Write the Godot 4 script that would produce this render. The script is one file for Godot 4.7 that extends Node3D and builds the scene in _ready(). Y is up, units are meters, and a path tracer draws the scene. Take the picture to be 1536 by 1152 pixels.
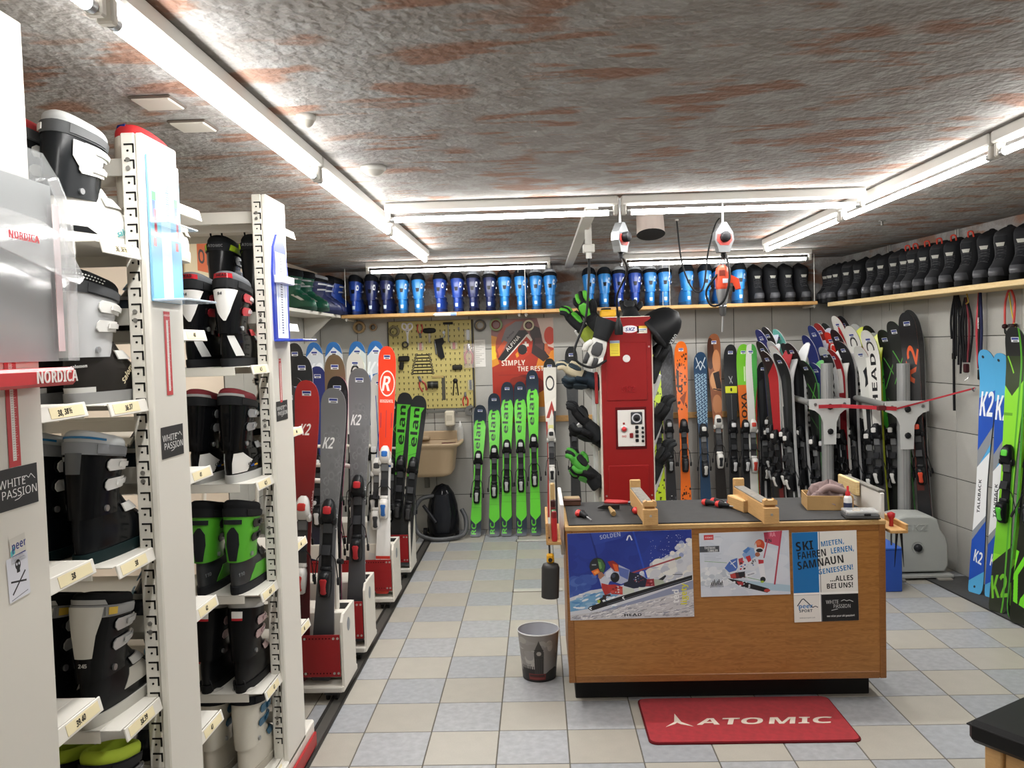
extends Node3D
# Ski rental workshop. Metres, y up; the camera stands at x = 0, z = 0 and looks along -z.
const FPX := 1262.5
const EYE := Vector3(0, 1.694, 0)
const REAR := -7.736
const CEIL := 2.42
const LEFT := -2.0
const RACK := -1.0
var cb := Basis.from_euler(Vector3(-0.044749, 0.031018, -0.02824))
var mats := {}
var shared := {}
var taken := {}
var rng := RandomNumberGenerator.new()


class MB:
	var v := PackedVector3Array()
	var n := PackedVector3Array()
	var uv := PackedVector2Array()
	var ix := PackedInt32Array()
	func face(pts: Array, out: Vector3) -> void:
		var nn: Vector3 = (pts[1] - pts[0]).cross(pts[2] - pts[0])
		if nn.length_squared() < 1e-18 and pts.size() > 3: nn = (pts[2] - pts[0]).cross(pts[3] - pts[0])
		var flip := nn.dot(out) > 0
		nn = nn.normalized()
		if not flip: nn = -nn
		var b := v.size()
		for p in pts:
			v.append(p); n.append(nn); uv.append(Vector2.ZERO)
		for i in range(1, pts.size() - 1):
			if flip: ix.append_array([b, b + i + 1, b + i])
			else: ix.append_array([b, b + i, b + i + 1])
	# rows of points, smooth; outward is away from the rows' centres, or along out when given
	func grid(rows: Array, closed: bool, out = null, uvs = null) -> void:
		var m: int = rows[0].size()
		var b := v.size()
		var nr := rows.size()
		var nn := PackedVector3Array()
		nn.resize(nr * m)
		var sgn := 0.0
		for r in nr:
			var c := Vector3.ZERO
			for p in rows[r]: c += p
			c /= m
			for k in m:
				v.append(rows[r][k])
				uv.append(uvs[r][k] if uvs else Vector2.ZERO)
			if r + 1 == nr: continue
			for k in (m if closed else m - 1):
				var k2 := (k + 1) % m
				var a: Vector3 = rows[r][k]
				var d1: Vector3 = rows[r + 1][k2] - a
				var d2: Vector3 = rows[r + 1][k] - rows[r][k2]
				var f := d1.cross(d2)
				for q in [r * m + k, r * m + k2, (r + 1) * m + k, (r + 1) * m + k2]: nn[q] += f
				sgn += f.dot(out if out != null else a - c)
		var s := 1.0 if sgn >= 0 else -1.0
		for q in nn: n.append((q * s).normalized() if q.length_squared() > 1e-24 else Vector3.UP)
		for r in nr - 1:
			for k in (m if closed else m - 1):
				var k2 := (k + 1) % m
				var a := b + r * m + k
				var bb := b + r * m + k2
				var c2 := b + (r + 1) * m + k2
				var d := b + (r + 1) * m + k
				if s > 0: ix.append_array([a, c2, bb, a, d, c2])
				else: ix.append_array([a, bb, c2, a, c2, d])
	func box(size: Vector3, at := Vector3.ZERO, bs := Basis.IDENTITY, c := 0.002) -> void:
		var h := size / 2
		c = minf(c, minf(h.x, minf(h.y, h.z)) * 0.9)
		var g := func(s: Vector3, k: int) -> Vector3:
			var p := Vector3(s.x * (h.x - c), s.y * (h.y - c), s.z * (h.z - c))
			p[k] = s[k] * h[k]
			return at + bs * p
		for k in 3:
			var k1 := (k + 1) % 3
			var k2 := (k + 2) % 3
			for sg in [-1.0, 1.0]:
				var pts := []
				for q in [[-1, -1], [1, -1], [1, 1], [-1, 1]]:
					var s := Vector3.ZERO
					s[k] = sg; s[k1] = q[0]; s[k2] = q[1]
					pts.append(g.call(s, k))
				var o := Vector3.ZERO
				o[k] = sg
				face(pts, bs * o)
			for s1 in [-1.0, 1.0]:
				for s2 in [-1.0, 1.0]:
					var a := Vector3.ZERO
					a[k] = -1; a[k1] = s1; a[k2] = s2
					var b := a
					b[k] = 1
					var o2 := Vector3.ZERO
					o2[k1] = s1; o2[k2] = s2
					face([g.call(a, k1), g.call(a, k2), g.call(b, k2), g.call(b, k1)], bs * o2)
		for sx in [-1.0, 1.0]:
			for sy in [-1.0, 1.0]:
				for sz in [-1.0, 1.0]:
					var s := Vector3(sx, sy, sz)
					face([g.call(s, 0), g.call(s, 1), g.call(s, 2)], bs * s)
	func loft(rows: Array, cap0 := true, cap1 := true) -> void:
		grid(rows, true)
		var last: int = rows.size() - 1
		var c0 := Vector3.ZERO
		var c1 := Vector3.ZERO
		for p in rows[0]: c0 += p
		for p in rows[last]: c1 += p
		c0 /= rows[0].size()
		c1 /= rows[0].size()
		if cap0: face(Array(rows[0]), c0 - c1)
		if cap1: face(Array(rows[last]), c1 - c0)
	func tube(pts: Array, r, k := 8) -> void:
		var rows := []
		var up := Vector3.ZERO
		for i in pts.size():
			var d: Vector3 = (pts[min(i + 1, pts.size() - 1)] - pts[max(i - 1, 0)]).normalized()
			if i == 0: up = d.cross(Vector3.UP if abs(d.y) < 0.9 else Vector3.RIGHT).normalized()
			else: up = (up - d * up.dot(d)).normalized()
			var sd := d.cross(up)
			var rr: float = r[i] if r is Array else r
			var row := PackedVector3Array()
			for q in k:
				var a := TAU * q / k
				row.append(pts[i] + (up * cos(a) + sd * sin(a)) * rr)
			rows.append(row)
		loft(rows)
	# profile: [radius, y] pairs, null breaks the smoothing
	func lathe(prof: Array, k := 24, at := Vector3.ZERO, bs := Basis.IDENTITY) -> void:
		var rows := []
		var prev = null
		for p in prof + [null]:
			if p == null:
				if rows.size() > 1: grid(rows, true)
				rows = []
				if prev != null: rows.append(ring(prev, k, at, bs))
				continue
			rows.append(ring(p, k, at, bs))
			prev = p
	func ring(p, k: int, at: Vector3, bs: Basis) -> PackedVector3Array:
		var row := PackedVector3Array()
		for q in k:
			var a := TAU * q / k
			row.append(at + bs * Vector3(p[0] * cos(a), p[1], p[0] * sin(a)))
		return row
	func prism(poly: PackedVector2Array, d: float, at := Vector3.ZERO, bs := Basis.IDENTITY) -> void:
		var t := Geometry2D.triangulate_polygon(poly)
		for i in range(0, t.size(), 3):
			for s in [-0.5, 0.5]:
				var f := []
				for j in 3:
					var p := poly[t[i + j]]
					f.append(at + bs * Vector3(p.x, p.y, d * s))
				face(f, bs * Vector3(0, 0, s))
		var ccw := not Geometry2D.is_polygon_clockwise(poly)
		for i in poly.size():
			var a := poly[i]
			var b := poly[(i + 1) % poly.size()]
			var o := Vector3(b.y - a.y, a.x - b.x, 0)
			if not ccw: o = -o
			face([at + bs * Vector3(a.x, a.y, -d / 2), at + bs * Vector3(b.x, b.y, -d / 2), at + bs * Vector3(b.x, b.y, d / 2), at + bs * Vector3(a.x, a.y, d / 2)], bs * o)
	func mesh() -> ArrayMesh:
		var a := []
		a.resize(Mesh.ARRAY_MAX)
		a[Mesh.ARRAY_VERTEX] = v
		a[Mesh.ARRAY_NORMAL] = n
		a[Mesh.ARRAY_TEX_UV] = uv
		a[Mesh.ARRAY_INDEX] = ix
		var m := ArrayMesh.new()
		m.add_surface_from_arrays(Mesh.PRIMITIVE_TRIANGLES, a)
		return m


# A small picture to print flat artwork on; x and y run 0..1 across the sheet, y downwards.
class Sheet:
	var im: Image
	var w: int
	var h: int
	func _init(ww: int, hh: int, c) -> void:
		w = ww; h = hh
		im = Image.create(w, h, false, Image.FORMAT_RGBA8)
		im.fill(Color(c))
	func rect(x0: float, y0: float, x1: float, y1: float, c) -> void:
		im.fill_rect(Rect2i(int(x0 * w), int(y0 * h), max(1, int(x1 * w) - int(x0 * w)), max(1, int(y1 * h) - int(y0 * h))), Color(c))
	func poly(pts: Array, c) -> void:
		var q := PackedVector2Array()
		for i in range(0, pts.size(), 2): q.append(Vector2(pts[i] * w, pts[i + 1] * h))
		fill(q, Color(c))
	func fill(q: PackedVector2Array, c: Color) -> void:
		var lo := 1e9
		var hi := -1e9
		for p in q:
			lo = minf(lo, p.y); hi = maxf(hi, p.y)
		for y in range(max(0, int(lo)), min(h, int(hi) + 1)):
			var xs := []
			for i in q.size():
				var a := q[i]
				var b := q[(i + 1) % q.size()]
				if (a.y <= y + 0.5) != (b.y <= y + 0.5): xs.append(a.x + (y + 0.5 - a.y) / (b.y - a.y) * (b.x - a.x))
			xs.sort()
			for i in range(0, xs.size() - 1, 2):
				var x0 := int(round(xs[i]))
				var x1 := int(round(xs[i + 1]))
				if x1 > x0: im.fill_rect(Rect2i(x0, y, x1 - x0, 1), c)
	func line(x0: float, y0: float, x1: float, y1: float, t: float, c) -> void:
		var a := Vector2(x0 * w, y0 * h)
		var b := Vector2(x1 * w, y1 * h)
		var s: Vector2 = (b - a).orthogonal().normalized() * maxf(0.6, t * w / 2)
		fill(PackedVector2Array([a + s, b + s, b - s, a - s]), Color(c))
	func disc(x: float, y: float, rx: float, ry: float, c, turn := 0.0) -> void:
		var q := PackedVector2Array()
		for i in 28: q.append(Vector2(x * w, y * h) + Vector2(cos(TAU * i / 28) * rx * w, sin(TAU * i / 28) * ry * h).rotated(turn))
		fill(q, Color(c))
	# centred on x, y; size is the letter height as a share of the sheet's height; wide stretches
	func text(s: String, x: float, y: float, size: float, c, turn := 0.0, wide := 1.0, bold := true, slant := 0.0) -> void:
		var t := TextMesh.new()
		var f := SystemFont.new()
		f.font_names = PackedStringArray(["Droid Sans"])
		f.font_weight = 700 if bold else 400
		t.font = f
		t.text = s
		t.font_size = 64
		t.depth = 0.0
		t.curve_step = 2.0
		var px := size * h / (64.0 * 0.714)
		t.pixel_size = 1.0
		var a := t.get_mesh_arrays()
		if a.is_empty() or a[0] == null: return
		var vv: PackedVector3Array = a[Mesh.ARRAY_VERTEX]
		var ii = a[Mesh.ARRAY_INDEX]
		var nn: PackedVector3Array = a[Mesh.ARRAY_NORMAL]
		var lo := Vector2(1e9, 1e9)
		var hi := -lo
		for p in vv:
			lo = lo.min(Vector2(p.x, p.y)); hi = hi.max(Vector2(p.x, p.y))
		var mid := (lo + hi) / 2
		var count: int = ii.size() if ii != null and ii.size() > 0 else vv.size()
		for i in range(0, count, 3):
			var q := PackedVector2Array()
			var ok := true
			for j in 3:
				var k: int = ii[i + j] if ii != null and ii.size() > 0 else i + j
				if nn[k].z < 0.5: ok = false
				var p := Vector2(vv[k].x - mid.x, vv[k].y - mid.y)
				q.append(Vector2(x * w, y * h) + Vector2((p.x + p.y * slant) * px * wide, -p.y * px).rotated(turn))
			if ok: fill(q, Color(c))
	func tex() -> ImageTexture:
		return ImageTexture.create_from_image(im)


func ray(px: float, py: float) -> Vector3:
	return cb * Vector3((px - 768.0) / FPX, (576.0 - py) / FPX, -1.0)
func on_z(px: float, py: float, z: float) -> Vector3:
	var r := ray(px, py)
	return EYE + r * (z / r.z)
func on_y(px: float, py: float, y: float) -> Vector3:
	var r := ray(px, py)
	return EYE + r * ((y - EYE.y) / r.y)
func on_x(px: float, py: float, x: float) -> Vector3:
	var r := ray(px, py)
	return EYE + r * (x / r.x)
# the right wall runs slightly askew: s metres from the rear corner, d metres off the wall
const WALL_DIR := Vector3(0.0951, 0, 0.99547)
const WALL_IN := Vector3(-0.99547, 0, 0.0951)
const CORNER := Vector3(2.775, 0, REAR)
func on_wall(s: float, y: float, d := 0.0) -> Vector3:
	return CORNER + WALL_DIR * s + WALL_IN * d + Vector3(0, y, 0)
func wall_px(px: float, py: float, d := 0.0) -> Vector3:
	var r := ray(px, py)
	var o := CORNER + WALL_IN * d
	return EYE + r * ((o - EYE).dot(WALL_IN) / r.dot(WALL_IN))

func mat(c, rough := 0.6, metal := 0.0, coat := 0.0) -> StandardMaterial3D:
	var key := "%s|%.2f|%.2f|%.2f" % [Color(c).to_html(), rough, metal, coat]
	if mats.has(key): return mats[key]
	var m := StandardMaterial3D.new()
	m.albedo_color = Color(c)
	m.roughness = rough
	m.metallic = metal
	if metal == 0.0 and Color(c).get_luminance() < 0.17: m.metallic_specular = 0.3   # black plastics and cloth
	if coat > 0:
		m.clearcoat_enabled = true
		m.clearcoat = coat
		m.clearcoat_roughness = 0.1
	mats[key] = m
	return m
func glass(c, alpha: float, rough := 0.05) -> StandardMaterial3D:
	var m := StandardMaterial3D.new()
	m.albedo_color = Color(Color(c), alpha)
	m.transparency = BaseMaterial3D.TRANSPARENCY_ALPHA
	m.roughness = rough
	return m
func printed(sh: Sheet, rough := 0.5) -> StandardMaterial3D:
	var m := StandardMaterial3D.new()
	m.albedo_texture = sh.tex()
	m.roughness = rough
	m.texture_repeat = false
	return m
func numbered(called: String) -> String:
	taken[called] = taken.get(called, -1) + 1
	return called if taken[called] == 0 else "%s_%03d" % [called, taken[called]]
func thing(called: String, label: String, category: String, at := Vector3.ZERO, bs := Basis.IDENTITY, group := "") -> Node3D:
	var o := Node3D.new()
	o.name = numbered(called)
	add_child(o)
	o.transform = Transform3D(bs, at)
	o.set_meta("label", label)
	o.set_meta("category", category)
	if group: o.set_meta("group", group)
	return o
func copy_of(src: Node3D, label: String, at: Vector3, bs: Basis) -> Node3D:
	var o: Node3D = src.duplicate()
	o.name = numbered(String(src.name).rstrip("0123456789").trim_suffix("_") if String(src.name).right(3).is_valid_int() else String(src.name))
	add_child(o)
	o.transform = Transform3D(bs, at)
	o.set_meta("label", label)
	return o
func part(parent: Node, called: String, mesh: Mesh, m: Material, at := Vector3.ZERO, bs := Basis.IDENTITY) -> MeshInstance3D:
	var o := MeshInstance3D.new()
	o.name = called
	o.mesh = mesh
	o.material_override = m
	o.transform = Transform3D(bs, at)
	parent.add_child(o, true)
	return o
func structure(called: String, mesh: Mesh, m: Material, at := Vector3.ZERO, bs := Basis.IDENTITY) -> MeshInstance3D:
	var o := part(self, called, mesh, m, at, bs)
	o.set_meta("kind", "structure")
	return o
func cbox(x: float, y: float, z: float, c := 0.002) -> ArrayMesh:
	var key := "b%.4f,%.4f,%.4f,%.4f" % [x, y, z, c]
	if not shared.has(key):
		var b := MB.new()
		b.box(Vector3(x, y, z), Vector3.ZERO, Basis.IDENTITY, c)
		shared[key] = b.mesh()
	return shared[key]
func rod(a: Vector3, b: Vector3, r: float, k := 10) -> ArrayMesh:
	var m := MB.new()
	m.tube([a, b], r, k)
	return m.mesh()
func pipe(pts: Array, r, k := 8) -> ArrayMesh:
	var m := MB.new()
	m.tube(pts, r, k)
	return m.mesh()
func turned(prof: Array, k := 24) -> ArrayMesh:
	var m := MB.new()
	m.lathe(prof, k)
	return m.mesh()
func plate(poly: Array, d: float) -> ArrayMesh:
	var q := PackedVector2Array()
	for i in range(0, poly.size(), 2): q.append(Vector2(poly[i], poly[i + 1]))
	var m := MB.new()
	m.prism(q, d)
	return m.mesh()
# a flat printed sheet in the xy plane with real thickness: the print on the front face, plain sides
func sheet_mesh(w: float, h: float) -> ArrayMesh:
	var key := "s%.4f,%.4f" % [w, h]
	if not shared.has(key):
		var m := MB.new()
		m.grid([[Vector3(-w / 2, h / 2, 0), Vector3(w / 2, h / 2, 0)], [Vector3(-w / 2, -h / 2, 0), Vector3(w / 2, -h / 2, 0)]], false, Vector3(0, 0, 1), [[Vector2(0, 0), Vector2(1, 0)], [Vector2(0, 1), Vector2(1, 1)]])
		shared[key] = m.mesh()
	return shared[key]
func letters(s: String, h: float, d := 0.001, serif := false) -> TextMesh:
	var t := TextMesh.new()
	var f := SystemFont.new()
	f.font_names = PackedStringArray(["Droid Serif" if serif else "Droid Sans"])
	f.font_weight = 700
	t.font = f
	t.text = s
	t.font_size = 32
	t.curve_step = 3.0
	t.pixel_size = h / (32.0 * 0.714)
	t.depth = d
	return t
func smooth_path(pts: Array, n := 6) -> Array:
	var c := Curve3D.new()
	for i in pts.size():
		var t: Vector3 = (pts[min(i + 1, pts.size() - 1)] - pts[max(i - 1, 0)]) / 6.0
		c.add_point(pts[i], -t, t)
	var out := []
	for i in pts.size() - 1:
		for k in n: out.append(c.sample(i, float(k) / n))
	out.append(pts[-1])
	return out
func facing(normal: Vector3, up := Vector3.UP) -> Basis:
	var z := normal.normalized()
	var x := up.cross(z).normalized()
	return Basis(x, z.cross(x).normalized(), z)
func turn_y(deg: float) -> Basis:
	return Basis(Vector3.UP, deg_to_rad(deg))


func _ready() -> void:
	rng.seed = 71
	var cam := Camera3D.new()
	cam.name = "camera"
	cam.fov = 49.05
	cam.transform = Transform3D(cb, EYE)
	cam.near = 0.05
	add_child(cam)
	cam.current = true
	var we := WorldEnvironment.new()
	we.name = "environment"
	var e := Environment.new()
	e.background_mode = Environment.BG_COLOR
	e.background_color = Color(0.02, 0.02, 0.02)
	e.tonemap_mode = Environment.TONE_MAPPER_LINEAR
	e.tonemap_exposure = 0.92
	e.sdfgi_enabled = true
	e.ssao_enabled = true
	e.ssil_enabled = true
	we.environment = e
	add_child(we)
	build_lights()
	build_room()
	build_boot_racks()
	build_trolleys()
	build_rear_wall()
	build_shelf_boots()
	build_wall_skis()
	build_ski_stand()
	build_machine()
	build_workbench()
	build_floor_things()
	build_right_wall()
	build_ceiling_things()


# ---------- light ----------
const TUBE_GLOW := 42.0
const TUBE_LIGHT := 0.8
func tube_light(label: String, a: Vector3, b: Vector3) -> void:
	var len := (b - a).length()
	var mid := (a + b) / 2
	var o := thing("fluorescent_light", label, "light", Vector3(mid.x, CEIL, mid.z), Basis.IDENTITY if abs(a.x - b.x) > 0.5 else turn_y(90), "fluorescent tubes on the ceiling")
	var white := mat("e6e4de", 0.45)
	part(o, "batten", cbox(len - 0.006, 0.045, 0.055, 0.006), white, Vector3(0, -0.0235, 0))
	for s in [-1.0, 1.0]:
		part(o, "tube_holder", cbox(0.022, 0.05, 0.034, 0.004), mat("d9d7d0", 0.4), Vector3(s * (len / 2 - 0.016), -0.07, 0))
		part(o, "tube_cap", rod(Vector3(s * (len / 2 - 0.03), -0.082, 0), Vector3(s * (len / 2 - 0.05), -0.082, 0), 0.0135, 14), mat("b9bbbd", 0.35, 0.8))
	var glow := StandardMaterial3D.new()
	glow.albedo_color = Color("ffffff")
	glow.emission_enabled = true
	glow.emission = Color("fffdfa")
	glow.emission_energy_multiplier = TUBE_GLOW
	part(o, "tube", rod(Vector3(-len / 2 + 0.05, -0.082, 0), Vector3(len / 2 - 0.05, -0.082, 0), 0.013, 14), glow)
	var l := AreaLight3D.new()
	l.name = "tube_light"
	l.area_size = Vector2(len - 0.1, 0.05)
	l.light_energy = TUBE_LIGHT * len
	l.light_color = Color("fffdfa")
	l.area_range = 14.0
	l.area_attenuation = 2.0
	l.shadow_enabled = true
	l.transform = Transform3D(Basis(Vector3.RIGHT, -PI / 2), Vector3(0, -0.099, 0))
	o.add_child(l)
func build_lights() -> void:
	var z0 := -0.05
	for k in 4:
		var z := z0 - 1.54 * k
		tube_light(["ceiling fluorescent tube at the entrance above the boot racks", "ceiling fluorescent tube above the aisle between the first two boot racks", "ceiling fluorescent tube above the second boot rack and ski trolleys", "ceiling fluorescent tube above the green skis trolley, ending near the pegboard"][k], Vector3(-0.8, 0, z), Vector3(-0.8, 0, z - 1.53))
	for k in 3:
		var z := -1.59 - 1.545 * k
		tube_light(["ceiling fluorescent tube over the black bench", "ceiling fluorescent tube over the blue and white wall skis", "ceiling fluorescent tube over the grey grinder and ski stand"][k], Vector3(1.68, 0, z), Vector3(1.68, 0, z - 1.535))
	tube_light("crosswise ceiling fluorescent tube between the boot racks and tool balancer", Vector3(-0.74, 0, -4.2), Vector3(0.42, 0, -4.2))
	tube_light("crosswise ceiling fluorescent tube above the workbench and hanging drill", Vector3(0.43, 0, -4.2), Vector3(1.62, 0, -4.2))
	tube_light("fluorescent tube above the blue boots over the pegboard", Vector3(-1.4, 0, -6.95), Vector3(0.13, 0, -6.95))
	tube_light("fluorescent tube above the blue and black boots beside the corner", Vector3(0.72, 0, -6.95), Vector3(2.25, 0, -6.95))


# ---------- shell of the room ----------
func noise_bytes(w: int, h: int, freq: float, oct: int, sd: int) -> PackedByteArray:
	var f := FastNoiseLite.new()
	f.seed = sd
	f.noise_type = FastNoiseLite.TYPE_SIMPLEX_SMOOTH
	f.frequency = freq
	f.fractal_octaves = oct
	var im := f.get_seamless_image(w, h, false, false, 0.12)
	im.convert(Image.FORMAT_L8)
	return im.get_data()
func stretched(w: int, h: int, sx: int, freq: float, oct: int, sd: int) -> PackedByteArray:
	var f := FastNoiseLite.new()
	f.seed = sd
	f.noise_type = FastNoiseLite.TYPE_SIMPLEX_SMOOTH
	f.frequency = freq
	f.fractal_octaves = oct
	var im := f.get_seamless_image(w / sx, h, false, false, 0.12)
	im.convert(Image.FORMAT_L8)
	im.resize(w, h, Image.INTERPOLATE_CUBIC)
	return im.get_data()
func mix_image(w: int, h: int, pick: Callable) -> ImageTexture:
	var d := PackedByteArray()
	d.resize(w * h * 3)
	for i in w * h:
		var c: Color = pick.call(i)
		d[i * 3] = clampi(int(c.r * 255), 0, 255)
		d[i * 3 + 1] = clampi(int(c.g * 255), 0, 255)
		d[i * 3 + 2] = clampi(int(c.b * 255), 0, 255)
	return ImageTexture.create_from_image(Image.create_from_data(w, h, false, Image.FORMAT_RGB8, d))
func bump_tex(side: int, freq: float, oct: int, sd: int, depth: float) -> ImageTexture:
	var f := FastNoiseLite.new()
	f.seed = sd
	f.frequency = freq
	f.fractal_octaves = oct
	var im := f.get_seamless_image(side, side, false, false, 0.1)
	im.convert(Image.FORMAT_RGBA8)
	im.bump_map_to_normal_map(depth)
	return ImageTexture.create_from_image(im)
func triplanar(m: StandardMaterial3D, scale: float) -> StandardMaterial3D:
	m.uv1_triplanar = true
	m.uv1_world_triplanar = true
	m.uv1_scale = Vector3.ONE * scale
	return m
func speckled(c, amount: float, sd: int, rough: float, scale := 1.6) -> StandardMaterial3D:
	var base := Color(c)
	var a := noise_bytes(256, 256, 0.35, 2, sd)
	var b := noise_bytes(256, 256, 0.02, 3, sd + 5)
	var m := StandardMaterial3D.new()
	m.albedo_texture = mix_image(256, 256, func(i): return base * (1.0 + amount * ((a[i] - 128) / 128.0 + 0.6 * (b[i] - 128) / 128.0)))
	m.roughness = rough
	return triplanar(m, scale)
func plaster() -> StandardMaterial3D:
	var n := 1024
	var a := stretched(n, n, 3, 0.018, 3, 3)
	var b := stretched(n, n, 6, 0.05, 3, 9)
	var c := noise_bytes(n, n, 0.009, 2, 12)
	var d := noise_bytes(n, n, 0.14, 3, 20)
	var e := noise_bytes(n, n, 0.02, 3, 27)
	var grey := Color("918d89")
	var rust := Color("8a604b")
	var pale := Color("a4a3a1")
	var m := StandardMaterial3D.new()
	m.albedo_texture = mix_image(n, n, func(i):
		var s: float = smoothstep(134.0, 178.0, a[i] * 0.7 + b[i] * 0.4 + (d[i] - 128) * 0.1 - 4.0)
		s *= smoothstep(70.0, 150.0, c[i])
		var p: float = smoothstep(118.0, 170.0, e[i] + (b[i] - 128) * 0.3)
		return grey.lerp(pale, p * 0.7).lerp(rust, s * 0.8) * (0.96 + d[i] / 3200.0))
	m.roughness = 0.9
	m.normal_enabled = true
	m.normal_texture = bump_tex(2048, 0.04, 4, 8, 6.0)
	m.normal_scale = 0.55
	return triplanar(m, 0.3)
func build_room() -> void:
	var plain := plaster()
	var slab := mat("8a8984", 0.9)
	structure("ceiling", cbox(6.4, 0.12, 9.4, 0.001), plain, Vector3(0.8, CEIL + 0.06, -3.4))
	# floor: grouted bed with single tiles
	var fl := structure("floor", cbox(6.4, 0.12, 9.4, 0.001), mat("625e55", 0.9), Vector3(0.8, -0.0625, -3.4))
	var off := -fl.position
	var beige := [speckled("aba79d", 0.03, 31, 0.4), speckled("a5a197", 0.03, 32, 0.4)]
	var blue := [speckled("a1a3a6", 0.1, 33, 0.4, 4.0), speckled("9a9da1", 0.1, 34, 0.4, 4.0)]
	var rest := MB.new()
	for i in range(-4, 15):
		for j in range(-15, 15):
			var x := -0.812 + 0.3 * i
			var z := -(3.341 + 0.3 * j)
			if CORNER.x + 0.0955 * (z - REAR) < x: continue
			var at := Vector3(x + 0.15, -0.005, z - 0.15)
			if i >= -1 and j >= -3 and i < 13:
				var kind: Array = blue if posmod(i + j, 2) == 0 else beige
				part(fl, "tile", cbox(0.2945, 0.01, 0.2945, 0.0012), kind[posmod(i * 7 + j * 3, 5) % 2], at + off)
			else:
				rest.box(Vector3(0.2945, 0.01, 0.2945), at, Basis.IDENTITY, 0.0012)
	part(fl, "outer_tile_field", rest.mesh(), beige[0], off).set_meta("kind", "stuff")
	# rear wall
	var tile_mats := [speckled("abaaa4", 0.025, 41, 0.33, 1.1), speckled("a6a59f", 0.025, 42, 0.33, 1.1), speckled("b0afa9", 0.025, 43, 0.33, 1.1)]
	var tile := cbox(0.3395, 0.3295, 0.008, 0.0012)
	var wr := structure("wall_rear", cbox(5.6, 2.6, 0.12, 0.001), plain, Vector3(0.5, 1.25, REAR - 0.068))
	for c in range(0, 14):
		for r in 6:
			part(wr, "tile", tile, tile_mats[(c * 5 + r * 7) % 3], Vector3(LEFT + 0.1725 + 0.345 * c, 0.1675 + 0.335 * r, REAR - 0.004) - wr.position)
	part(wr, "grout", cbox(4.83, 2.01, 0.004, 0.0005), mat("393833", 0.9), Vector3(LEFT + 2.415, 1.005, REAR - 0.0062) - wr.position)
	# left wall
	var wl := structure("wall_left", cbox(0.12, 2.6, 9.2, 0.001), mat("d9c9b4", 0.85), Vector3(LEFT - 0.068, 1.25, -3.3))
	var side_tile := cbox(0.008, 0.3295, 0.3395, 0.0012)
	for c in 7:
		for r in 6:
			part(wl, "tile", side_tile, tile_mats[(c * 3 + r) % 3], Vector3(LEFT - 0.004, 0.1675 + 0.335 * r, REAR + 0.1725 + 0.345 * c) - wl.position)
	part(wl, "grout", cbox(0.004, 2.01, 2.415, 0.0005), mat("393833", 0.9), Vector3(LEFT - 0.0062, 1.005, REAR + 1.2075) - wl.position)
	# right wall, askew
	var ws := facing(WALL_IN)
	var wt := structure("wall_right", cbox(9.4, 2.6, 0.12, 0.001), plain, on_wall(4.5, 1.25, -0.068), ws)
	var inv := wt.transform.affine_inverse()
	for c in 14:
		for r in 6:
			part(wt, "tile", tile, tile_mats[(c * 5 + r * 2) % 3], inv * on_wall(0.185 + 0.345 * c, 0.1675 + 0.335 * r, -0.004))
	part(wt, "grout", cbox(4.83, 2.01, 0.004, 0.0005), mat("393833", 0.9), inv * on_wall(2.415, 1.005, -0.0062))
	structure("wall_front", cbox(6.4, 2.6, 0.12, 0.001), mat("cfcbc2", 0.85), Vector3(0.8, 1.25, 1.15))


# ---------- boots ----------
const SHELL := [[0.026, -0.086, 0.222, 0.046], [0.05, -0.091, 0.225, 0.05], [0.075, -0.092, 0.215, 0.051], [0.093, -0.091, 0.192, 0.0505], [0.115, -0.089, 0.158, 0.0485], [0.14, -0.085, 0.118, 0.046], [0.165, -0.08, 0.092, 0.044]]
const CUFF := [[0.122, -0.094, 0.09, 0.045], [0.16, -0.094, 0.083, 0.048], [0.2, -0.091, 0.086, 0.0525], [0.24, -0.089, 0.094, 0.058], [0.275, -0.084, 0.103, 0.0605], [0.3, -0.081, 0.11, 0.062], [0.335, -0.078, 0.116, 0.062]]
const SOFT := [[0.028, -0.098, 0.196, 0.05], [0.06, -0.102, 0.2, 0.055], [0.09, -0.102, 0.185, 0.056], [0.12, -0.1, 0.14, 0.054], [0.16, -0.097, 0.098, 0.054], [0.2, -0.095, 0.092, 0.058], [0.25, -0.094, 0.098, 0.063], [0.29, -0.09, 0.1, 0.063], [0.315, -0.078, 0.092, 0.055], [0.328, -0.05, 0.07, 0.036]]
func skin(tab: Array, deg: float, y: float, off := 0.0) -> Vector3:
	var i := 0
	while i < tab.size() - 2 and tab[i + 1][0] < y: i += 1
	var t: float = clampf((y - tab[i][0]) / (tab[i + 1][0] - tab[i][0]), 0.0, 1.0)
	var zb: float = lerpf(tab[i][1], tab[i + 1][1], t)
	var zf: float = lerpf(tab[i][2], tab[i + 1][2], t)
	var w: float = lerpf(tab[i][3], tab[i + 1][3], t) + off
	var a := deg_to_rad(deg)
	var s := sin(a)
	var c := cos(a)
	var rz := (zf - zb) / 2 + off
	var p := Vector3(signf(s) * pow(absf(s), 0.8) * w * (0.94 if tab != SOFT else 1.0), y, (zf + zb) / 2 + signf(c) * pow(absf(c), 0.86) * rz)
	if tab == SHELL: p.x *= 0.87 + 0.13 * c
	elif y > 0.2: p.y -= 0.022 * c * clampf((y - 0.2) / 0.1, 0.0, 1.0)
	return p
func skin_rows(tab: Array, ys: Array, off := 0.0, k := 30) -> Array:
	var rows := []
	for y in ys:
		var r := PackedVector3Array()
		for q in k: r.append(skin(tab, 360.0 * q / k, y, off))
		rows.append(r)
	return rows
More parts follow.
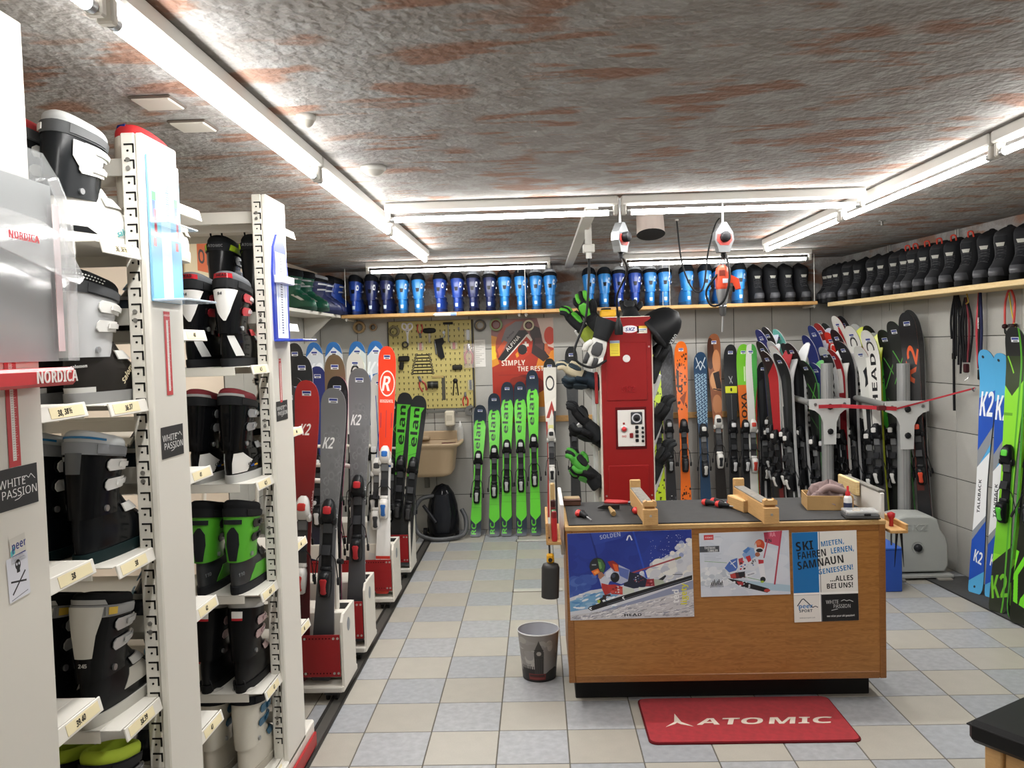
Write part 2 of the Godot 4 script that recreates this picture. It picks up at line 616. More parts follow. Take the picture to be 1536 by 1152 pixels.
# a curved plate lying on the boot: rows of [y, from degree, to degree]
func patch(tab: Array, rows: Array, off: float, thick := 0.004, k := 9) -> ArrayMesh:
	var m := MB.new()
	var outer := []
	var inner := []
	for i in rows.size():
		var sub := 3 if i < rows.size() - 1 else 1
		for s in sub:
			var t := float(s) / sub
			var nx: Array = rows[min(i + 1, rows.size() - 1)]
			var y := lerpf(rows[i][0], nx[0], t)
			var ro := []
			var ri := []
			for q in k:
				var d := lerpf(lerpf(rows[i][1], nx[1], t), lerpf(rows[i][2], nx[2], t), float(q) / (k - 1))
				ro.append(skin(tab, d, y, off))
				ri.append(skin(tab, d, y, off - thick))
			outer.append(ro)
			inner.append(ri)
	var mid: Vector3 = outer[outer.size() / 2][k / 2]
	var o := Vector3(mid.x, 0, mid.z - 0.01)
	m.grid(outer, false, o)
	var e := outer.size() - 1
	for q in k - 1:
		m.face([outer[0][q], outer[0][q + 1], inner[0][q + 1], inner[0][q]], Vector3.DOWN)
		m.face([outer[e][q], outer[e][q + 1], inner[e][q + 1], inner[e][q]], Vector3.UP)
	for i in e:
		m.face([outer[i][0], outer[i + 1][0], inner[i + 1][0], inner[i][0]], outer[i][0] - outer[i][1])
		m.face([outer[i][k - 1], outer[i + 1][k - 1], inner[i + 1][k - 1], inner[i][k - 1]], outer[i][k - 1] - outer[i][k - 2])
	return m.mesh()
func boot_mesh(called: String) -> ArrayMesh:
	if shared.has(called): return shared[called]
	var m := MB.new()
	match called:
		"sole":
			var rows := []
			for q in [[0.0, 0.0], [0.012, 0.003], [0.03, 0.003]]: rows.append(skin_rows(SHELL, [0.05], q[1])[0])
			var ys := [0.0, 0.014, 0.031]
			for i in 3:
				for k in rows[i].size():
					var p: Vector3 = rows[i][k]
					p.y = ys[i]
					rows[i][k] = p
			m.loft(rows)
		"shell": m.loft(skin_rows(SHELL, [0.027, 0.04, 0.055, 0.07, 0.083, 0.093, 0.104, 0.115, 0.128, 0.14, 0.153, 0.165]))
		"cuff": m.loft(skin_rows(CUFF, [0.123, 0.126, 0.14, 0.16, 0.18, 0.2, 0.22, 0.24, 0.258, 0.275, 0.29, 0.3]), true, false)
		"liner":
			var rows := []
			for q in [[0.27, -0.004], [0.3, -0.003], [0.312, -0.001], [0.322, -0.002], [0.33, -0.007], [0.333, -0.014], [0.328, -0.021], [0.31, -0.024], [0.24, -0.026]]: rows.append(skin_rows(CUFF, [q[0]], q[1])[0])
			m.grid(rows, true)
			m.face(Array(rows[-1]), Vector3.UP)
		"strap": m.loft(skin_rows(CUFF, [0.277, 0.279, 0.29, 0.303, 0.305], 0.0035), false, false)
		"soft_body": m.loft(skin_rows(SOFT, [0.03, 0.045, 0.06, 0.075, 0.09, 0.105, 0.12, 0.14, 0.16, 0.18, 0.2, 0.225, 0.25, 0.27, 0.29, 0.303, 0.315, 0.328]))
		"soft_sole":
			var rows := []
			for y in [0.0, 0.015, 0.034]:
				var r: PackedVector3Array = skin_rows(SOFT, [0.05], 0.003)[0]
				for k in r.size(): r[k] = Vector3(r[k].x, y, r[k].z)
				rows.append(r)
			m.loft(rows)
	shared[called] = m.mesh()
	return shared[called]
func cached_patch(tab: Array, rows: Array, off: float, thick := 0.004) -> ArrayMesh:
	var key := "p%s%s%s" % ["s" if tab == SHELL else ("c" if tab == CUFF else "o"), str(rows), off]
	if not shared.has(key): shared[key] = patch(tab, rows, off, thick)
	return shared[key]
# st: colours by part; buckles sit on the side given by st.side (1: +x)
func ski_boot(called: String, label: String, st: Dictionary, at: Vector3, bs: Basis, group := "") -> Node3D:
	var o := thing(called, label, "boot", at, bs, group)
	var gl: float = st.get("gloss", 0.24)
	var sd: float = st.get("side", -1.0)
	part(o, "sole", boot_mesh("sole"), mat(st.get("sole", "202124"), 0.6))
	part(o, "shell", boot_mesh("shell"), mat(st.shell, gl))
	var cuff := part(o, "cuff", boot_mesh("cuff"), mat(st.cuff, st.get("cuff_gloss", gl)))
	part(o, "liner", boot_mesh("liner"), mat(st.get("liner", "2a2b2d"), 0.85))
	if st.get("strap", "") != "":
		var s := part(o, "power_strap", boot_mesh("strap"), mat(st.strap, 0.75))
		part(s, "strap_tail", cached_patch(CUFF, [[0.281, 60 * sd, 130 * sd], [0.301, 60 * sd, 130 * sd]], 0.007), mat(st.get("tail", st.strap), 0.6))
	var lever := mat(st.get("buckle", "c9cbcc"), 0.3, st.get("buckle_metal", 0.3))
	for y in [0.255, 0.205]:
		var b := part(o, "buckle", cached_patch(CUFF, [[y - 0.016, 42 * sd, 100 * sd], [y - 0.006, 36 * sd, 106 * sd], [y + 0.006, 36 * sd, 106 * sd], [y + 0.014, 42 * sd, 100 * sd]], 0.0075), lever)
		part(b, "lever", cached_patch(CUFF, [[y - 0.007, 30 * sd, 84 * sd], [y + 0.007, 30 * sd, 84 * sd]], 0.013), mat(st.get("lever", st.get("buckle", "c9cbcc")), 0.25, st.get("buckle_metal", 0.3)))
		part(b, "ladder", cached_patch(CUFF, [[y - 0.005, 30 * sd, -40 * sd], [y + 0.005, 30 * sd, -40 * sd]], 0.006), mat("8f9193", 0.3, 0.8))
	for q in [[0.128, 38, 78], [0.088, 24, 58]]:
		var b := part(o, "buckle", cached_patch(SHELL, [[q[0] - 0.012, q[1] * sd, q[2] * sd], [q[0] + 0.012, (q[1] - 6) * sd, (q[2] - 4) * sd]], 0.009), lever)
		part(b, "ladder", cached_patch(SHELL, [[q[0] - 0.005, (q[1] + 8) * sd, -26 * sd], [q[0] + 0.005, (q[1] + 4) * sd, -26 * sd]], 0.0055), mat("8f9193", 0.3, 0.8))
	for s in [-1.0, 1.0]:
		var p := skin(CUFF, 98.0 * s, 0.142)
		part(o, "rivet", rod(p, p + Vector3(0.006 * s, 0, 0), 0.0085, 12), mat("a9abad", 0.3, 0.8))
	for q in st.get("panels", []):
		part(o, q[0], cached_patch(SHELL if q[1] == "s" else CUFF, q[2], q[4] if q.size() > 4 else 0.0022, 0.003), mat(q[3], gl))
	for q in st.get("text", []):
		var tab: Array = SHELL if q[1] == "s" else CUFF
		var p := skin(tab, q[2], q[3], 0.0045)
		var p2 := skin(tab, q[2] + 3, q[3], 0.0045)
		var up := skin(tab, q[2], q[3] + 0.006, 0.0045) - p
		var nrm := (p2 - p).cross(up).normalized()
		if nrm.dot(Vector3(p.x, 0, p.z - 0.01)) < 0: nrm = -nrm
		part(o, "lettering", letters(q[0], q[4]), mat(q[5], 0.5), p, facing(nrm, up))
	if st.has("dots"):
		var b := MB.new()
		for i in 26:
			for j in 2:
				var p := skin(CUFF, 100 + i * 6.4 + j * 3.2, 0.312 + 0.008 * j, 0.0005)
				b.lathe([[0.0, 0.0015], [0.0022, 0.001], [0.0024, -0.001]], 6, p, facing(Vector3(p.x, 0.1, p.z), Vector3.UP) * Basis(Vector3.RIGHT, PI / 2))
		part(o, "liner_dots", b.mesh(), mat(st.dots, 0.7)).set_meta("kind", "stuff")
	if st.has("loop"):
		var p := skin(CUFF, 180, 0.33, -0.012)
		part(o, "pull_loop", pipe(smooth_path([p + Vector3(-0.022, -0.01, 0), p + Vector3(-0.018, 0.035, -0.012), p + Vector3(0.018, 0.035, -0.012), p + Vector3(0.022, -0.01, 0)], 4), 0.0035, 6), mat(st.loop, 0.8))
	return o
func soft_boot(label: String, loop: String, at: Vector3, bs: Basis, tone: String) -> Node3D:
	var o := thing("snowboard_boot", label, "boot", at, bs, "black snowboard boots on the shelves")
	part(o, "sole", boot_mesh("soft_sole"), mat("151617", 0.7))
	var body := part(o, "body", boot_mesh("soft_body"), mat(tone, 0.75))
	part(o, "toe_cap", cached_patch(SOFT, [[0.04, -50, 50], [0.06, -46, 46], [0.085, -36, 36]], 0.003), mat("4a4b4f", 0.35))
	part(o, "heel_cap", cached_patch(SOFT, [[0.04, 140, 220], [0.09, 145, 215]], 0.003), mat("242527", 0.6))
	part(o, "tongue", cached_patch(SOFT, [[0.14, -22, 22], [0.22, -26, 26], [0.3, -30, 30]], 0.004), mat("26272a", 0.8))
	part(o, "logo_patch", cached_patch(SOFT, [[0.222, -12, 12], [0.25, -17, 17]], 0.0065), mat("b9b9b0", 0.6))
	var b := MB.new()
	for i in 5:
		var y := 0.135 + 0.018 * i
		b.tube([skin(SOFT, -26, y, 0.004), skin(SOFT, 0, y + 0.006, 0.008), skin(SOFT, 26, y + 0.012, 0.004)], 0.0022, 5)
		b.tube([skin(SOFT, 26, y, 0.004), skin(SOFT, 0, y + 0.006, 0.0075), skin(SOFT, -26, y + 0.012, 0.004)], 0.0022, 5)
	part(o, "laces", b.mesh(), mat("3c3d40", 0.8))
	var big := loop != "1d1e20"
	var p := Vector3(0, 0.322, 0.03 if big else -0.05)
	var hh := 0.03 if big else 0.026
	part(o, "pull_loop", pipe(smooth_path([p + Vector3(-0.016, -0.01, 0), p + Vector3(-0.014, hh, 0.01), p + Vector3(0.014, hh, 0.01), p + Vector3(0.016, -0.01, 0)], 4), 0.0055 if big else 0.004, 6), mat(loop, 0.7))
	return o

const SALOMON_WHITE := {"shell": "deddd8", "cuff": "1f2123", "liner": "b9bbbb", "strap": "4a4c4e", "buckle": "e6e6e2", "buckle_metal": 0.0, "sole": "d6d5d0", "panels": [["heel_stripe", "s", [[0.034, 95, 262], [0.05, 110, 250]], "1c1d1f"], ["side_panel", "c", [[0.205, -105, -60], [0.23, -120, -58], [0.268, -122, -62]], "e8e8e5", 0.006], ["size_label", "c", [[0.283, 150, 172], [0.297, 150, 172]], "e9e9e4", 0.0075]], "text": [["salomon", "s", -62, 0.055, 0.017, "3c8f94"]]}
const SALOMON_DOTS := {"shell": "282523", "cuff": "c6c8ca", "liner": "17181a", "strap": "3b3d40", "buckle": "e4e3df", "buckle_metal": 0.0, "sole": "8b8c8c", "dots": "dcdcd8", "panels": [["strap_clip", "c", [[0.284, 150, 190], [0.298, 150, 190]], "b6b8ba", 0.008], ["heel_stripe", "s", [[0.03, 120, 240], [0.045, 120, 240]], "d7d7d3"]], "text": [["Salomon", "s", -70, 0.085, 0.017, "cbbfa0"], ["36", "c", 176, 0.24, 0.012, "2c2d30"], ["salomon", "s", 215, 0.1, 0.008, "d5d5d2"]]}
const NIGHT := {"shell": "14171b", "cuff": "101215", "gloss": 0.18, "liner": "c5c9ca", "strap": "83868a", "buckle": "e9e9e6", "buckle_metal": 0.0, "sole": "13292b", "panels": [["collar_stripe", "c", [[0.313, 105, 250], [0.319, 105, 250]], "2a6f9e", 0.001], ["spine", "c", [[0.235, 168, 196], [0.28, 166, 198]], "55595c", 0.006], ["size_label", "c", [[0.262, 140, 156], [0.272, 140, 156]], "9a9c9c"]], "text": []}
const FISCHER := {"shell": "17191b", "cuff": "121416", "liner": "141517", "strap": "8b8c8c", "buckle": "c3c4c4", "sole": "c9c8c0", "gloss": 0.26, "panels": [["spine", "c", [[0.19, 168, 206], [0.24, 160, 212], [0.275, 150, 222], [0.3, 146, 226]], "cfcdc4", 0.0065], ["collar", "c", [[0.306, 115, 235], [0.318, 120, 230]], "a9aaa9", 0.002], ["instep", "s", [[0.06, -100, -50], [0.11, -84, -48]], "c9c7be"], ["strap_label", "c", [[0.283, 236, 254], [0.3, 236, 254]], "d8b54a", 0.0085]], "text": [["FISCHER", "s", 190, 0.078, 0.008, "b9b9b4"], ["245", "c", 184, 0.172, 0.01, "b9b9b4"]]}
const LIME := {"shell": "1b1c1f", "cuff": "1c1d20", "liner": "b7cf3c", "strap": "232427", "buckle": "8f9193", "panels": [], "text": []}
const HEAD_BOOT := {"shell": "0d0e10", "cuff": "0f1012", "gloss": 0.16, "liner": "56595d", "strap": "232426", "buckle": "b8343c", "lever": "d9c9cb", "sole": "1c1d1f", "panels": [["spine", "c", [[0.17, 184, 192], [0.2, 166, 206], [0.272, 140, 232]], "dddcd9"], ["collar_badge", "c", [[0.307, 150, 212], [0.324, 152, 210]], "b0222c", 0.003], ["heel_flash", "s", [[0.04, 226, 252], [0.115, 196, 226]], "d6d6d4"]], "text": [["HEAD", "c", 180, 0.316, 0.011, "16171a"], ["94", "c", 176, 0.258, 0.011, "222326"]]}
const SALOMON_RED := {"shell": "0c0d0f", "cuff": "0b0c0e", "gloss": 0.12, "liner": "6d1a22", "strap": "1c1d1f", "buckle": "9a9c9e", "sole": "b4b5b3", "panels": [["collar", "c", [[0.306, 120, 240], [0.315, 124, 236]], "9b9c9b", 0.003], ["heel_wing", "s", [[0.036, 196, 246], [0.075, 198, 262], [0.11, 206, 240]], "dfdeda"], ["heel_wing", "s", [[0.036, 118, 160], [0.075, 112, 158], [0.11, 124, 154]], "dfdeda"], ["blue_flash", "s", [[0.05, 256, 264], [0.06, 256, 264]], "2b55a6", 0.004], ["yellow_flash", "s", [[0.05, 265, 271], [0.056, 265, 271]], "d9a52e", 0.004]], "text": [["SALOMON", "s", 266, 0.07, 0.016, "1a1b1d"]]}
const GREEN := {"shell": "34373a", "cuff": "57b031", "gloss": 0.3, "liner": "1b1c1e", "strap": "1d1e20", "buckle": "1e1f22", "sole": "232528", "panels": [["spine", "c", [[0.13, 168, 196], [0.19, 158, 206], [0.225, 164, 202], [0.245, 180, 186]], "24272a"], ["toe_flash", "s", [[0.035, 240, 300], [0.055, 246, 300], [0.09, 262, 292]], "57b031"], ["badge", "c", [[0.254, 150, 212], [0.268, 150, 212]], "24272a", 0.004]], "text": [["110", "s", 214, 0.075, 0.014, "6f7376"]]}
const BLACK_TAG := {"shell": "111214", "cuff": "0f1012", "gloss": 0.3, "liner": "bdbdbb", "strap": "", "buckle": "c4a9a9", "sole": "141517", "panels": [["size_label", "c", [[0.27, 168, 198], [0.29, 168, 198]], "e2e1dd", 0.004], ["red_label", "c", [[0.263, 168, 198], [0.27, 168, 198]], "b3202a", 0.004]], "text": []}
const CREAM := {"shell": "cdc8bb", "cuff": "d3cfc2", "liner": "b7b5ae", "strap": "1e2024", "buckle": "2b6180", "sole": "b0ab9e", "panels": [], "loop": "2a2b2d", "text": []}
const ATOMIC_BOOT := {"shell": "1a1b1d", "cuff": "1c1d1f", "liner": "1a1b1d", "strap": "202124", "tail": "9fbf2c", "buckle": "9b9d9f", "loop": "1b1c1e", "panels": [["lime_flash", "c", [[0.281, 126, 146], [0.301, 126, 140]], "a9c832", 0.008], ["lime_flash", "c", [[0.281, 224, 240], [0.301, 228, 246]], "a9c832", 0.008]], "text": [["ATOMIC", "c", 180, 0.291, 0.011, "77797b"]]}
const CREAM_RED := {"shell": "d8d2c2", "cuff": "ddd7c8", "liner": "c2282c", "strap": "", "buckle": "d9d4c6", "sole": "c6c0b1", "panels": [["collar", "c", [[0.325, 0, 180], [0.333, 0, 180]], "2f3f8f", -0.004]], "text": []}
const STEEL_BLUE := {"shell": "2b3340", "cuff": "353c48", "liner": "9aa0a8", "strap": "2a2c30", "buckle": "7ab2d6", "panels": [], "text": []}
const NAVY_LIME := {"shell": "1d2a33", "cuff": "22303a", "liner": "7fbf3a", "strap": "86c93b", "buckle": "a9abad", "loop": "1c2a30", "panels": [["heel_flash", "c", [[0.2, 150, 210], [0.26, 140, 220]], "6fb52f"]], "text": []}


# ---------- boot racks ----------
func slot_mesh() -> ArrayMesh:
	if not shared.has("slot"):
		var m := MB.new()
		m.box(Vector3(0.026, 0.0046, 0.002), Vector3(0.004, 0.01, 0), Basis.IDENTITY, 0.0004)
		m.box(Vector3(0.0046, 0.024, 0.002), Vector3(0.0155, 0.0, 0), Basis.IDENTITY, 0.0004)
		m.lathe([[0.0, 0.0012], [0.003, 0.0012], [0.003, -0.001]], 8, Vector3(0.001, -0.006, 0), Basis(Vector3.RIGHT, PI / 2))
		shared["slot"] = m.mesh()
	return shared["slot"]
func boot_rack(label: String, zc: float, top: float, near: Array, far: Array, bars: Array, sizes: Array, far_sizes: Array, half := 0.105) -> Node3D:
	var o := thing("boot_rack", label, "rack", Vector3(RACK, 0, zc))
	var white := mat("e2dfd6", 0.45)
	var steel := mat("d8d5cb", 0.4)
	part(o, "end_panel", cbox(0.02, top - 0.1, half * 2 - 0.004, 0.004), white, Vector3(-0.01, top / 2 + 0.05, 0))
	for x in [-0.0385, -0.93]:
		for s in [1.0, -1.0]:
			var u := part(o, "upright", cbox(0.036, top - 0.1, 0.03, 0.003), steel, Vector3(x, top / 2 + 0.05, s * (half - 0.015)))
			if x > -0.5 and s > 0:
				for k in int((top - 0.16) / 0.041): part(u, "slot", slot_mesh(), mat("191817", 0.8), Vector3(0, top / 2 - 0.09 - 0.041 * k, 0.0152))
	for s in [1.0, -1.0]:
		var lv: Array = near if s > 0 else far
		var sz: Array = sizes if s > 0 else far_sizes
		for i in lv.size():
			var m := MB.new()
			m.box(Vector3(0.84, 0.003, 0.3), Vector3(-0.5, -0.0015, s * 0.15), Basis.IDENTITY, 0.0008)
			m.box(Vector3(0.84, 0.032, 0.004), Vector3(-0.5, -0.016, s * 0.298), Basis.IDENTITY, 0.001)
			m.box(Vector3(0.84, 0.032, 0.004), Vector3(-0.5, -0.016, s * 0.004), Basis.IDENTITY, 0.001)
			m.box(Vector3(0.05, 0.003, 0.2), Vector3(-0.055, -0.0015, s * 0.2), Basis.IDENTITY, 0.0008)
			var sh := part(o, "shelf", m.mesh(), white, Vector3(0, lv[i], 0))
			var tg := part(sh, "size_tag", cbox(0.005, 0.034, 0.19, 0.0015), white, Vector3(-0.018, -0.013, s * 0.205), Basis(Vector3.BACK, deg_to_rad(14)))
			if sz[i] != "":
				var pl := part(tg, "paper_label", cbox(0.0008, 0.024, 0.13, 0.0002), mat("e6dab2", 0.8), Vector3(0.003, 0, s * 0.015))
				part(pl, "lettering", letters(sz[i], 0.013, 0.0004), mat("2a2724", 0.8), Vector3(0.0008, 0, s * -0.01), facing(Vector3.RIGHT) * Basis(Vector3(0.85, 0.05, 0), Vector3(0.2, 1, 0), Vector3(0, 0, 1)))
	for y in bars:
		for s in [1.0, -1.0]:
			var br := part(o, "cross_bar", cbox(0.93, 0.045, 0.004, 0.001), steel, Vector3(-0.485, y, s * (half - 0.034)))
			if s > 0:
				for k in [0.011, -0.011]: part(br, "bolt", rod(Vector3(0.447, k, 0.034), Vector3(0.447, k, 0.0375), 0.006, 10), mat("8d8b86", 0.4, 0.7))
	part(o, "base", cbox(0.97, 0.07, 0.5, 0.006), white, Vector3(-0.485, 0.085, 0))
	part(o, "kick_plate", cbox(0.012, 0.06, 0.46, 0.003), mat("a5161c", 0.4), Vector3(0.008, 0.045, 0))
	for x in [-0.06, -0.9]:
		for s in [1.0, -1.0]: part(o, "caster", rod(Vector3(x - 0.012, 0.025, s * 0.18), Vector3(x + 0.012, 0.025, s * 0.18), 0.025, 16), mat("222326", 0.6))
	return o
func rack_print(o: Node3D, called: String, sh: Sheet, a: Vector2, b: Vector2, turn := 0.0, m = null) -> void:
	var p := on_x(a.x, a.y, RACK + 0.001)
	var q := on_x(b.x, b.y, RACK + 0.001)
	var w := absf(p.z - q.z)
	var h := absf(p.y - q.y)
	part(o, called, sheet_mesh(w, h), printed(sh, 0.5) if m == null else m, (p + q) / 2 - o.position, facing(Vector3.RIGHT) * Basis(Vector3.BACK, turn))
func passion_sheet() -> Sheet:
	var s := Sheet.new(256, 200, "17181b")
	s.text("WHITE", 0.38, 0.36, 0.2, "f0f0ee", 0, 1.0, false)
	s.text("PASSION", 0.55, 0.62, 0.2, "f0f0ee", 0, 1.0, false)
	s.line(0.62, 0.36, 0.72, 0.26, 0.014, "f0f0ee"); s.line(0.72, 0.26, 0.78, 0.33, 0.014, "f0f0ee"); s.line(0.78, 0.33, 0.84, 0.24, 0.014, "f0f0ee"); s.line(0.84, 0.24, 0.94, 0.38, 0.014, "f0f0ee")
	s.line(0.42, 0.8, 0.52, 0.78, 0.014, "f0f0ee"); s.line(0.52, 0.78, 0.6, 0.72, 0.014, "f0f0ee")
	return s
func ruler_sheet() -> Sheet:
	var s := Sheet.new(96, 720, "c43238")
	s.text("NORDICA", 0.45, 0.045, 0.022, "f3eeea")
	s.rect(0.36, 0.1, 0.66, 0.95, "ece9e4")
	for i in 42:
		s.rect(0.66, 0.1 + i * 0.0202, 0.86 if i % 4 == 0 else 0.76, 0.103 + i * 0.0202, "f3eeea")
		s.rect(0.42, 0.104 + i * 0.0202, 0.6, 0.107 + i * 0.0202, "8c6a68")
	return s
func build_boot_racks() -> void:
	var ra := boot_rack("white boot rack with a clear foot gauge on its end panel", -1.56, 2.36, [1.6, 1.2, 0.8, 0.4], [1.593, 1.237, 0.919, 0.5], [2.28, 1.4, 0.65], ["", "", "", ""], ["38, 38½", "38", "39.40", "40"])
	var rb := boot_rack("white boot rack with a blue foot gauge and white, black boots", -2.262, 2.27, [1.971, 1.582, 1.192, 0.794, 0.4], [2.13, 1.766, 1.35, 0.945, 0.58], [2.19, 1.8, 1.38, 0.98, 0.57, 0.2], ["36, 36½", "36.37", "38", "38.39", "40"], ["", "40", "41", "42", "43"])
	var rc := boot_rack("white boot rack beside the ski trolleys holding bright green boots", -3.27, 2.29, [1.649, 1.229, 0.8235, 0.4614, 0.13], [2.2, 1.81, 1.375, 0.9, 0.54], [2.21, 1.83, 1.43, 1.02, 0.65, 0.28], ["42,5", "42,5", "43,0", "43", "44"], ["", "", "44", "44", "45"], 0.12)
	# printed stickers on the end panels
	var rul := printed(ruler_sheet(), 0.5)
	var slo := printed(passion_sheet(), 0.5)
	rack_print(ra, "ruler_sticker", null, Vector2(4, 521), Vector2(32, 698), 0.0, rul)
	rack_print(rb, "ruler_sticker", null, Vector2(245, 467), Vector2(260, 592), 0.0, rul)
	rack_print(rc, "ruler_sticker", null, Vector2(418, 538), Vector2(424, 603), 0.0, rul)
	rack_print(ra, "slogan_sticker", null, Vector2(-8, 708), Vector2(58, 752), 0.0, slo)
	rack_print(rb, "slogan_sticker", null, Vector2(241, 642), Vector2(276, 680), 0.0, slo)
	rack_print(rc, "slogan_sticker", null, Vector2(414, 603), Vector2(432, 628), 0.0, slo)
	var pe := Sheet.new(128, 128, "d5d2c9")
	pe.poly([0.02, 0.5, 0.3, 0.3, 0.3, 0.6, 0.02, 0.7], "4fb0b8")
	pe.text("peer", 0.58, 0.42, 0.3, "26347e"); pe.rect(0.1, 0.68, 0.95, 0.78, "26347e"); pe.rect(0.2, 0.84, 0.85, 0.87, "4a4f77")
	rack_print(ra, "shop_sticker", pe, Vector2(14, 808), Vector2(40, 838), 0.08)
	var sk := Sheet.new(128, 160, "dfe1ea")
	sk.disc(0.52, 0.22, 0.13, 0.12, "15161a"); sk.rect(0.45, 0.3, 0.6, 0.4, "15161a"); sk.disc(0.47, 0.2, 0.035, 0.035, "dfe1ea"); sk.disc(0.58, 0.2, 0.035, 0.035, "dfe1ea")
	sk.line(0.14, 0.55, 0.86, 0.66, 0.05, "15161a"); sk.line(0.18, 0.85, 0.84, 0.42, 0.05, "15161a"); sk.line(0.1, 0.97, 0.9, 0.9, 0.02, "6a6c78")
	rack_print(ra, "skull_sticker", sk, Vector2(10, 839), Vector2(45, 890), 0.05)
	# boots, heels towards the aisle end of the shelf, toes inwards
	var away := turn_y(180)
	var rows := [
		[rb, 1.971, SALOMON_WHITE, "white boot with dark cuff and white buckles on the top shelf", ""],
		[rb, 1.582, SALOMON_DOTS, "black boot with pale grey cuff and dotted liner", "boots with dotted liners"],
		[rb, 1.192, NIGHT, "glossy black boot with white buckles and grey strap", "black boots with white buckles"],
		[rb, 0.794, FISCHER, "black boot with cream spine panel and grey strap", "black boots with cream spines"],
		[rb, 0.4, LIME, "black boot with lime liner on the low shelf", "black boots with lime liners"],
		[rc, 1.649, HEAD_BOOT, "black boot with white spine panel and red collar badge", "black boots with red badges"],
		[rc, 1.229, SALOMON_RED, "glossy black boot with white heel and dark red liner", "black boots with red liners"],
		[rc, 0.8235, GREEN, "bright green and black boot on the rack shelf", "bright green boots"],
		[rc, 0.4614, BLACK_TAG, "plain black boot with a white and red size label", "plain black boots"],
		[rc, 0.13, CREAM, "cream boot with a black strap on the bottom shelf", "cream boots on the bottom shelf"]]
	for r in rows:
		var zh: float = r[0].position.z + 0.295 - 0.095
		for k in 2:
			var st: Dictionary = r[2].duplicate()
			var lab: String = r[3]
			if r[4] == "" and k == 1:
				st.merge({"shell": "26282b", "liner": "9a2a2c", "cuff": "1d1e20", "loop": "1b1c1e", "panels": [], "text": []}, true)
				lab = "black boot with red liner beside the white boot"
			elif r[4] != "": lab += [" beside the upright", " deeper in behind its twin"][k]
			var bt := ski_boot("ski_boot", lab, st, Vector3(RACK - (0.125 if r[1] > 1.9 else 0.112) - 0.124 * k, r[1], zh + 0.012), away * turn_y((-13 if r[1] > 1.9 else (-5 if r[0] == rb else -3)) + rng.randf_range(-2, 2)), r[4])
			bt.scale = Vector3.ONE * (0.89 if r[1] > 1.9 else (0.93 if r[0] == rb else 0.97))
	# the far side of each rack
	for q in [[rb, 1.766, STEEL_BLUE, "dark blue boot on the far side of the boot rack"], [rb, 1.35, NAVY_LIME, "navy and lime boot on the far side of the boot rack"], [rb, 0.945, STEEL_BLUE, "steel blue boot with pale blue buckles behind the end panel"], [rb, 0.58, STEEL_BLUE, "low blue buckled boot behind the end panel"], [rc, 1.81, ATOMIC_BOOT, "black boot with lime strap tabs under the top bar"], [rc, 1.375, NAVY_LIME, "navy and lime boot between the rack and ski trolleys"], [rb, 1.19, NAVY_LIME, ""]]:
		if q[3] == "": continue
		for k in (2 if q[2] == ATOMIC_BOOT else 1):
			ski_boot("ski_boot", q[3] if k == 0 else q[3] + ", deeper in", q[2], Vector3(RACK - 0.115 - 0.135 * k, q[1], q[0].position.z - 0.1 if q[2] == ATOMIC_BOOT else q[0].position.z - 0.2), away if q[2] == ATOMIC_BOOT else Basis.IDENTITY, "black boots with lime straps" if q[2] == ATOMIC_BOOT else "")
	ski_boot("ski_boot", "cream boot with bright red and blue collar", CREAM_RED, Vector3(RACK - 0.075, 1.971, -2.31), turn_y(175)).scale = Vector3.ONE * 0.97
	# foot gauges hung on the end panels
	var g := thing("foot_gauge", "clear plastic foot gauge with a red heel tray", "foot gauge", Vector3(RACK + 0.006, 1.66, -1.6))
	var clear := glass("c9cdce", 0.16, 0.08)
	part(g, "back_plate", plate([-0.16, 0.0, 0.16, 0.0, 0.165, 0.3, 0.14, 0.38, 0.09, 0.42, -0.09, 0.42, -0.16, 0.38], 0.006), clear, Vector3(0.004, 0.03, 0), facing(Vector3.RIGHT))
	part(g, "grey_card", cbox(0.003, 0.36, 0.24, 0.001), mat("8d9091", 0.4), Vector3(0.0, 0.21, 0.0))
	for s in [-1.0, 1.0]:
		part(g, "side_rail", pipe(smooth_path([Vector3(0.022, 0.03, s * 0.14), Vector3(0.022, 0.3, s * 0.142), Vector3(0.02, 0.4, s * 0.1)], 5), 0.011, 8), glass("d9dcdd", 0.3, 0.05))
		part(g, "width_scale", cbox(0.002, 0.3, 0.022, 0.0005), mat("d9c4c6", 0.5), Vector3(0.012, 0.2, s * 0.115))
	part(g, "toe_slider", plate([-0.17, 0.0, 0.15, -0.06, 0.17, -0.045, 0.1, 0.03, 0.02, 0.055, -0.17, 0.065], 0.006), glass("d0d3d4", 0.28, 0.05), Vector3(0.034, 0.25, 0), facing(Vector3.RIGHT))
	part(g, "heel_tray", cbox(0.07, 0.035, 0.34, 0.006), mat("c8242b", 0.35), Vector3(0.03, 0.0, 0.1))
	part(g, "lettering", letters("NORDICA", 0.022), mat("e8e0dc", 0.5), Vector3(0.066, 0.0, 0.0), facing(Vector3.RIGHT))
	part(g, "lettering", letters("NORDICA", 0.015), mat("b83036", 0.5), Vector3(0.039, 0.265, 0.04), facing(Vector3.RIGHT))
	var pb := on_x(236, 452, RACK + 0.01)
	var g2 := thing("foot_gauge", "blue printed foot gauge with a clear tray", "foot gauge", Vector3(RACK + 0.004, pb.y, -2.262))
	var bl := Sheet.new(160, 400, "8fc4e4")
	bl.rect(0, 0, 1, 0.12, "d9edf5"); bl.rect(0, 0.55, 1, 1, "5fa3d6"); bl.rect(0.06, 0.1, 0.3, 0.5, "7fd0dc"); bl.rect(0.34, 0.03, 0.66, 0.98, "bfe0f0")
	for k in 22: bl.rect(0.52, 0.1 + k * 0.016, 0.64, 0.108 + k * 0.016, "2c4a9c")
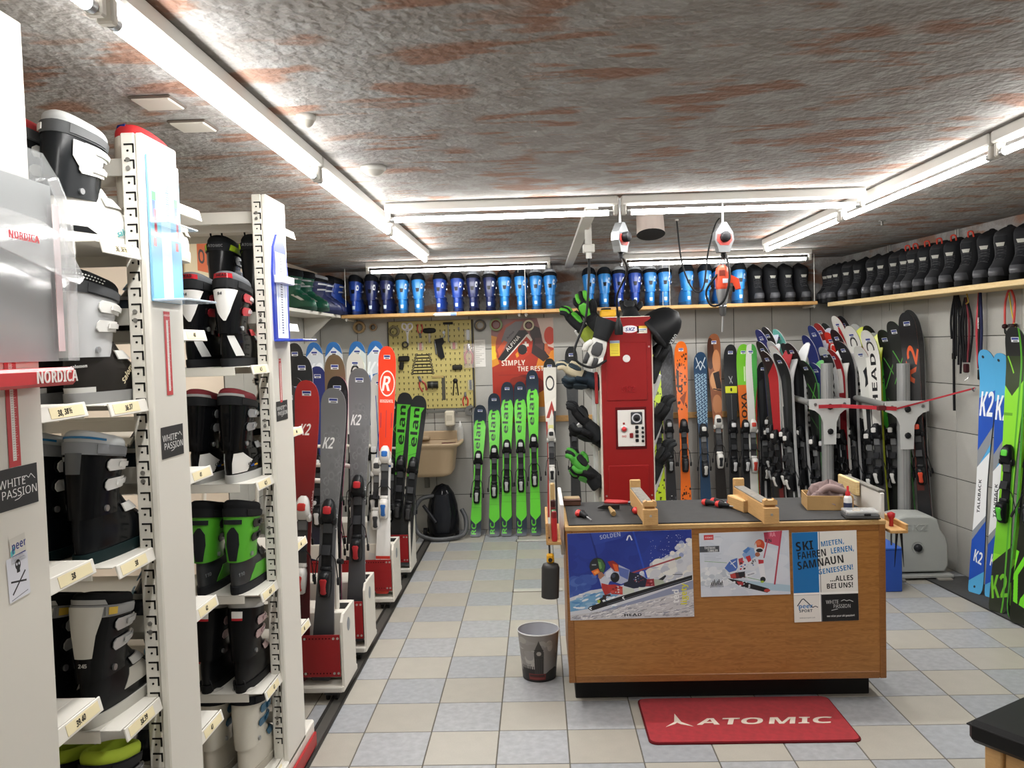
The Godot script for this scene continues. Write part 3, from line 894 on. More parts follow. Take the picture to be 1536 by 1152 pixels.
	for s in [0.08, 0.8]:
		bl.rect(s, 0.24, s + 0.12, 0.3, "3fae52"); bl.rect(s, 0.3, s + 0.1, 0.42, "2c4a9c"); bl.rect(s + 0.05, 0.36, s + 0.13, 0.52, "c2303c"); bl.rect(s, 0.56, s + 0.09, 0.62, "c2303c")
	for k in 14: bl.rect(0.47, 0.56 + k * 0.029, 0.53, 0.57 + k * 0.029, "e8f4fa")
	var bp := part(g2, "printed_board", cbox(0.006, 0.38, 0.19, 0.002), mat("7fb6df", 0.3), Vector3(0.0, 0.19, 0))
	part(bp, "print", sheet_mesh(0.186, 0.376), printed(bl, 0.25), Vector3(0.0034, 0, 0), facing(Vector3.RIGHT))
	part(g2, "clear_tray", cbox(0.09, 0.006, 0.2, 0.002), glass("dbe6ee", 0.5), Vector3(0.05, 0.003, 0))
	part(g2, "clear_slider", cbox(0.05, 0.005, 0.19, 0.002), glass("dbe6ee", 0.5), Vector3(0.028, 0.205, 0))
	var pc := on_x(420, 511, RACK + 0.01)
	var g3 := thing("foot_gauge", "dark blue rimmed foot gauge with rounded top", "foot gauge", Vector3(RACK + 0.004, pc.y, -3.27))
	var ol := []
	for q in [[-0.09, 0.0], [0.09, 0.0], [0.095, 0.26], [0.075, 0.36], [0.03, 0.41], [-0.03, 0.41], [-0.075, 0.36], [-0.095, 0.26]]: ol.append_array(q)
	part(g3, "rim", plate(ol, 0.01), mat("2237a0", 0.3), Vector3(0, 0, 0), facing(Vector3.RIGHT))
	var wl := Sheet.new(128, 320, "dfe4ee")
	for k in 30: wl.rect(0.42, 0.06 + k * 0.03, 0.58, 0.075 + k * 0.03, "39404f")
	wl.rect(0.12, 0.1, 0.2, 0.9, "aab6da"); wl.rect(0.8, 0.1, 0.88, 0.9, "aab6da")
	part(g3, "scale_print", sheet_mesh(0.135, 0.33), printed(wl, 0.35), Vector3(0.0062, 0.175, 0), facing(Vector3.RIGHT))
	part(g3, "foot_tray", cbox(0.11, 0.008, 0.2, 0.002), mat("2f48b8", 0.3), Vector3(0.055, 0.0, 0))
	part(g3, "white_slider", cbox(0.03, 0.03, 0.17, 0.003), mat("e9ecf2", 0.3), Vector3(0.018, 0.235, 0))


# ---------- skis ----------
const SKI_T := [0.0, 0.006, 0.02, 0.045, 0.08, 0.14, 0.22, 0.3, 0.38, 0.46, 0.54, 0.62, 0.7, 0.77, 0.82, 0.86, 0.885, 0.91, 0.93, 0.945, 0.96, 0.972, 0.982, 0.99, 0.995, 0.998, 1.0]
func ski_half(t: float, wt: float, ww: float, wl: float) -> float:
	if t < 0.04: return wl * (0.72 + 0.28 * sqrt(clampf(1.0 - pow(1.0 - t / 0.04, 2), 0, 1)))
	if t < 0.46: return lerpf(wl, ww, smoothstep(0.0, 1.0, (t - 0.04) / 0.42))
	if t < 0.93: return lerpf(ww, wt, pow(smoothstep(0.0, 1.0, (t - 0.46) / 0.47), 0.9))
	return maxf(0.0015, wt * pow(clampf(1.0 - pow((t - 0.93) / 0.07, 2.4), 0, 1), 0.44))
func ski_rise(t: float, rise: float) -> float:
	if t > 0.84: return rise * pow((t - 0.84) / 0.16, 1.9)
	return 0.012 * pow(clampf((0.05 - t) / 0.05, 0, 1), 2)
func ski_geo(L: float, wt: float, ww: float, wl: float, rise: float) -> Array:
	var key := "ski%.2f,%.3f,%.3f,%.3f" % [L, wt, ww, rise]
	if shared.has(key): return shared[key]
	var lt := []
	var rt := []
	var lb := []
	var rb := []
	var uv := []
	for t in SKI_T:
		var w := ski_half(t, wt, ww, wl)
		var z := ski_rise(t, rise)
		var th := 0.006 + 0.007 * sin(PI * clampf(t, 0.05, 0.95))
		lt.append(Vector3(-w, t * L, z + th)); rt.append(Vector3(w, t * L, z + th))
		lb.append(Vector3(-w, t * L, z)); rb.append(Vector3(w, t * L, z))
		uv.append([Vector2(0.5 - w / wt / 2, 1.0 - t), Vector2(0.5, 1.0 - t), Vector2(0.5 + w / wt / 2, 1.0 - t)])
	var top := MB.new()
	var rows := []
	for i in lt.size(): rows.append([lt[i], (lt[i] + rt[i]) / 2 + Vector3(0, 0, 0.0012), rt[i]])
	top.grid(rows, false, Vector3(0, 0, 1), uv)
	var bot := MB.new()
	rows = []
	for i in lt.size(): rows.append([lb[i], rb[i]])
	bot.grid(rows, false, Vector3(0, 0, -1))
	var sl := []
	var sr := []
	for i in lt.size():
		sl.append([lb[i], lt[i]]); sr.append([rb[i], rt[i]])
	bot.grid(sl, false, Vector3(-1, 0, 0))
	bot.grid(sr, false, Vector3(1, 0, 0))
	bot.face([lb[0], rb[0], rt[0], lt[0]], Vector3.DOWN)
	shared[key] = [top.mesh(), bot.mesh()]
	return shared[key]
func hump(rows: Array, k := 10) -> ArrayMesh:
	var m := MB.new()
	var rr := []
	for q in rows:
		var r := PackedVector3Array()
		for i in k + 1:
			var a := PI * i / k
			r.append(Vector3(signf(cos(a)) * pow(absf(cos(a)), 0.6) * q[1], q[0], pow(sin(a), 0.6) * q[2] + (q[3] if q.size() > 3 else 0.0)))
		rr.append(r)
	m.loft(rr)
	return m.mesh()
func once(key: String, make: Callable) -> ArrayMesh:
	if not shared.has(key): shared[key] = make.call()
	return shared[key]
func add_binding(o: Node3D, L: float, main, accent, light: bool) -> void:
	var yc := 0.455 * L
	var z0 := 0.0115
	var mm := mat(main, 0.3)
	var ma := mat(accent, 0.35)
	part(o, "binding_plate", cbox(0.048, 0.38, 0.012, 0.003), mat("1c1d1f", 0.5) if not light else mat("3a3b3d", 0.5), Vector3(0, yc, z0 + 0.005))
	var toe := part(o, "toe_binding", once("toe", func(): return hump([[-0.05, 0.02, 0.016], [-0.046, 0.033, 0.024], [-0.03, 0.038, 0.036], [-0.012, 0.037, 0.048], [0.012, 0.034, 0.05], [0.035, 0.031, 0.042], [0.055, 0.024, 0.028], [0.066, 0.013, 0.014]])), mm, Vector3(0, yc + 0.165, z0 + 0.01))
	part(toe, "toe_cap", once("toecap", func(): return hump([[-0.004, 0.012, 0.006], [0.0, 0.02, 0.01], [0.028, 0.02, 0.009], [0.034, 0.012, 0.004]])), ma, Vector3(0, 0, 0.043))
	part(toe, "friction_pad", cbox(0.046, 0.05, 0.012, 0.003), mat("6a6c6e", 0.4) if light else mat("35373a", 0.4), Vector3(0, -0.076, 0.006))
	for s in [-1.0, 1.0]: part(toe, "wing", once("wing", func(): return hump([[-0.02, 0.006, 0.01], [-0.012, 0.012, 0.026], [0.012, 0.011, 0.03], [0.022, 0.006, 0.012]])), mm, Vector3(s * 0.032, -0.04, 0))
	var heel := part(o, "heel_binding", once("heel", func(): return hump([[-0.095, 0.016, 0.016], [-0.088, 0.026, 0.03], [-0.06, 0.029, 0.05], [-0.025, 0.031, 0.062], [0.005, 0.031, 0.066], [0.026, 0.028, 0.056], [0.036, 0.02, 0.03]])), mm, Vector3(0, yc - 0.15, z0 + 0.008))
	part(heel, "heel_lever", once("lever", func(): return hump([[-0.075, 0.01, 0.008], [-0.066, 0.016, 0.014], [-0.03, 0.014, 0.014], [0.0, 0.018, 0.012], [0.008, 0.012, 0.006]])), ma, Vector3(0, -0.005, 0.058), Basis(Vector3.RIGHT, 0.35))
	part(heel, "heel_cup", once("cup", func(): return hump([[-0.006, 0.026, 0.02], [0.0, 0.03, 0.03], [0.014, 0.026, 0.02]])), mm, Vector3(0, 0.04, 0))
	var br := part(o, "brake", once("brake", func():
		var m := MB.new()
		for s in [-1.0, 1.0]:
			m.tube([Vector3(s * 0.022, 0.06, 0.03), Vector3(s * 0.044, 0.03, 0.018), Vector3(s * 0.052, -0.03, 0.0), Vector3(s * 0.056, -0.075, -0.016)], 0.0028, 6)
			m.box(Vector3(0.013, 0.04, 0.014), Vector3(s * 0.057, -0.082, -0.018), Basis(Vector3.RIGHT, 0.35), 0.003)
		m.box(Vector3(0.046, 0.05, 0.006), Vector3(0, 0.075, 0.036), Basis(Vector3.RIGHT, -0.3), 0.002)
		return m.mesh()), mat("26272a", 0.4), Vector3(0, yc - 0.09, z0))
func put_ski(style: String, label: String, tail: Vector3, tip: Vector3, face: Vector3, group := "", rise := 0.05) -> Node3D:
	var called := "ski"
	var st: Dictionary = SKIS[style]
	var up := (tip - tail)
	var L := up.length()
	L = round(L * 50) / 50
	up = up.normalized()
	var z := (face - up * face.dot(up)).normalized()
	var o := thing(called, label, "ski", tail, Basis(up.cross(z), up, z), group)
	var k: float = st.get("w", 1.0)
	var g := ski_geo(L, 0.058 * k, 0.037 * k, 0.05 * k, st.get("rise", rise))
	part(o, "topsheet", g[0], ski_mat(style))
	part(o, "base", g[1], mat(st.get("edge", "2b2c2e"), 0.35))
	if st.get("bind", "") != "": add_binding(o, L, st.bind, st.get("acc", "c9cacb"), st.get("light", false))
	return o
func ski_mat(style: String) -> StandardMaterial3D:
	if mats.has("ski_" + style): return mats["ski_" + style]
	var st: Dictionary = SKIS[style]
	var s := Sheet.new(128, 1024, st.c)
	for q in st.get("art", []):
		match q[0]:
			"r": s.rect(q[1], q[2], q[3], q[4], q[5])
			"p": s.poly(q[1], q[2])
			"t": s.text(q[1], q[2], q[3], q[4], q[5], q[6] if q.size() > 6 else -PI / 2, q[7] if q.size() > 7 else 1.0, q[8] if q.size() > 8 else true, q[9] if q.size() > 9 else 0.0)
			"l": s.line(q[1], q[2], q[3], q[4], q[5], q[6])
			"d": s.disc(q[1], q[2], q[3], q[4], q[5])
			"fade":   # printed two-tone dye
				for k in 64: s.rect(0, lerpf(q[1], q[2], k / 64.0), 1, lerpf(q[1], q[2], (k + 1.2) / 64.0), Color(q[3]).lerp(Color(q[4]), k / 63.0))
			"rosettes":
				var r := RandomNumberGenerator.new()
				r.seed = 5
				for k in 60:
					var y := r.randf_range(q[1], q[2])
					var d := r.randf_range(0.05, 0.13)
					var x := r.randf_range(0.1, 0.9)
					s.disc(x, y, d, d / 8, Color(q[3]).lerp(Color(q[4]), r.randf()))
					s.disc(x, y, d * 0.6, d * 0.6 / 8, q[3])
			"scribble":
				var r := RandomNumberGenerator.new()
				r.seed = 9
				for k in q[5]:
					var x := r.randf_range(0.05, 0.85)
					var y := r.randf_range(q[1], q[2])
					s.rect(x, y, x + r.randf_range(0.03, 0.16), y + r.randf_range(0.004, 0.018), q[3] if r.randf() < 0.75 else q[4])
			"weave":
				for k in 26:
					var y: float = q[1] + (q[2] - q[1]) * k / 26.0
					var h: float = (q[2] - q[1]) / 26.0
					for j in 4:
						var x := 0.06 + j * 0.22
						if (k + j) % 3 == 0: s.poly([x, y + h, x + 0.11, y, x + 0.22, y + h], q[3])
						elif (k + j) % 3 == 1: s.line(x, y, x + 0.2, y + h, 0.035, q[3])
						else: s.line(x + 0.2, y, x, y + h, 0.035, q[3])
			"ring":
				for k in 48:
					var a := TAU * k / 48
					var b := TAU * (k + 1) / 48
					s.line(q[1] + q[3] * cos(a), q[2] + q[3] / 8 * sin(a), q[1] + q[3] * cos(b), q[2] + q[3] / 8 * sin(b), q[4], q[5])
	if st.get("tag", true):
		s.rect(0.32, 0.036, 0.68, 0.052, "dfe2e6"); s.rect(0.34, 0.038, 0.66, 0.044, "2b3a86"); s.rect(0.4, 0.047, 0.62, 0.05, "2a2a2c")
	var m := printed(s, st.get("rough", 0.3))
	mats["ski_" + style] = m
	return m
const PAT := "1e1f22"
const SKIS := {
	"k2_red": {"c": "a62a2b", "w": 1.03, "bind": "d2d0cc", "acc": "c4342f", "light": true, "edge": "8f2a2c", "art": [["fade", 0.0, 0.75, "ad2c2c", "4a171b"], ["r", 0, 0.75, 1, 1, "45161a"], ["t", "K2", 0.45, 0.165, 0.038, "e6e2de", 0.0, 0.9, true, 0.35], ["t", "Luv Machine", 0.86, 0.42, 0.012, "d9d2cf"], ["d", 0.5, 0.46, 0.03, 0.004, "8e7a7a"]]},
	"k2_grey": {"c": "707173", "w": 1.06, "bind": "1b1c1e", "acc": "b3242b", "edge": "8b8790", "art": [["fade", 0.3, 0.9, "6d6e70", "3a3b3f"], ["rosettes", 0.12, 0.48, "6a6b6d", "7d7e80"], ["r", 0, 0.9, 1, 1, "393a3e"], ["t", "K2", 0.36, 0.19, 0.038, "dcdcdc", 0.0, 0.9, true, 0.35], ["t", "Luv It", 0.85, 0.46, 0.014, "d8d8d8"]]},
	"k2_dark": {"c": "4b4c4f", "bind": "1b1c1e", "acc": "55585c", "art": [["t", "K2", 0.36, 0.19, 0.038, "b9b9bb", 0.0, 0.9, true, 0.35], ["rosettes", 0.05, 0.4, "48494c", "55565a"]]},
	"rossi": {"c": "ee4426", "bind": "e3e2de", "acc": "2d6fc0", "light": true, "edge": "d8d6d0", "art": [["ring", 0.52, 0.15, 0.4, 0.05, "f2ece6"], ["t", "R", 0.5, 0.15, 0.06, "f2ece6", 0.0, 1.3, true, 0.2], ["t", "ROSSIGNOL", 0.5, 0.222, 0.012, "f2ece6", 0.0, 1.0], ["l", 0.2, 0.27, 0.2, 0.33, 0.02, "3a2a6a"], ["l", 0.5, 0.26, 0.5, 0.37, 0.02, "3a2a6a"], ["l", 0.8, 0.27, 0.8, 0.33, 0.02, "3a2a6a"], ["r", 0, 0.45, 1, 1, "e6e6e4"], ["t", "HERO", 0.5, 0.44, 0.03, "f0ece6", 0.0, 0.8], ["r", 0.12, 0.466, 0.56, 0.476, "d63c30"], ["r", 0.12, 0.482, 0.86, 0.49, "2c5ea8"], ["p", [0.1, 0.9, 0.35, 0.86, 0.35, 0.96, 0.1, 1.0], "2c5ea8"], ["t", "LT", 0.5, 0.92, 0.05, "2c5ea8", 0.0, 1.3], ["r", 0.1, 0.85, 0.9, 0.862, "d63c30"], ["r", 0, 0.975, 1, 1, "d63c30"]]},
	"white_side": {"c": "c9c9c6", "bind": "d8d8d5", "acc": "3a3b3e", "light": true, "edge": "9a9b9b", "art": [["l", 0.3, 0.1, 0.6, 0.4, 0.04, "2b55a6"], ["l", 0.7, 0.1, 0.4, 0.4, 0.04, "2b55a6"]]},
	"elan_rc": {"c": "23303f", "w": 0.98, "bind": "17181a", "acc": "b9bbbc", "edge": "1f2a34", "art": [["p", [0.0, 0.17, 0.16, 0.12, 0.5, 0.105, 0.84, 0.12, 1.0, 0.17, 1.0, 0.85, 0.86, 0.88, 0.5, 0.91, 0.14, 0.88, 0.0, 0.85], "62cf35"], ["p", [0.3, 0.1, 0.36, 0.13, 0.7, 0.12, 0.64, 0.1], "23303f"], ["t", "elan", 0.36, 0.235, 0.05, "18301c", -PI / 2, 1.45], ["t", "RC", 0.35, 0.945, 0.045, "58c433", -PI / 2, 1.1], ["r", 0.6, 0.2, 0.64, 0.24, "4aa22a"], ["r", 0.1, 0.7, 0.9, 0.704, "55b82d"], ["r", 0.1, 0.74, 0.9, 0.744, "55b82d"], ["r", 0.14, 0.78, 0.86, 0.784, "55b82d"]]},
	"elan_race": {"c": "58bf38", "bind": "17181a", "acc": "3a3b3d", "edge": "202123", "art": [["r", 0, 0, 1, 0.07, "2a2c2e"], ["p", [0.7, 0.1, 1, 0.05, 1, 0.5, 0.45, 0.5, 0.6, 0.35], "1f2123"], ["t", "elan", 0.35, 0.19, 0.055, "18221a", -PI / 2, 1.5], ["r", 0, 0.48, 1, 1, "222426"], ["r", 0.0, 0.44, 0.8, 0.46, "58bf38"], ["l", 0.1, 0.3, 0.6, 0.28, 0.02, "2f7a24"], ["l", 0.1, 0.36, 0.6, 0.34, 0.02, "2f7a24"]], "tag": false},
	"k2_blue": {"c": "2a66a8", "bind": "1b1c1e", "acc": "c9cacb", "edge": "b8babb", "art": [["p", [0, 0.06, 0.5, 0.02, 1, 0.05, 1, 0.12, 0, 0.14], "cdd4da"], ["t", "K2", 0.45, 0.12, 0.075, "e8ecf0", 0.0, 1.0, true, 0.3], ["p", [0, 0.2, 1, 0.16, 1, 0.3, 0, 0.34], "16304f"], ["r", 0, 0.34, 1, 1, "c9cdd0"], ["ring", 0.5, 0.3, 0.4, 0.04, "16304f"]]},
	"carbon": {"c": "26282a", "bind": "1b1c1e", "acc": "8d8f91", "edge": "a9abac", "art": [["scribble", 0.08, 0.6, "2f3133", "1f2022", 60]]},
	"brown": {"c": "6b5a45", "bind": "1b1c1e", "acc": "c9cacb", "edge": "b8b6b0", "art": [["r", 0, 0.2, 1, 0.24, "4a3d30"], ["r", 0, 0.24, 1, 1, "2a2725"]]},
	"head_white": {"c": "d9d8d2", "bind": "202124", "acc": "d6d6d3", "light": true, "edge": "b9c23a", "art": [["ring", 0.5, 0.08, 0.22, 0.08, "1b1c1f"], ["r", 0.2, 0.09, 0.8, 0.12, "d9d8d2"], ["t", "HEAD", 0.5, 0.22, 0.045, "17181b", -PI / 2, 1.5], ["r", 0, 0.34, 1, 1, "2a2b2d"], ["r", 0.2, 0.34, 0.8, 0.42, "d9d8d2"]]},
	"race_ac": {"c": "dcd9cf", "bind": "d6d4ce", "acc": "2a2b2d", "light": true, "edge": "26272a", "art": [["r", 0, 0, 1, 0.05, "2b2c2a"], ["ring", 0.5, 0.14, 0.3, 0.09, "26272a"], ["p", [0.1, 0.26, 0.9, 0.22, 0.9, 0.3, 0.1, 0.38], "e6e2d8"], ["p", [0.15, 0.34, 0.6, 0.24, 0.95, 0.34, 0.75, 0.34, 0.6, 0.29, 0.4, 0.34], "a8322a"], ["p", [0.1, 0.36, 0.25, 0.36, 0.25, 0.9, 0.1, 0.9], "a8322a"], ["r", 0.3, 0.38, 0.7, 0.62, "d9d78e"], ["r", 0.72, 0.3, 1, 1, "2a2b2d"]]},
	"lime_black": {"c": "b6cf2d", "bind": "1c1d1f", "acc": "4a4c4e", "art": [["scribble", 0.2, 0.55, "23250f", "23250f", 26], ["t", "K2", 0.5, 0.35, 0.06, "20220e", 0.0, 1.0], ["r", 0, 0.0, 1, 0.05, "2a2b18"], ["scribble", 0.7, 0.95, "23250f", "4a5210", 20]]},
	"black_pink": {"c": "26272a", "bind": "1c1d1f", "acc": "8e9092", "edge": "c2427e", "art": [["scribble", 0.05, 0.45, "3a3b3f", "33343a", 90], ["l", 0.1, 0.2, 0.9, 0.12, 0.02, "45464a"], ["l", 0.1, 0.26, 0.9, 0.18, 0.02, "45464a"], ["scribble", 0.8, 0.98, "4a4b4f", "d9d9d9", 24]]},
	"orange": {"c": "e06a1c", "w": 1.0, "bind": "1c1d1f", "acc": "3a3b3d", "edge": "b84f16", "art": [["scribble", 0.06, 0.36, "2a1a10", "8a3c10", 46], ["d", 0.35, 0.25, 0.2, 0.02, "2a1a10"], ["d", 0.35, 0.25, 0.09, 0.009, "e06a1c"], ["p", [0.1, 0.14, 0.3, 0.16, 0.26, 0.25, 0.1, 0.24], "2a1a10"], ["p", [0.3, 0.3, 0.85, 0.26, 0.6, 0.34], "8a3c10"], ["scribble", 0.75, 0.98, "2a1a10", "2a1a10", 26]]},
	"navajo": {"c": "24415f", "w": 1.02, "bind": "26282b", "acc": "d3d2cc", "light": true, "edge": "1b2c40", "art": [["l", 0.15, 0.03, 0.5, 0.1, 0.06, "c9d2d8"], ["l", 0.85, 0.03, 0.5, 0.1, 0.06, "c9d2d8"], ["l", 0.15, 0.09, 0.5, 0.05, 0.05, "c9d2d8"], ["l", 0.85, 0.09, 0.5, 0.05, 0.05, "c9d2d8"], ["weave", 0.12, 0.4, "8fb0c4"], ["p", [0.5, 0.43, 0.7, 0.46, 0.5, 0.49, 0.3, 0.46], "9fb8c8"], ["r", 0.3, 0.95, 0.5, 0.96, "d9dde0"]], "tag": false},
	"sunset": {"c": "7d4a2e", "w": 1.02, "bind": "d8d6d0", "acc": "2a2b2d", "light": true, "edge": "2a1c16", "art": [["d", 0.2, 0.1, 0.3, 0.08, "3a1f14"], ["d", 0.65, 0.14, 0.3, 0.06, "b57a50"], ["d", 0.5, 0.24, 0.4, 0.05, "c08a5c"], ["p", [0.35, 0.2, 0.8, 0.19, 0.95, 0.28, 0.55, 0.28], "201512"], ["l", 0.3, 0.28, 0.9, 0.29, 0.05, "201512"], ["d", 0.55, 0.36, 0.36, 0.05, "a8704a"], ["d", 0.6, 0.44, 0.4, 0.04, "8a5636"], ["r", 0, 0.5, 1, 1, "1d1a19"], ["d", 0.2, 0.9, 0.2, 0.03, "b57a50"]]},
	"black_yellow": {"c": "1d1f22", "bind": "1b1c1e", "acc": "c9cacb", "edge": "1b1c1e", "art": [["r", 0, 0.225, 1, 0.262, "c9cf2a"], ["d", 0.5, 0.243, 0.07, 0.01, "23250f"], ["l", 0.35, 0.17, 0.62, 0.21, 0.05, "9fa1a3"], ["l", 0.62, 0.17, 0.4, 0.21, 0.04, "9fa1a3"], ["l", 0.5, 0.27, 0.5, 0.5, 0.03, "6f7173"]]},
	"green_orange": {"c": "6cb52c", "bind": "1c1d1f", "acc": "c9cacb", "art": [["r", 0.56, 0.12, 0.64, 0.2, "cfe0b8"], ["r", 0, 0.22, 1, 0.45, "c9641c"], ["t", "OXA", 0.5, 0.33, 0.05, "221812"], ["r", 0, 0.45, 1, 1, "2a2b2d"]]},
	"white_green": {"c": "d3d3cd", "bind": "d3d2cd", "acc": "c03a2c", "light": true, "edge": "8a2c22", "art": [["p", [0.55, 0.0, 1, 0.0, 1, 1, 0.8, 1, 0.7, 0.3], "4aa04a"], ["p", [0.75, 0.35, 1, 0.2, 1, 1, 0.85, 1], "9a2f26"]]},
	"blade": {"c": "1c1d20", "bind": "1a1b1d", "acc": "d8d7d3", "light": true, "edge": "c2c3c3", "art": [["p", [0.2, 0.12, 0.5, 0.1, 0.5, 0.3, 0.3, 0.4], "2e3033"], ["r", 0.42, 0.45, 0.58, 0.9, "b9babb"]]},
	"red_black": {"c": "2a1b1d", "bind": "1b1c1e", "acc": "d3d2ce", "edge": "c9c9c6", "art": [["p", [0, 0.12, 1, 0.06, 1, 0.4, 0, 0.5], "a8232a"], ["r", 0.3, 0.5, 0.7, 1, "6a1c20"]]},
	"white_line": {"c": "cfcfca", "bind": "1e1f21", "acc": "dcdbd7", "light": true, "edge": "9b2a2e", "art": [["p", [0.35, 0.12, 0.65, 0.1, 0.6, 0.14, 0.68, 0.18, 0.4, 0.2, 0.45, 0.16], "1f2126"], ["l", 0.5, 0.3, 0.5, 0.5, 0.3, "2a2b2e"], ["r", 0, 0.5, 1, 1, "26272a"]]},
	"navy": {"c": "27306a", "bind": "1b1c1e", "acc": "c9cacb", "edge": "b9bcc9", "art": [["r", 0, 0.5, 1, 1, "1c1f33"]]},
	"crimson": {"c": "8c1f26", "bind": "1b1c1e", "acc": "d8d7d3", "edge": "d3d2cd", "art": [["r", 0.2, 0.1, 0.8, 0.22, "d5d2cc"], ["r", 0, 0.55, 1, 1, "241a1b"]]},
	"white_red": {"c": "dedcd6", "bind": "1b1c1e", "acc": "c9cacb", "edge": "b03036", "art": [["p", [0.5, 0.03, 0.85, 0.14, 0.6, 0.11, 0.5, 0.14, 0.4, 0.11, 0.15, 0.14], "c22a30"], ["r", 0, 0.6, 1, 1, "2a2b2d"]]},
	"signal": {"c": "d5362a", "bind": "1b1c1e", "acc": "c9cacb", "edge": "c9c9c6", "art": [["ring", 0.5, 0.1, 0.32, 0.06, "ece6e0"], ["r", 0, 0.42, 1, 1, "2b2c2e"]]},
	"forest": {"c": "3f9f2f", "bind": "1b1c1e", "acc": "c9cacb", "light": true, "edge": "2a2b2d", "art": [["scribble", 0.1, 0.34, "16381c", "1c4a22", 22], ["r", 0, 0.4, 1, 1, "cfcfca"], ["r", 0, 0.6, 1, 1, "2a2b2d"]]},
	"teal": {"c": "6fc0b4", "bind": "1b1c1e", "acc": "c9cacb", "edge": "c9cbca", "art": [["r", 0, 0.2, 1, 1, "26282b"]]},
	"black_green": {"c": "1e211f", "bind": "1a1b1d", "acc": "d8d7d3", "light": true, "edge": "5a9a5c", "art": [["l", 0.1, 0.12, 0.9, 0.22, 0.05, "4d9a3c"], ["l", 0.9, 0.12, 0.1, 0.26, 0.05, "4d9a3c"], ["l", 0.2, 0.3, 0.8, 0.36, 0.03, "3a6f34"]]},
	"k2_orange": {"c": "202124", "bind": "1b1c1e", "acc": "d8482a", "edge": "b5402e", "art": [["t", "K2", 0.5, 0.2, 0.075, "e25a24", -1.2, 1.25], ["r", 0.2, 0.36, 0.6, 0.7, "5a2622"]]},
	"marker": {"c": "b8bab9", "bind": "202124", "acc": "d6d6d3", "edge": "c9cbcb", "art": [["t", "NORDICA", 0.5, 0.26, 0.05, "26272a", -PI / 2, 1.2], ["p", [0, 0.04, 1, 0.04, 1, 0.1, 0, 0.14], "2b2c2e"], ["r", 0, 0.4, 1, 1, "2b2c2e"]]},
	"k2_wall": {"c": "52a9dc", "w": 1.0, "rise": 0.07, "edge": "3a3f48", "tag": false, "art": [["p", [0, 0.2, 1, 0.16, 1, 0.36, 0.5, 0.44, 0, 0.5], "1f50b4"], ["t", "K2", 0.5, 0.22, 0.1, "eef1f5", 0.0, 0.62, true, 0.1], ["p", [0.1, 0.42, 1, 0.3, 1, 0.36, 0.1, 0.5], "8a8f96"], ["p", [0.0, 0.5, 1, 0.4, 1, 0.66, 0, 0.78], "e8eaec"], ["t", "TALKBACK", 0.4, 0.6, 0.02, "2a2c30"], ["p", [0, 0.76, 1, 0.66, 1, 0.7, 0, 0.82], "8a8f96"], ["p", [0, 0.8, 1, 0.68, 1, 0.9, 0, 0.96], "1f50b4"], ["t", "K2", 0.55, 0.85, 0.05, "eef1f5", 0.2, 0.8], ["d", 0.35, 0.03, 0.07, 0.006, "24262c"], ["d", 0.45, 0.975, 0.06, 0.005, "24262c"]]},
	"k2_green": {"c": "86d32f", "w": 1.1, "rise": 0.07, "bind": "17181a", "acc": "55c23a", "edge": "3f8f2a", "art": [["r", 0, 0, 1, 0.1, "1d1f20"], ["p", [0, 0.1, 1, 0.1, 1, 0.17, 0.4, 0.24, 0, 0.2], "2c3a1e"], ["l", 0.1, 0.1, 0.4, 0.16, 0.05, "7cc22f"], ["r", 0.1, 0.3, 0.5, 0.31, "5fa024"], ["r", 0, 0.6, 1, 0.8, "6cba28"], ["p", [0, 0.84, 1, 0.76, 1, 1, 0, 1], "20281c"], ["t", "K2", 0.5, 0.91, 0.08, "6cba28", -0.2, 0.8], ["r", 0.7, 0.0, 0.78, 1.0, "4f9f2a"]]},
	"k2_lime": {"c": "22271f", "w": 1.1, "rise": 0.07, "bind": "17181a", "acc": "3a3b3d", "edge": "26282a", "tag": false, "art": [["p", [0.0, 0.1, 1, 0.16, 1, 0.4, 0, 0.34], "76e02f"], ["t", "K2", 0.5, 0.86, 0.16, "76e02f", 0.25, 0.62]]},
}
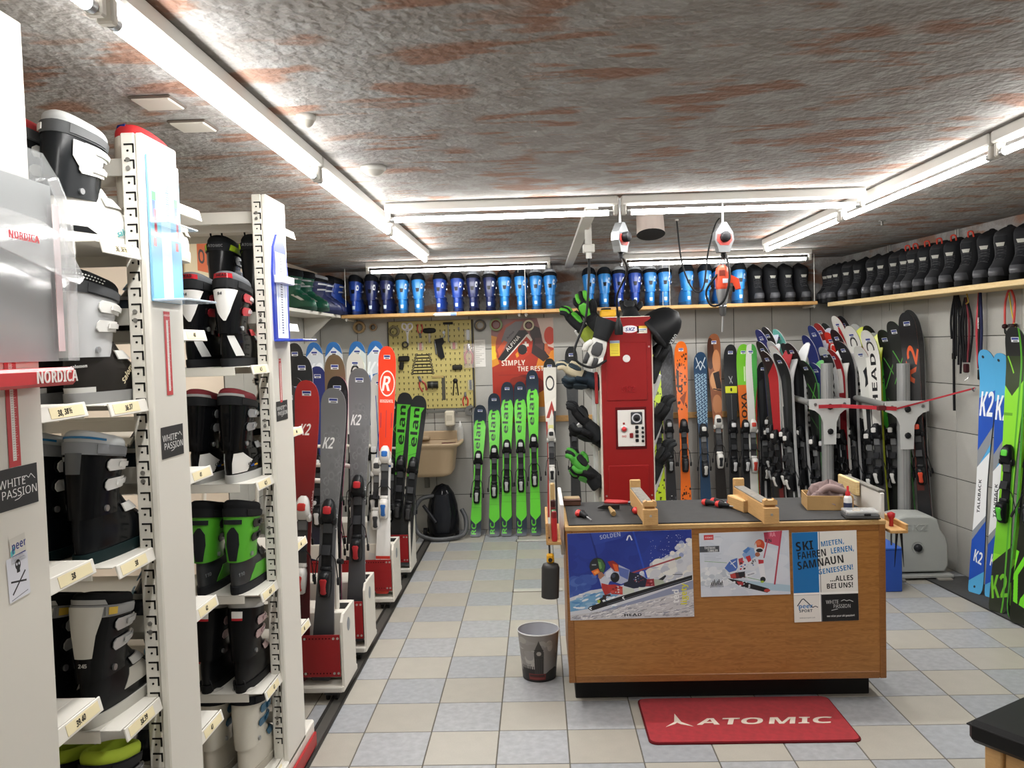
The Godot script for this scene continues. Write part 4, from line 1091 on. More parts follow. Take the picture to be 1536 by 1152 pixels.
func build_trolleys() -> void:
	var zs := [-3.97, -4.5, -5.4, -6.12]
	var labels := ["white and red ski trolley holding the red ski", "white and red ski trolley behind the first, holding one grey ski", "white and red ski trolley holding the orange-red and white ski", "white and red ski trolley beside the sink holding green skis"]
	var white := mat("d9d5cb", 0.45)
	var red := mat("8e1219", 0.38)
	for i in 4:
		var o := thing("ski_trolley", labels[i], "ski trolley", Vector3(RACK + 0.02, 0, zs[i]))
		part(o, "ski_tray", cbox(0.95, 0.33, 0.2, 0.006), white, Vector3(-0.475, 0.255, -0.17))
		var ep := part(o, "end_plate", plate([0.0, 0.075, 0.26, 0.075, 0.26, 0.422, 0.03, 0.422, 0.0, 0.39], 0.012), white, Vector3(0.003, 0, 0.005), facing(Vector3.RIGHT))
		part(ep, "badge", turned([[0.0, 0.003], [0.03, 0.003], [0.034, 0.0]], 20), mat("9ba0a8", 0.3, 0.6), Vector3(0.12, 0.345, 0.006), Basis(Vector3.RIGHT, PI / 2) * Basis.from_scale(Vector3(0.8, 1, 1)))
		part(o, "tray_slot", cbox(0.05, 0.004, 0.09, 0.001), mat("1d1c1b", 0.8), Vector3(-0.03, 0.4215, -0.16))
		var fp := part(o, "front_plate", cbox(0.94, 0.205, 0.004, 0.001), red, Vector3(-0.478, 0.228, 0.004))
		for x in [0.46, 0.44, 0.3, 0.08]:
			for y in [0.085, -0.085]: part(fp, "rivet", rod(Vector3(x, y, 0.0), Vector3(x, y, 0.005), 0.006, 10), mat("c9c7c2", 0.3, 0.8))
		var pf := MB.new()
		for k in 44:
			for y in [0.085, -0.085]: pf.box(Vector3(0.006, 0.006, 0.002), Vector3(0.42 - 0.016 * k, y, 0.0022), Basis.IDENTITY, 0.0005)
		part(fp, "punched_holes", pf.mesh(), mat("2a0608", 0.8)).set_meta("kind", "stuff")
		part(o, "lower_plate", cbox(0.3, 0.05, 0.004, 0.001), mat("b3231f", 0.4), Vector3(-0.36, 0.1, -0.03))
		part(o, "base_frame", cbox(0.97, 0.03, 0.3, 0.004), white, Vector3(-0.478, 0.065, -0.14))
		part(o, "front_rail", cbox(0.95, 0.026, 0.012, 0.003), mat("c9c6be", 0.4), Vector3(-0.475, 0.066, 0.016))
		for x in [-0.06, -0.88]:
			for z in [-0.03, -0.24]:
				var c := part(o, "caster", cbox(0.07, 0.022, 0.06, 0.004), mat("2c2d2f", 0.6), Vector3(x, 0.042, z))
				for s in [-1.0, 1.0]: part(c, "wheel", rod(Vector3(s * 0.022 - 0.006, -0.02, 0), Vector3(s * 0.022 + 0.006, -0.02, 0), 0.022, 14), mat("1d1e20", 0.6))
		var top := 1.02 if i < 3 else 0.92
		part(o, "pole", pipe(smooth_path([Vector3(-0.045, 0.42, -0.12), Vector3(-0.045, top - 0.1, -0.13), Vector3(-0.06, top, -0.14), Vector3(-0.16, top + 0.04, -0.14), Vector3(-0.8, top + 0.04, -0.14), Vector3(-0.9, top, -0.14), Vector3(-0.92, 0.42, -0.12)], 4), 0.0125, 10), mat("dad6cc", 0.4))
		part(o, "clamp_knob", rod(Vector3(-0.03, 0.66, -0.11), Vector3(-0.005, 0.66, -0.1), 0.013, 10), mat("1c1d1f", 0.5))
	# style, tip pixel, tail pixel, depth of tip and tail, label, group
	var list := [
		["k2_red", 463, 572, 447, 1010, -4.13, -4.0, "deep red ski with a white binding in the trolley"],
		["k2_grey", 503, 580, 482, 1008, -4.14, -4.0, "grey patterned ski next to the deep red ski"],
		["k2_dark", 436, 578, 424, 1008, -4.14, -4.0, "charcoal ski half hidden by the boot rack"],
		["k2_grey", 541, 553, 534, 965, -4.64, -4.54, "tall grey patterned ski in the second trolley"],
		["carbon", 455, 533, 452, 965, -4.68, -4.54, "black carbon ski tip behind the deep red ski"],
		["brown", 504, 533, 500, 960, -4.7, -4.54, "bronze brown ski between the grey skis"],
		["black_pink", 508, 566, 498, 965, -4.62, -4.52, "black ski with pink edge behind the grey ski"],
		["carbon", 444, 567, 440, 965, -4.62, -4.52, "low black ski tip beside the boot rack"],
		["rossi", 582, 518, 574, 900, -5.55, -5.43, "orange-red and white ski with a round crest"],
		["white_side", 570, 560, 563, 900, -5.58, -5.46, "pale ski with white binding beside the orange-red ski"],
		["k2_blue", 473, 513, 476, 895, -5.66, -5.5, "blue and white ski tip beside the boot rack"],
		["k2_blue", 502, 513, 503, 895, -5.66, -5.5, "blue and white ski behind the bronze brown ski"],
		["k2_blue", 537, 512, 535, 895, -5.66, -5.5, "blue and white ski above the tall grey ski"],
		["k2_blue", 565, 511, 560, 895, -5.66, -5.5, "blue and white ski against the orange-red ski"],
		["head_white", 534, 532, 530, 895, -5.6, -5.46, "white ski with black crest among the blue ones"],
		["navy", 478, 552, 478, 895, -5.6, -5.46, "navy ski tip between black and bronze skis"],
		["carbon", 444, 516, 446, 895, -5.66, -5.5, "black ski tip at the end of the blue row"],
		["elan_race", 609, 588, 592, 856, -6.27, -6.15, "green and black racing ski beside the orange-red ski"],
		["elan_race", 630, 594, 606, 862, -6.24, -6.13, "green and black racing ski nearest the sink"],
		["black_green", 590, 600, 584, 856, -6.3, -6.18, "black ski with green lines in the last trolley"]]
	for q in list: put_ski(q[0], q[7].replace("nearest", "next to"), tail_at(q[3], q[4], q[6], 0.1), on_z(q[1], q[2], q[5]), Vector3(0.05, 0.1, 1), "skis in the trolleys")
func tail_at(px: float, py: float, z: float, y: float) -> Vector3:
	var p := on_z(px, py, z)
	return Vector3(p.x, y, p.z)


# ---------- rear wall ----------
func wood_mat(c, dark, scale := 1.5, rough := 0.5) -> StandardMaterial3D:
	var n := 512
	var a := stretched(n, n, 8, 0.03, 4, 51)
	var b := stretched(n, n, 16, 0.11, 3, 52)
	var c0 := Color(c)
	var c1 := Color(dark)
	var m := StandardMaterial3D.new()
	m.albedo_texture = mix_image(n, n, func(i):
		var s: float = 0.5 + 0.5 * sin(a[i] * 0.22)
		return c0.lerp(c1, clampf(s * 0.55 + (b[i] - 128) / 300.0, 0, 1)))
	m.roughness = rough
	return triplanar(m, scale)
var pine: StandardMaterial3D
var oak: StandardMaterial3D
var beech: StandardMaterial3D
func hung(called: String, label: String, cat: String, px: float, py: float, d := 0.016, group := "") -> Node3D:
	return thing(called, label, cat, on_z(px, py, REAR + d), Basis.IDENTITY, group)
func tape_roll(label: String, px: float, py: float, r: float, c, core, d := 0.03) -> void:
	var o := hung("tape_roll", label, "tape", px, py, d, "tape rolls on the wall")
	part(o, "tape", turned([[r * 0.68, -0.02], [r * 0.97, -0.02], [r, -0.018], [r, 0.018], [r * 0.97, 0.02], [r * 0.68, 0.02]], 28), mat(c, 0.45), Vector3.ZERO, Basis(Vector3.RIGHT, PI / 2))
	part(o, "core", turned([[r * 0.68, 0.021], [r * 0.58, 0.021], [r * 0.58, -0.021], [r * 0.68, -0.021]], 28), mat(core, 0.8), Vector3.ZERO, Basis(Vector3.RIGHT, PI / 2))
	part(o, "nail", rod(Vector3(0, r * 0.52, -d), Vector3(0, r * 0.56, 0.03), 0.003, 6), mat("8d8f90", 0.4, 0.8))
func pliers(label: String, px: float, py: float, h: float, c, turn := 0.0) -> void:
	var o := hung("pliers", label, "pliers", px, py, 0.02, "pliers on the pegboard")
	o.rotation.z = turn
	for s in [-1.0, 1.0]:
		part(o, "grip", pipe(smooth_path([Vector3(s * 0.004, 0.02, 0), Vector3(s * h * 0.18, -h * 0.15, 0), Vector3(s * h * 0.13, -h * 0.55, 0)], 4), h * 0.05, 8), mat(c, 0.4))
		part(o, "jaw", hump([[0.0, h * 0.06, 0.012], [h * 0.16, h * 0.06, 0.012], [h * 0.36, h * 0.02, 0.007]]), mat("6d6f72", 0.35, 0.8), Vector3(s * h * 0.03, 0.01, -0.004))
	part(o, "pivot", rod(Vector3(0, 0.02, -0.008), Vector3(0, 0.02, 0.014), h * 0.05, 10), mat("55575a", 0.35, 0.8))
func blister(label: String, px: float, py: float, w: float, h: float, top, low, tool) -> void:
	var o := hung("blister_pack", label, "tool pack", px, py, 0.008, "blister packs on the pegboard")
	var s := Sheet.new(64, 96, low)
	s.rect(0, 0, 1, 0.28, top); s.rect(0.15, 0.08, 0.7, 0.13, "e9e6e0"); s.disc(0.5, 0.05, 0.08, 0.03, "3a3a38"); s.rect(0.2, 0.82, 0.8, 0.86, "6a6c70"); s.rect(0.2, 0.89, 0.6, 0.92, "6a6c70")
	part(o, "card", cbox(w, h, 0.003, 0.001), mat(low, 0.5))
	part(o, "print", sheet_mesh(w * 0.98, h * 0.98), printed(s, 0.4), Vector3(0, 0, 0.002))
	part(o, "tool", cbox(w * 0.3, h * 0.55, 0.014, 0.004), mat(tool, 0.4), Vector3(0, -h * 0.08, 0.01))
	part(o, "clear_bubble", cbox(w * 0.75, h * 0.62, 0.022, 0.006), glass("e4e8ea", 0.22), Vector3(0, -h * 0.1, 0.013))
func build_rear_wall() -> void:
	pine = wood_mat("d9c08e", "c8a86e", 1.2)
	oak = wood_mat("c39a63", "ac824c", 1.3)
	beech = wood_mat("c9a06a", "b88e58", 2.2)
	# shelves
	var z0 := -7.386
	var y := 2.012
	var k := 0
	for q in [[-1.72, -0.13], [-0.13, 1.13], [1.13, 2.44]]:
		var o := thing("wall_shelf", ["wooden wall shelf above the pegboard holding blue boots", "wooden wall shelf above the poster and red cabinet", "wooden wall shelf above the leaning skis, next to the corner"][k], "shelf", Vector3(q[0], y, z0))
		part(o, "board", cbox(q[1] - q[0] - 0.002, 0.03, 0.345, 0.003), oak, Vector3((q[1] - q[0]) / 2, -0.016, -0.173))
		for x in [0.04, q[1] - q[0] - 0.02]:
			part(o, "hanger_rod", rod(Vector3(x, -0.06, -0.03), Vector3(x, CEIL - y - 0.001, -0.03), 0.004, 8), mat("b9b7b0", 0.35, 0.7))
			part(o, "bracket", cbox(0.025, 0.02, 0.3, 0.003), mat("c9c7c0", 0.5), Vector3(x, -0.041, -0.18))
		k += 1
	var sl := thing("wall_shelf", "white edged shelf on the side wall with green boots", "shelf", Vector3(-1.72, 2.012, -7.39))
	part(sl, "board", cbox(0.27, 0.025, 1.9, 0.003), mat("d9d6cc", 0.5), Vector3(-0.137, -0.0135, 0.95))
	for z in [0.2, 1.7]: part(sl, "bracket", plate([0, 0, 0.24, 0, 0, -0.22], 0.02), mat("bdbab2", 0.5), Vector3(-0.272, -0.027, z))
	var srt := thing("wall_shelf", "pale pine shelf along the side wall with black boots", "shelf", on_wall(0.36, 1.995, 0.0), facing(WALL_IN))
	part(srt, "board", cbox(4.6, 0.034, 0.3, 0.003), pine, Vector3(2.3, -0.018, 0.152))
	for x in [0.5, 1.42, 2.4]:
		for dx in [0.0, 0.03]: part(srt, "hanger_rod", rod(Vector3(x - dx, -0.1, 0.008), Vector3(x - dx, CEIL - 1.996, 0.008), 0.004, 8), mat("b9b7b0", 0.35, 0.7))
	var tb := thing("sealant_tube", "white and blue tube stuck under the wooden shelf edge", "tube", on_z(671, 471.5, z0 + 0.012))
	part(tb, "tube", rod(Vector3(-0.11, 0, 0), Vector3(0.08, 0, 0), 0.016, 14), mat("dcdedf", 0.4))
	part(tb, "nozzle", pipe([Vector3(-0.11, 0, 0), Vector3(-0.125, 0, 0)], [0.01, 0.006], 10), mat("c9ccd0", 0.4))
	part(tb, "band", rod(Vector3(0.03, 0, 0), Vector3(0.078, 0, 0), 0.0165, 14), mat("7f9cc9", 0.4))
	# pegboard
	var a := on_z(582, 483, REAR)
	var b := on_z(714, 611, REAR)
	var pw := b.x - a.x
	var ph := a.y - b.y
	var pg := thing("pegboard", "olive yellow pegboard full of hand tools", "pegboard", Vector3((a.x + b.x) / 2, (a.y + b.y) / 2, REAR + 0.012))
	part(pg, "board", cbox(pw, ph, 0.008, 0.002), mat("b5a866", 0.5))
	part(pg, "edge_strip", cbox(0.018, ph, 0.02, 0.003), mat("33302b", 0.6), Vector3(pw / 2 - 0.012, 0, 0.002))
	part(pg, "edge_strip", cbox(0.012, ph, 0.018, 0.003), mat("4a463c", 0.6), Vector3(-pw / 2, 0, 0.002))
	var hm := MB.new()
	for i in 17:
		for j in 15:
			var c := Vector3(-pw / 2 + 0.045 + i * 0.0435, ph / 2 - 0.04 - j * 0.053, 0.0045)
			hm.box(Vector3(0.014, 0.005, 0.002), c + Vector3(0, 0.005, 0), Basis.IDENTITY, 0.0004)
			hm.box(Vector3(0.006, 0.016, 0.002), c - Vector3(0, 0.004, 0), Basis.IDENTITY, 0.0004)
	part(pg, "peg_slots", hm.mesh(), mat("3b3624", 0.9)).set_meta("kind", "stuff")
	# tools on and around it
	tape_roll("dark olive tape roll at the pegboard corner", 591, 497, 0.052, "6b623f", "574f36")
	tape_roll("large tan tape roll left of the pegboard".replace("left of", "beside"), 539, 491, 0.055, "a0855c", "8a744f")
	tape_roll("small brown tape roll beside the pegboard", 560, 491, 0.034, "8b6f4c", "55452f")
	tape_roll("brown and black tape roll above the white leaflet", 720, 488, 0.055, "3a352c", "a58f68")
	tape_roll("green edged tape roll on the poster corner", 744, 487, 0.06, "7a8a5e", "8b3a2c")
	tape_roll("cream tape roll on the poster helmet", 793, 488, 0.05, "c9bfa0", "3a352f")
	var sc := hung("scissors", "white handled scissors hanging on the pegboard", "scissors", 611, 502, 0.018)
	for s in [-1.0, 1.0]:
		part(sc, "handle", pipe(smooth_path([Vector3(s * 0.018, 0.04, 0), Vector3(s * 0.046, 0.065, 0), Vector3(s * 0.04, 0.1, 0), Vector3(s * 0.012, 0.095, 0), Vector3(s * 0.006, 0.06, 0), Vector3(s * 0.018, 0.04, 0)], 4), 0.008, 8), mat("d8d4da", 0.4))
		part(sc, "blade", plate([-0.01, 0.04, 0.012, 0.04, 0.004 - s * 0.014, -0.1, -0.002 - s * 0.014, -0.1], 0.003), mat("c9cbcd", 0.25, 0.9), Vector3(s * 0.006, 0, s * 0.002))
	part(sc, "screw", rod(Vector3(0, 0.03, -0.004), Vector3(0, 0.03, 0.006), 0.007, 10), mat("55565a", 0.3, 0.8))
	tape_roll("black tape roll below the scissors", 608, 517, 0.03, "23211e", "57503a", 0.02)
	pliers("red gripped pliers hanging in the pegboard top row", 630, 498, 0.13, "b23a30", PI)
	blister("clear pack with blue card below the red pliers", 631, 518, 0.075, 0.12, "c9b9a9", "7aa6cf", "b04a3c")
	var th := hung("scraper", "black T handled scraper on the pegboard", "scraper", 644, 496, 0.02)
	part(th, "handle", hump([[-0.06, 0.01, 0.01], [-0.045, 0.022, 0.02], [0.0, 0.026, 0.022], [0.045, 0.022, 0.02], [0.06, 0.01, 0.01]]), mat("1c1c1d", 0.5), Vector3.ZERO, Basis(Vector3.BACK, PI / 2))
	part(th, "blade", cbox(0.02, 0.1, 0.004, 0.001), mat("8b8478", 0.35, 0.8), Vector3(0, -0.06, 0.004))
	var hx := hung("hex_key", "steel T handled hex key under the shelf", "hex key", 672, 485, 0.02)
	part(hx, "handle", rod(Vector3(-0.045, 0, 0), Vector3(0.045, 0, 0), 0.011, 10), mat("222325", 0.5))
	part(hx, "shaft", rod(Vector3(0, 0, 0), Vector3(0, -0.17, 0), 0.005, 8), mat("8f9193", 0.3, 0.9))
	var wr1 := hung("ratchet", "small steel ratchet with a bent arm on the pegboard", "ratchet", 666, 507, 0.02)
	part(wr1, "arm", pipe(smooth_path([Vector3(0.0, 0.05, 0), Vector3(0.0, 0.01, 0), Vector3(-0.04, -0.005, 0)], 4), 0.006, 8), mat("a2a4a6", 0.3, 0.9))
	part(wr1, "head", rod(Vector3(0, 0.05, -0.01), Vector3(0, 0.05, 0.012), 0.014, 12), mat("8f9193", 0.3, 0.9))
	blister("white and red pack beside the staple gun", 681, 517, 0.085, 0.11, "e0ddd6", "d9d3cb", "b23a34")
	blister("blue and red blister pack near the pegboard edge", 702, 500, 0.095, 0.17, "b23a34", "3c5f96", "c9cbcd")
	blister("small white hanging pack under the shelf", 688, 492, 0.03, 0.05, "d9d6cf", "d9d6cf", "55575a")
	var sg := hung("staple_gun", "black staple gun on the pegboard", "staple gun", 660, 523, 0.02)
	part(sg, "body", plate([-0.05, 0.085, 0.03, 0.1, 0.045, 0.06, 0.02, 0.03, 0.042, -0.08, 0.015, -0.095, -0.02, -0.07, -0.03, 0.02], 0.022), mat("1b1b1d", 0.45))
	part(sg, "lever", rod(Vector3(-0.045, 0.07, 0.004), Vector3(-0.035, -0.05, 0.004), 0.008, 8), mat("77797b", 0.35, 0.8))
	for i in 7:
		var w := hung("wrench", ["smallest", "second smallest", "third smallest", "middle", "third largest", "second largest", "largest"][i] + " ring spanner of the stepped set on the pegboard", "wrench", 634, 532.5 + 4.6 * i, 0.016, "stepped spanner set")
		var L := 0.055 + 0.0062 * i
		part(w, "shaft", cbox(L * 2, 0.011, 0.006, 0.002), mat("3a3936", 0.3, 0.8))
		for s in [-1.0, 1.0]: part(w, "ring_end", turned([[0.006, -0.005], [0.012, -0.005], [0.013, 0.0], [0.012, 0.005], [0.006, 0.005]], 14), mat("4a4845", 0.3, 0.8), Vector3(s * (L + 0.004), 0.002, 0), Basis(Vector3.RIGHT, PI / 2))
	var yn := hung("sticky_note", "bright yellow square card on the pegboard", "card", 667, 544, 0.012)
	part(yn, "card", cbox(0.062, 0.066, 0.004, 0.001), mat("e0c52a", 0.6))
	part(yn, "bag_top", cbox(0.066, 0.03, 0.003, 0.001), glass("d9d9d0", 0.4), Vector3(0, 0.045, 0))
	var bb := hung("socket_case", "small black case on the pegboard", "case", 686, 551, 0.025)
	part(bb, "box", cbox(0.09, 0.045, 0.035, 0.006), mat("25241f", 0.5))
	part(bb, "lid_line", cbox(0.092, 0.004, 0.036, 0.001), mat("4a4840", 0.5), Vector3(0, 0.008, 0))
	pliers("red long nosed pliers in a clear bag", 703, 528, 0.2, "a8404a")
	part(hung("plastic_bag", "clear plastic bag around the red pliers", "bag", 704, 532, 0.03), "film", hump([[-0.12, 0.05, 0.01], [0.0, 0.055, 0.03], [0.1, 0.05, 0.012]]), glass("e6d9d8", 0.18, 0.1))
	pliers("dark pliers with red grips beside the chuck", 632, 574, 0.15, "a83a34", 0.35)
	var ch := hung("drill_chuck", "black round drill chuck on the pegboard", "chuck", 650, 577, 0.03)
	part(ch, "body", rod(Vector3(-0.05, 0, 0), Vector3(0.045, 0, 0), 0.032, 16), mat("242422", 0.4))
	part(ch, "ring", rod(Vector3(-0.02, 0, 0), Vector3(0.0, 0, 0), 0.034, 16), mat("3a3a36", 0.4))
	var bk := hung("work_lamp", "black lamp head behind the spanner set", "lamp", 606, 538, 0.03)
	part(bk, "body", cbox(0.1, 0.05, 0.05, 0.01), mat("1f1e1c", 0.5)); part(bk, "arm", rod(Vector3(-0.02, -0.03, 0), Vector3(-0.03, -0.1, 0), 0.02, 10), mat("1f1e1c", 0.5))
	var sq := hung("carpenter_square", "wooden and steel carpenter square on the pegboard", "square", 660, 566, 0.016)
	part(sq, "stock", cbox(0.11, 0.022, 0.012, 0.002), mat("a8935a", 0.6), Vector3(-0.02, 0.005, 0))
	part(sq, "blade", cbox(0.032, 0.22, 0.004, 0.001), mat("57554c", 0.4, 0.7), Vector3(0.03, -0.1, 0))
	var dv := hung("dividers", "black two legged dividers on the pegboard", "dividers", 683, 572, 0.016)
	for s in [-1.0, 1.0]: part(dv, "leg", rod(Vector3(s * 0.012, 0.0, 0), Vector3(s * 0.024, -0.13, 0), 0.006, 8), mat("2a2926", 0.4, 0.6))
	part(dv, "hinge", turned([[0.0, 0.008], [0.022, 0.006], [0.024, -0.006], [0.0, -0.008]], 16), mat("2a2926", 0.4, 0.6), Vector3(0, 0.005, 0), Basis(Vector3.RIGHT, PI / 2))
	blister("tall white knife pack at the pegboard corner", 706, 575, 0.07, 0.16, "e3e1db", "dcd9d2", "2b2b2d")
	pliers("red handled cutters on a grey wrench", 698, 597, 0.13, "b8302c")
	var bw := thing("wrench", "large steel wrench lying on hooks under the pegboard", "wrench", on_z(665, 617, REAR + 0.03))
	part(bw, "shaft", cbox(0.42, 0.026, 0.014, 0.004), mat("8c8d8c", 0.3, 0.85), Vector3(-0.01, 0, 0), Basis(Vector3.BACK, 0.02))
	part(bw, "open_jaw", plate([0.0, -0.03, 0.05, -0.045, 0.075, -0.03, 0.04, -0.005, 0.04, 0.012, 0.08, 0.035, 0.06, 0.055, 0.01, 0.035], 0.016), mat("8c8d8c", 0.3, 0.85), Vector3(0.2, 0, 0))
	part(bw, "ring_jaw", turned([[0.02, -0.01], [0.034, -0.01], [0.034, 0.01], [0.02, 0.01]], 18), mat("8c8d8c", 0.3, 0.85), Vector3(-0.22, -0.01, 0), Basis(Vector3.RIGHT, PI / 2))
	for x in [-0.15, 0.12]: part(bw, "hook", pipe(smooth_path([Vector3(x, 0.04, -0.03), Vector3(x, -0.018, -0.02), Vector3(x, -0.02, 0.014)], 4), 0.004, 6), mat("77787a", 0.4, 0.7))
	var lf := hung("leaflet", "white printed leaflet beside the pegboard", "leaflet", 720, 530, 0.004)
	var ls := Sheet.new(64, 128, "dcdad4")
	for i in 12: ls.rect(0.12, 0.08 + i * 0.07, 0.88 - 0.2 * (i % 3), 0.1 + i * 0.07, "a5a39d")
	part(lf, "paper", sheet_mesh(0.1, 0.25), printed(ls, 0.7))
	# soap dispenser and bottle
	var so := hung("soap_dispenser", "white wall soap dispenser above the sink", "dispenser", 675, 627, 0.06)
	part(so, "body", cbox(0.085, 0.135, 0.11, 0.01), mat("cfc8b6", 0.4)); part(so, "front_label", cbox(0.05, 0.05, 0.002, 0.0005), mat("b9b2a0", 0.5), Vector3(0, 0.005, 0.056)); part(so, "spout", cbox(0.04, 0.016, 0.03, 0.004), mat("8f8a7c", 0.5), Vector3(0, -0.073, 0.03))
	# sink
	var s0 := on_z(652, 690, REAR + 0.24)
	var sk := thing("utility_sink", "beige plastic utility sink on the rear wall", "sink", Vector3(s0.x - 0.08, 0.86, REAR))
	var sm := mat("b09a7c", 0.45)
	var basin := MB.new()
	var rows := []
	for q in [[-0.3, 0.2, 0.16, 0.21], [-0.285, 0.235, 0.18, 0.215], [-0.26, 0.25, 0.19, 0.215], [-0.06, 0.275, 0.21, 0.225], [-0.04, 0.3, 0.225, 0.23], [-0.02, 0.335, 0.235, 0.235], [0.0, 0.338, 0.237, 0.237], [0.004, 0.32, 0.225, 0.235], [-0.02, 0.27, 0.19, 0.23], [-0.22, 0.23, 0.16, 0.22]]:
		var r := PackedVector3Array()
		for i in 32:
			var t := TAU * i / 32
			r.append(Vector3(signf(cos(t)) * pow(absf(cos(t)), 0.35) * q[1], q[0], q[3] + signf(sin(t)) * pow(absf(sin(t)), 0.35) * q[2]))
		rows.append(r)
	basin.grid(rows, true)
	basin.face(Array(rows[0]), Vector3.DOWN)
	basin.face(Array(rows[-1]), Vector3.UP)
	part(sk, "basin", basin.mesh(), sm)
	part(sk, "backsplash", cbox(0.62, 0.09, 0.03, 0.01), sm, Vector3(0, 0.03, 0.018))
	part(sk, "soap_dish", cbox(0.2, 0.03, 0.1, 0.008), mat("a08c70", 0.5), Vector3(-0.08, 0.015, 0.06))
	part(sk, "drain", rod(Vector3(0, -0.3, 0.2), Vector3(0, -0.42, 0.2), 0.025, 12), mat("55554f", 0.5))
	var br := thing("scrub_brush", "dark red scrub brush on the sink rim", "brush", on_z(674, 661, REAR + 0.1))
	part(br, "back", hump([[-0.07, 0.012, 0.015], [-0.06, 0.024, 0.028], [0.06, 0.024, 0.028], [0.07, 0.012, 0.015]]), mat("5b1f1f", 0.5), Vector3(0, -0.018, 0), Basis(Vector3.BACK, PI / 2) * Basis(Vector3.UP, -PI / 2))
	part(br, "bristles", cbox(0.12, 0.012, 0.04, 0.002), mat("2c1a18", 0.9), Vector3(0, -0.024, 0))
	var bo := thing("soap_bottle", "clear pump bottle on the sink rim", "bottle", on_z(691, 664, REAR + 0.08))
	part(bo, "bottle", turned([[0.0, 0.0], [0.03, 0.0], [0.032, 0.006], [0.032, 0.13], [0.02, 0.15], [0.012, 0.155]], 18), glass("c9ccc9", 0.45))
	part(bo, "cap", turned([[0.014, 0.152], [0.014, 0.17], [0.006, 0.185], [0.004, 0.2], [0.0, 0.2]], 12), mat("d9d9d6", 0.4))
	# vacuum
	var v0 := on_y(662, 805, 0.0)
	var va := thing("vacuum_cleaner", "black vacuum cleaner with a grey hose under the sink", "vacuum", v0 + Vector3(0, 0, -0.02))
	part(va, "body", turned([[0.0, 0.0], [0.13, 0.0], [0.15, 0.02], [0.155, 0.12], [0.14, 0.26], [0.11, 0.36], [0.06, 0.43], [0.0, 0.45]], 28), mat("15161a", 0.15), Vector3(0.02, 0.03, 0), Basis.from_scale(Vector3(0.95, 1, 1)))
	part(va, "front_shell", hump([[0.04, 0.06, 0.03], [0.2, 0.085, 0.06], [0.38, 0.06, 0.03]]), mat("24262b", 0.12), Vector3(0.03, 0.02, 0.12))
	for s in [-1.0, 1.0]: part(va, "wheel", rod(Vector3(s * 0.13, 0.04, 0), Vector3(s * 0.16, 0.04, 0), 0.04, 16), mat("1b1c1f", 0.5))
	part(va, "hose", pipe(smooth_path([Vector3(-0.02, 0.38, 0.06), Vector3(-0.16, 0.36, 0.1), Vector3(-0.22, 0.24, 0.14), Vector3(-0.19, 0.08, 0.18), Vector3(-0.06, 0.025, 0.22), Vector3(0.12, 0.025, 0.2), Vector3(0.22, 0.05, 0.12), Vector3(0.23, 0.16, 0.05), Vector3(0.19, 0.24, 0.0)], 6), 0.02, 10), mat("4b4d50", 0.4))
	part(va, "wand", rod(Vector3(-0.14, 0.3, 0.1), Vector3(-0.02, 0.16, 0.19), 0.016, 10), mat("222327", 0.35))
	# poster
	var p0 := on_z(736, 479, REAR)
	var p1 := on_z(833, 610, REAR)
	var po := thing("poster", "red and orange poster with a helmet on the rear wall", "poster", Vector3((p0.x + p1.x) / 2, (p0.y + p1.y) / 2, REAR + 0.003))
	var s := Sheet.new(384, 512, "a8321e")
	s.poly([0, 0, 1, 0, 1, 0.3, 0.5, 0.2, 0, 0.2], "8a5a58"); s.poly([0.74, 0.0, 1, 0, 1, 0.34, 0.84, 0.3, 0.78, 0.1], "c9b3a6"); s.disc(0.94, 0.2, 0.09, 0.1, "c8402c"); s.poly([0, 0.18, 0.1, 0.2, 0.08, 0.42, 0.12, 0.5, 0, 0.54], "d9912c"); s.poly([0, 0.3, 0.06, 0.3, 0.07, 0.44, 0, 0.46], "e8c83a"); s.poly([0.76, 0.42, 1, 0.36, 1, 0.6, 0.7, 0.56], "d9862a")
	s.poly([0, 0.6, 0.5, 0.56, 1, 0.6, 1, 1, 0, 1], "a62d1c"); s.disc(0.55, 0.85, 0.35, 0.22, "7a2018"); s.poly([0.72, 0.85, 1, 0.74, 1, 1, 0.7, 1], "d98a24"); s.disc(0.42, 0.7, 0.14, 0.05, "8a2a1a"); s.disc(0.62, 0.72, 0.1, 0.05, "6e1a14")
	s.poly([0.063, 0.36, 0.07, 0.26, 0.1, 0.18, 0.22, 0.07, 0.385, 0.017, 0.52, 0.024, 0.46, 0.15, 0.12, 0.44], "a3452f"); s.poly([0.16, 0.24, 0.24, 0.1, 0.4, 0.03, 0.52, 0.03, 0.46, 0.14, 0.2, 0.34], "6f6a6c"); s.poly([0.09, 0.34, 0.2, 0.24, 0.26, 0.26, 0.12, 0.42], "cf5a36"); s.text("ALPINA", 0.31, 0.18, 0.018, "2a2628", -0.72, 1.3)
	s.poly([0.095, 0.45, 0.45, 0.13, 0.55, 0.13, 0.6, 0.17, 0.2, 0.48], "1d1b1c"); s.text("ALPINA", 0.345, 0.275, 0.042, "e3e0da", -0.79, 1.05)
	s.poly([0.22, 0.46, 0.55, 0.195, 0.6, 0.2, 0.66, 0.27, 0.64, 0.38, 0.5, 0.46, 0.38, 0.48], "b8361f"); s.line(0.2, 0.47, 0.56, 0.2, 0.02, "e0dad0"); s.rect(0.5, 0.285, 0.6, 0.315, "dcd6cc"); s.rect(0.535, 0.26, 0.57, 0.38, "dcd6cc"); s.disc(0.496, 0.348, 0.075, 0.057, "232021"); s.poly([0.38, 0.4, 0.42, 0.37, 0.44, 0.42, 0.4, 0.44], "d9942a"); s.poly([0.55, 0.19, 0.6, 0.17, 0.66, 0.24, 0.64, 0.26], "d9cdbf")
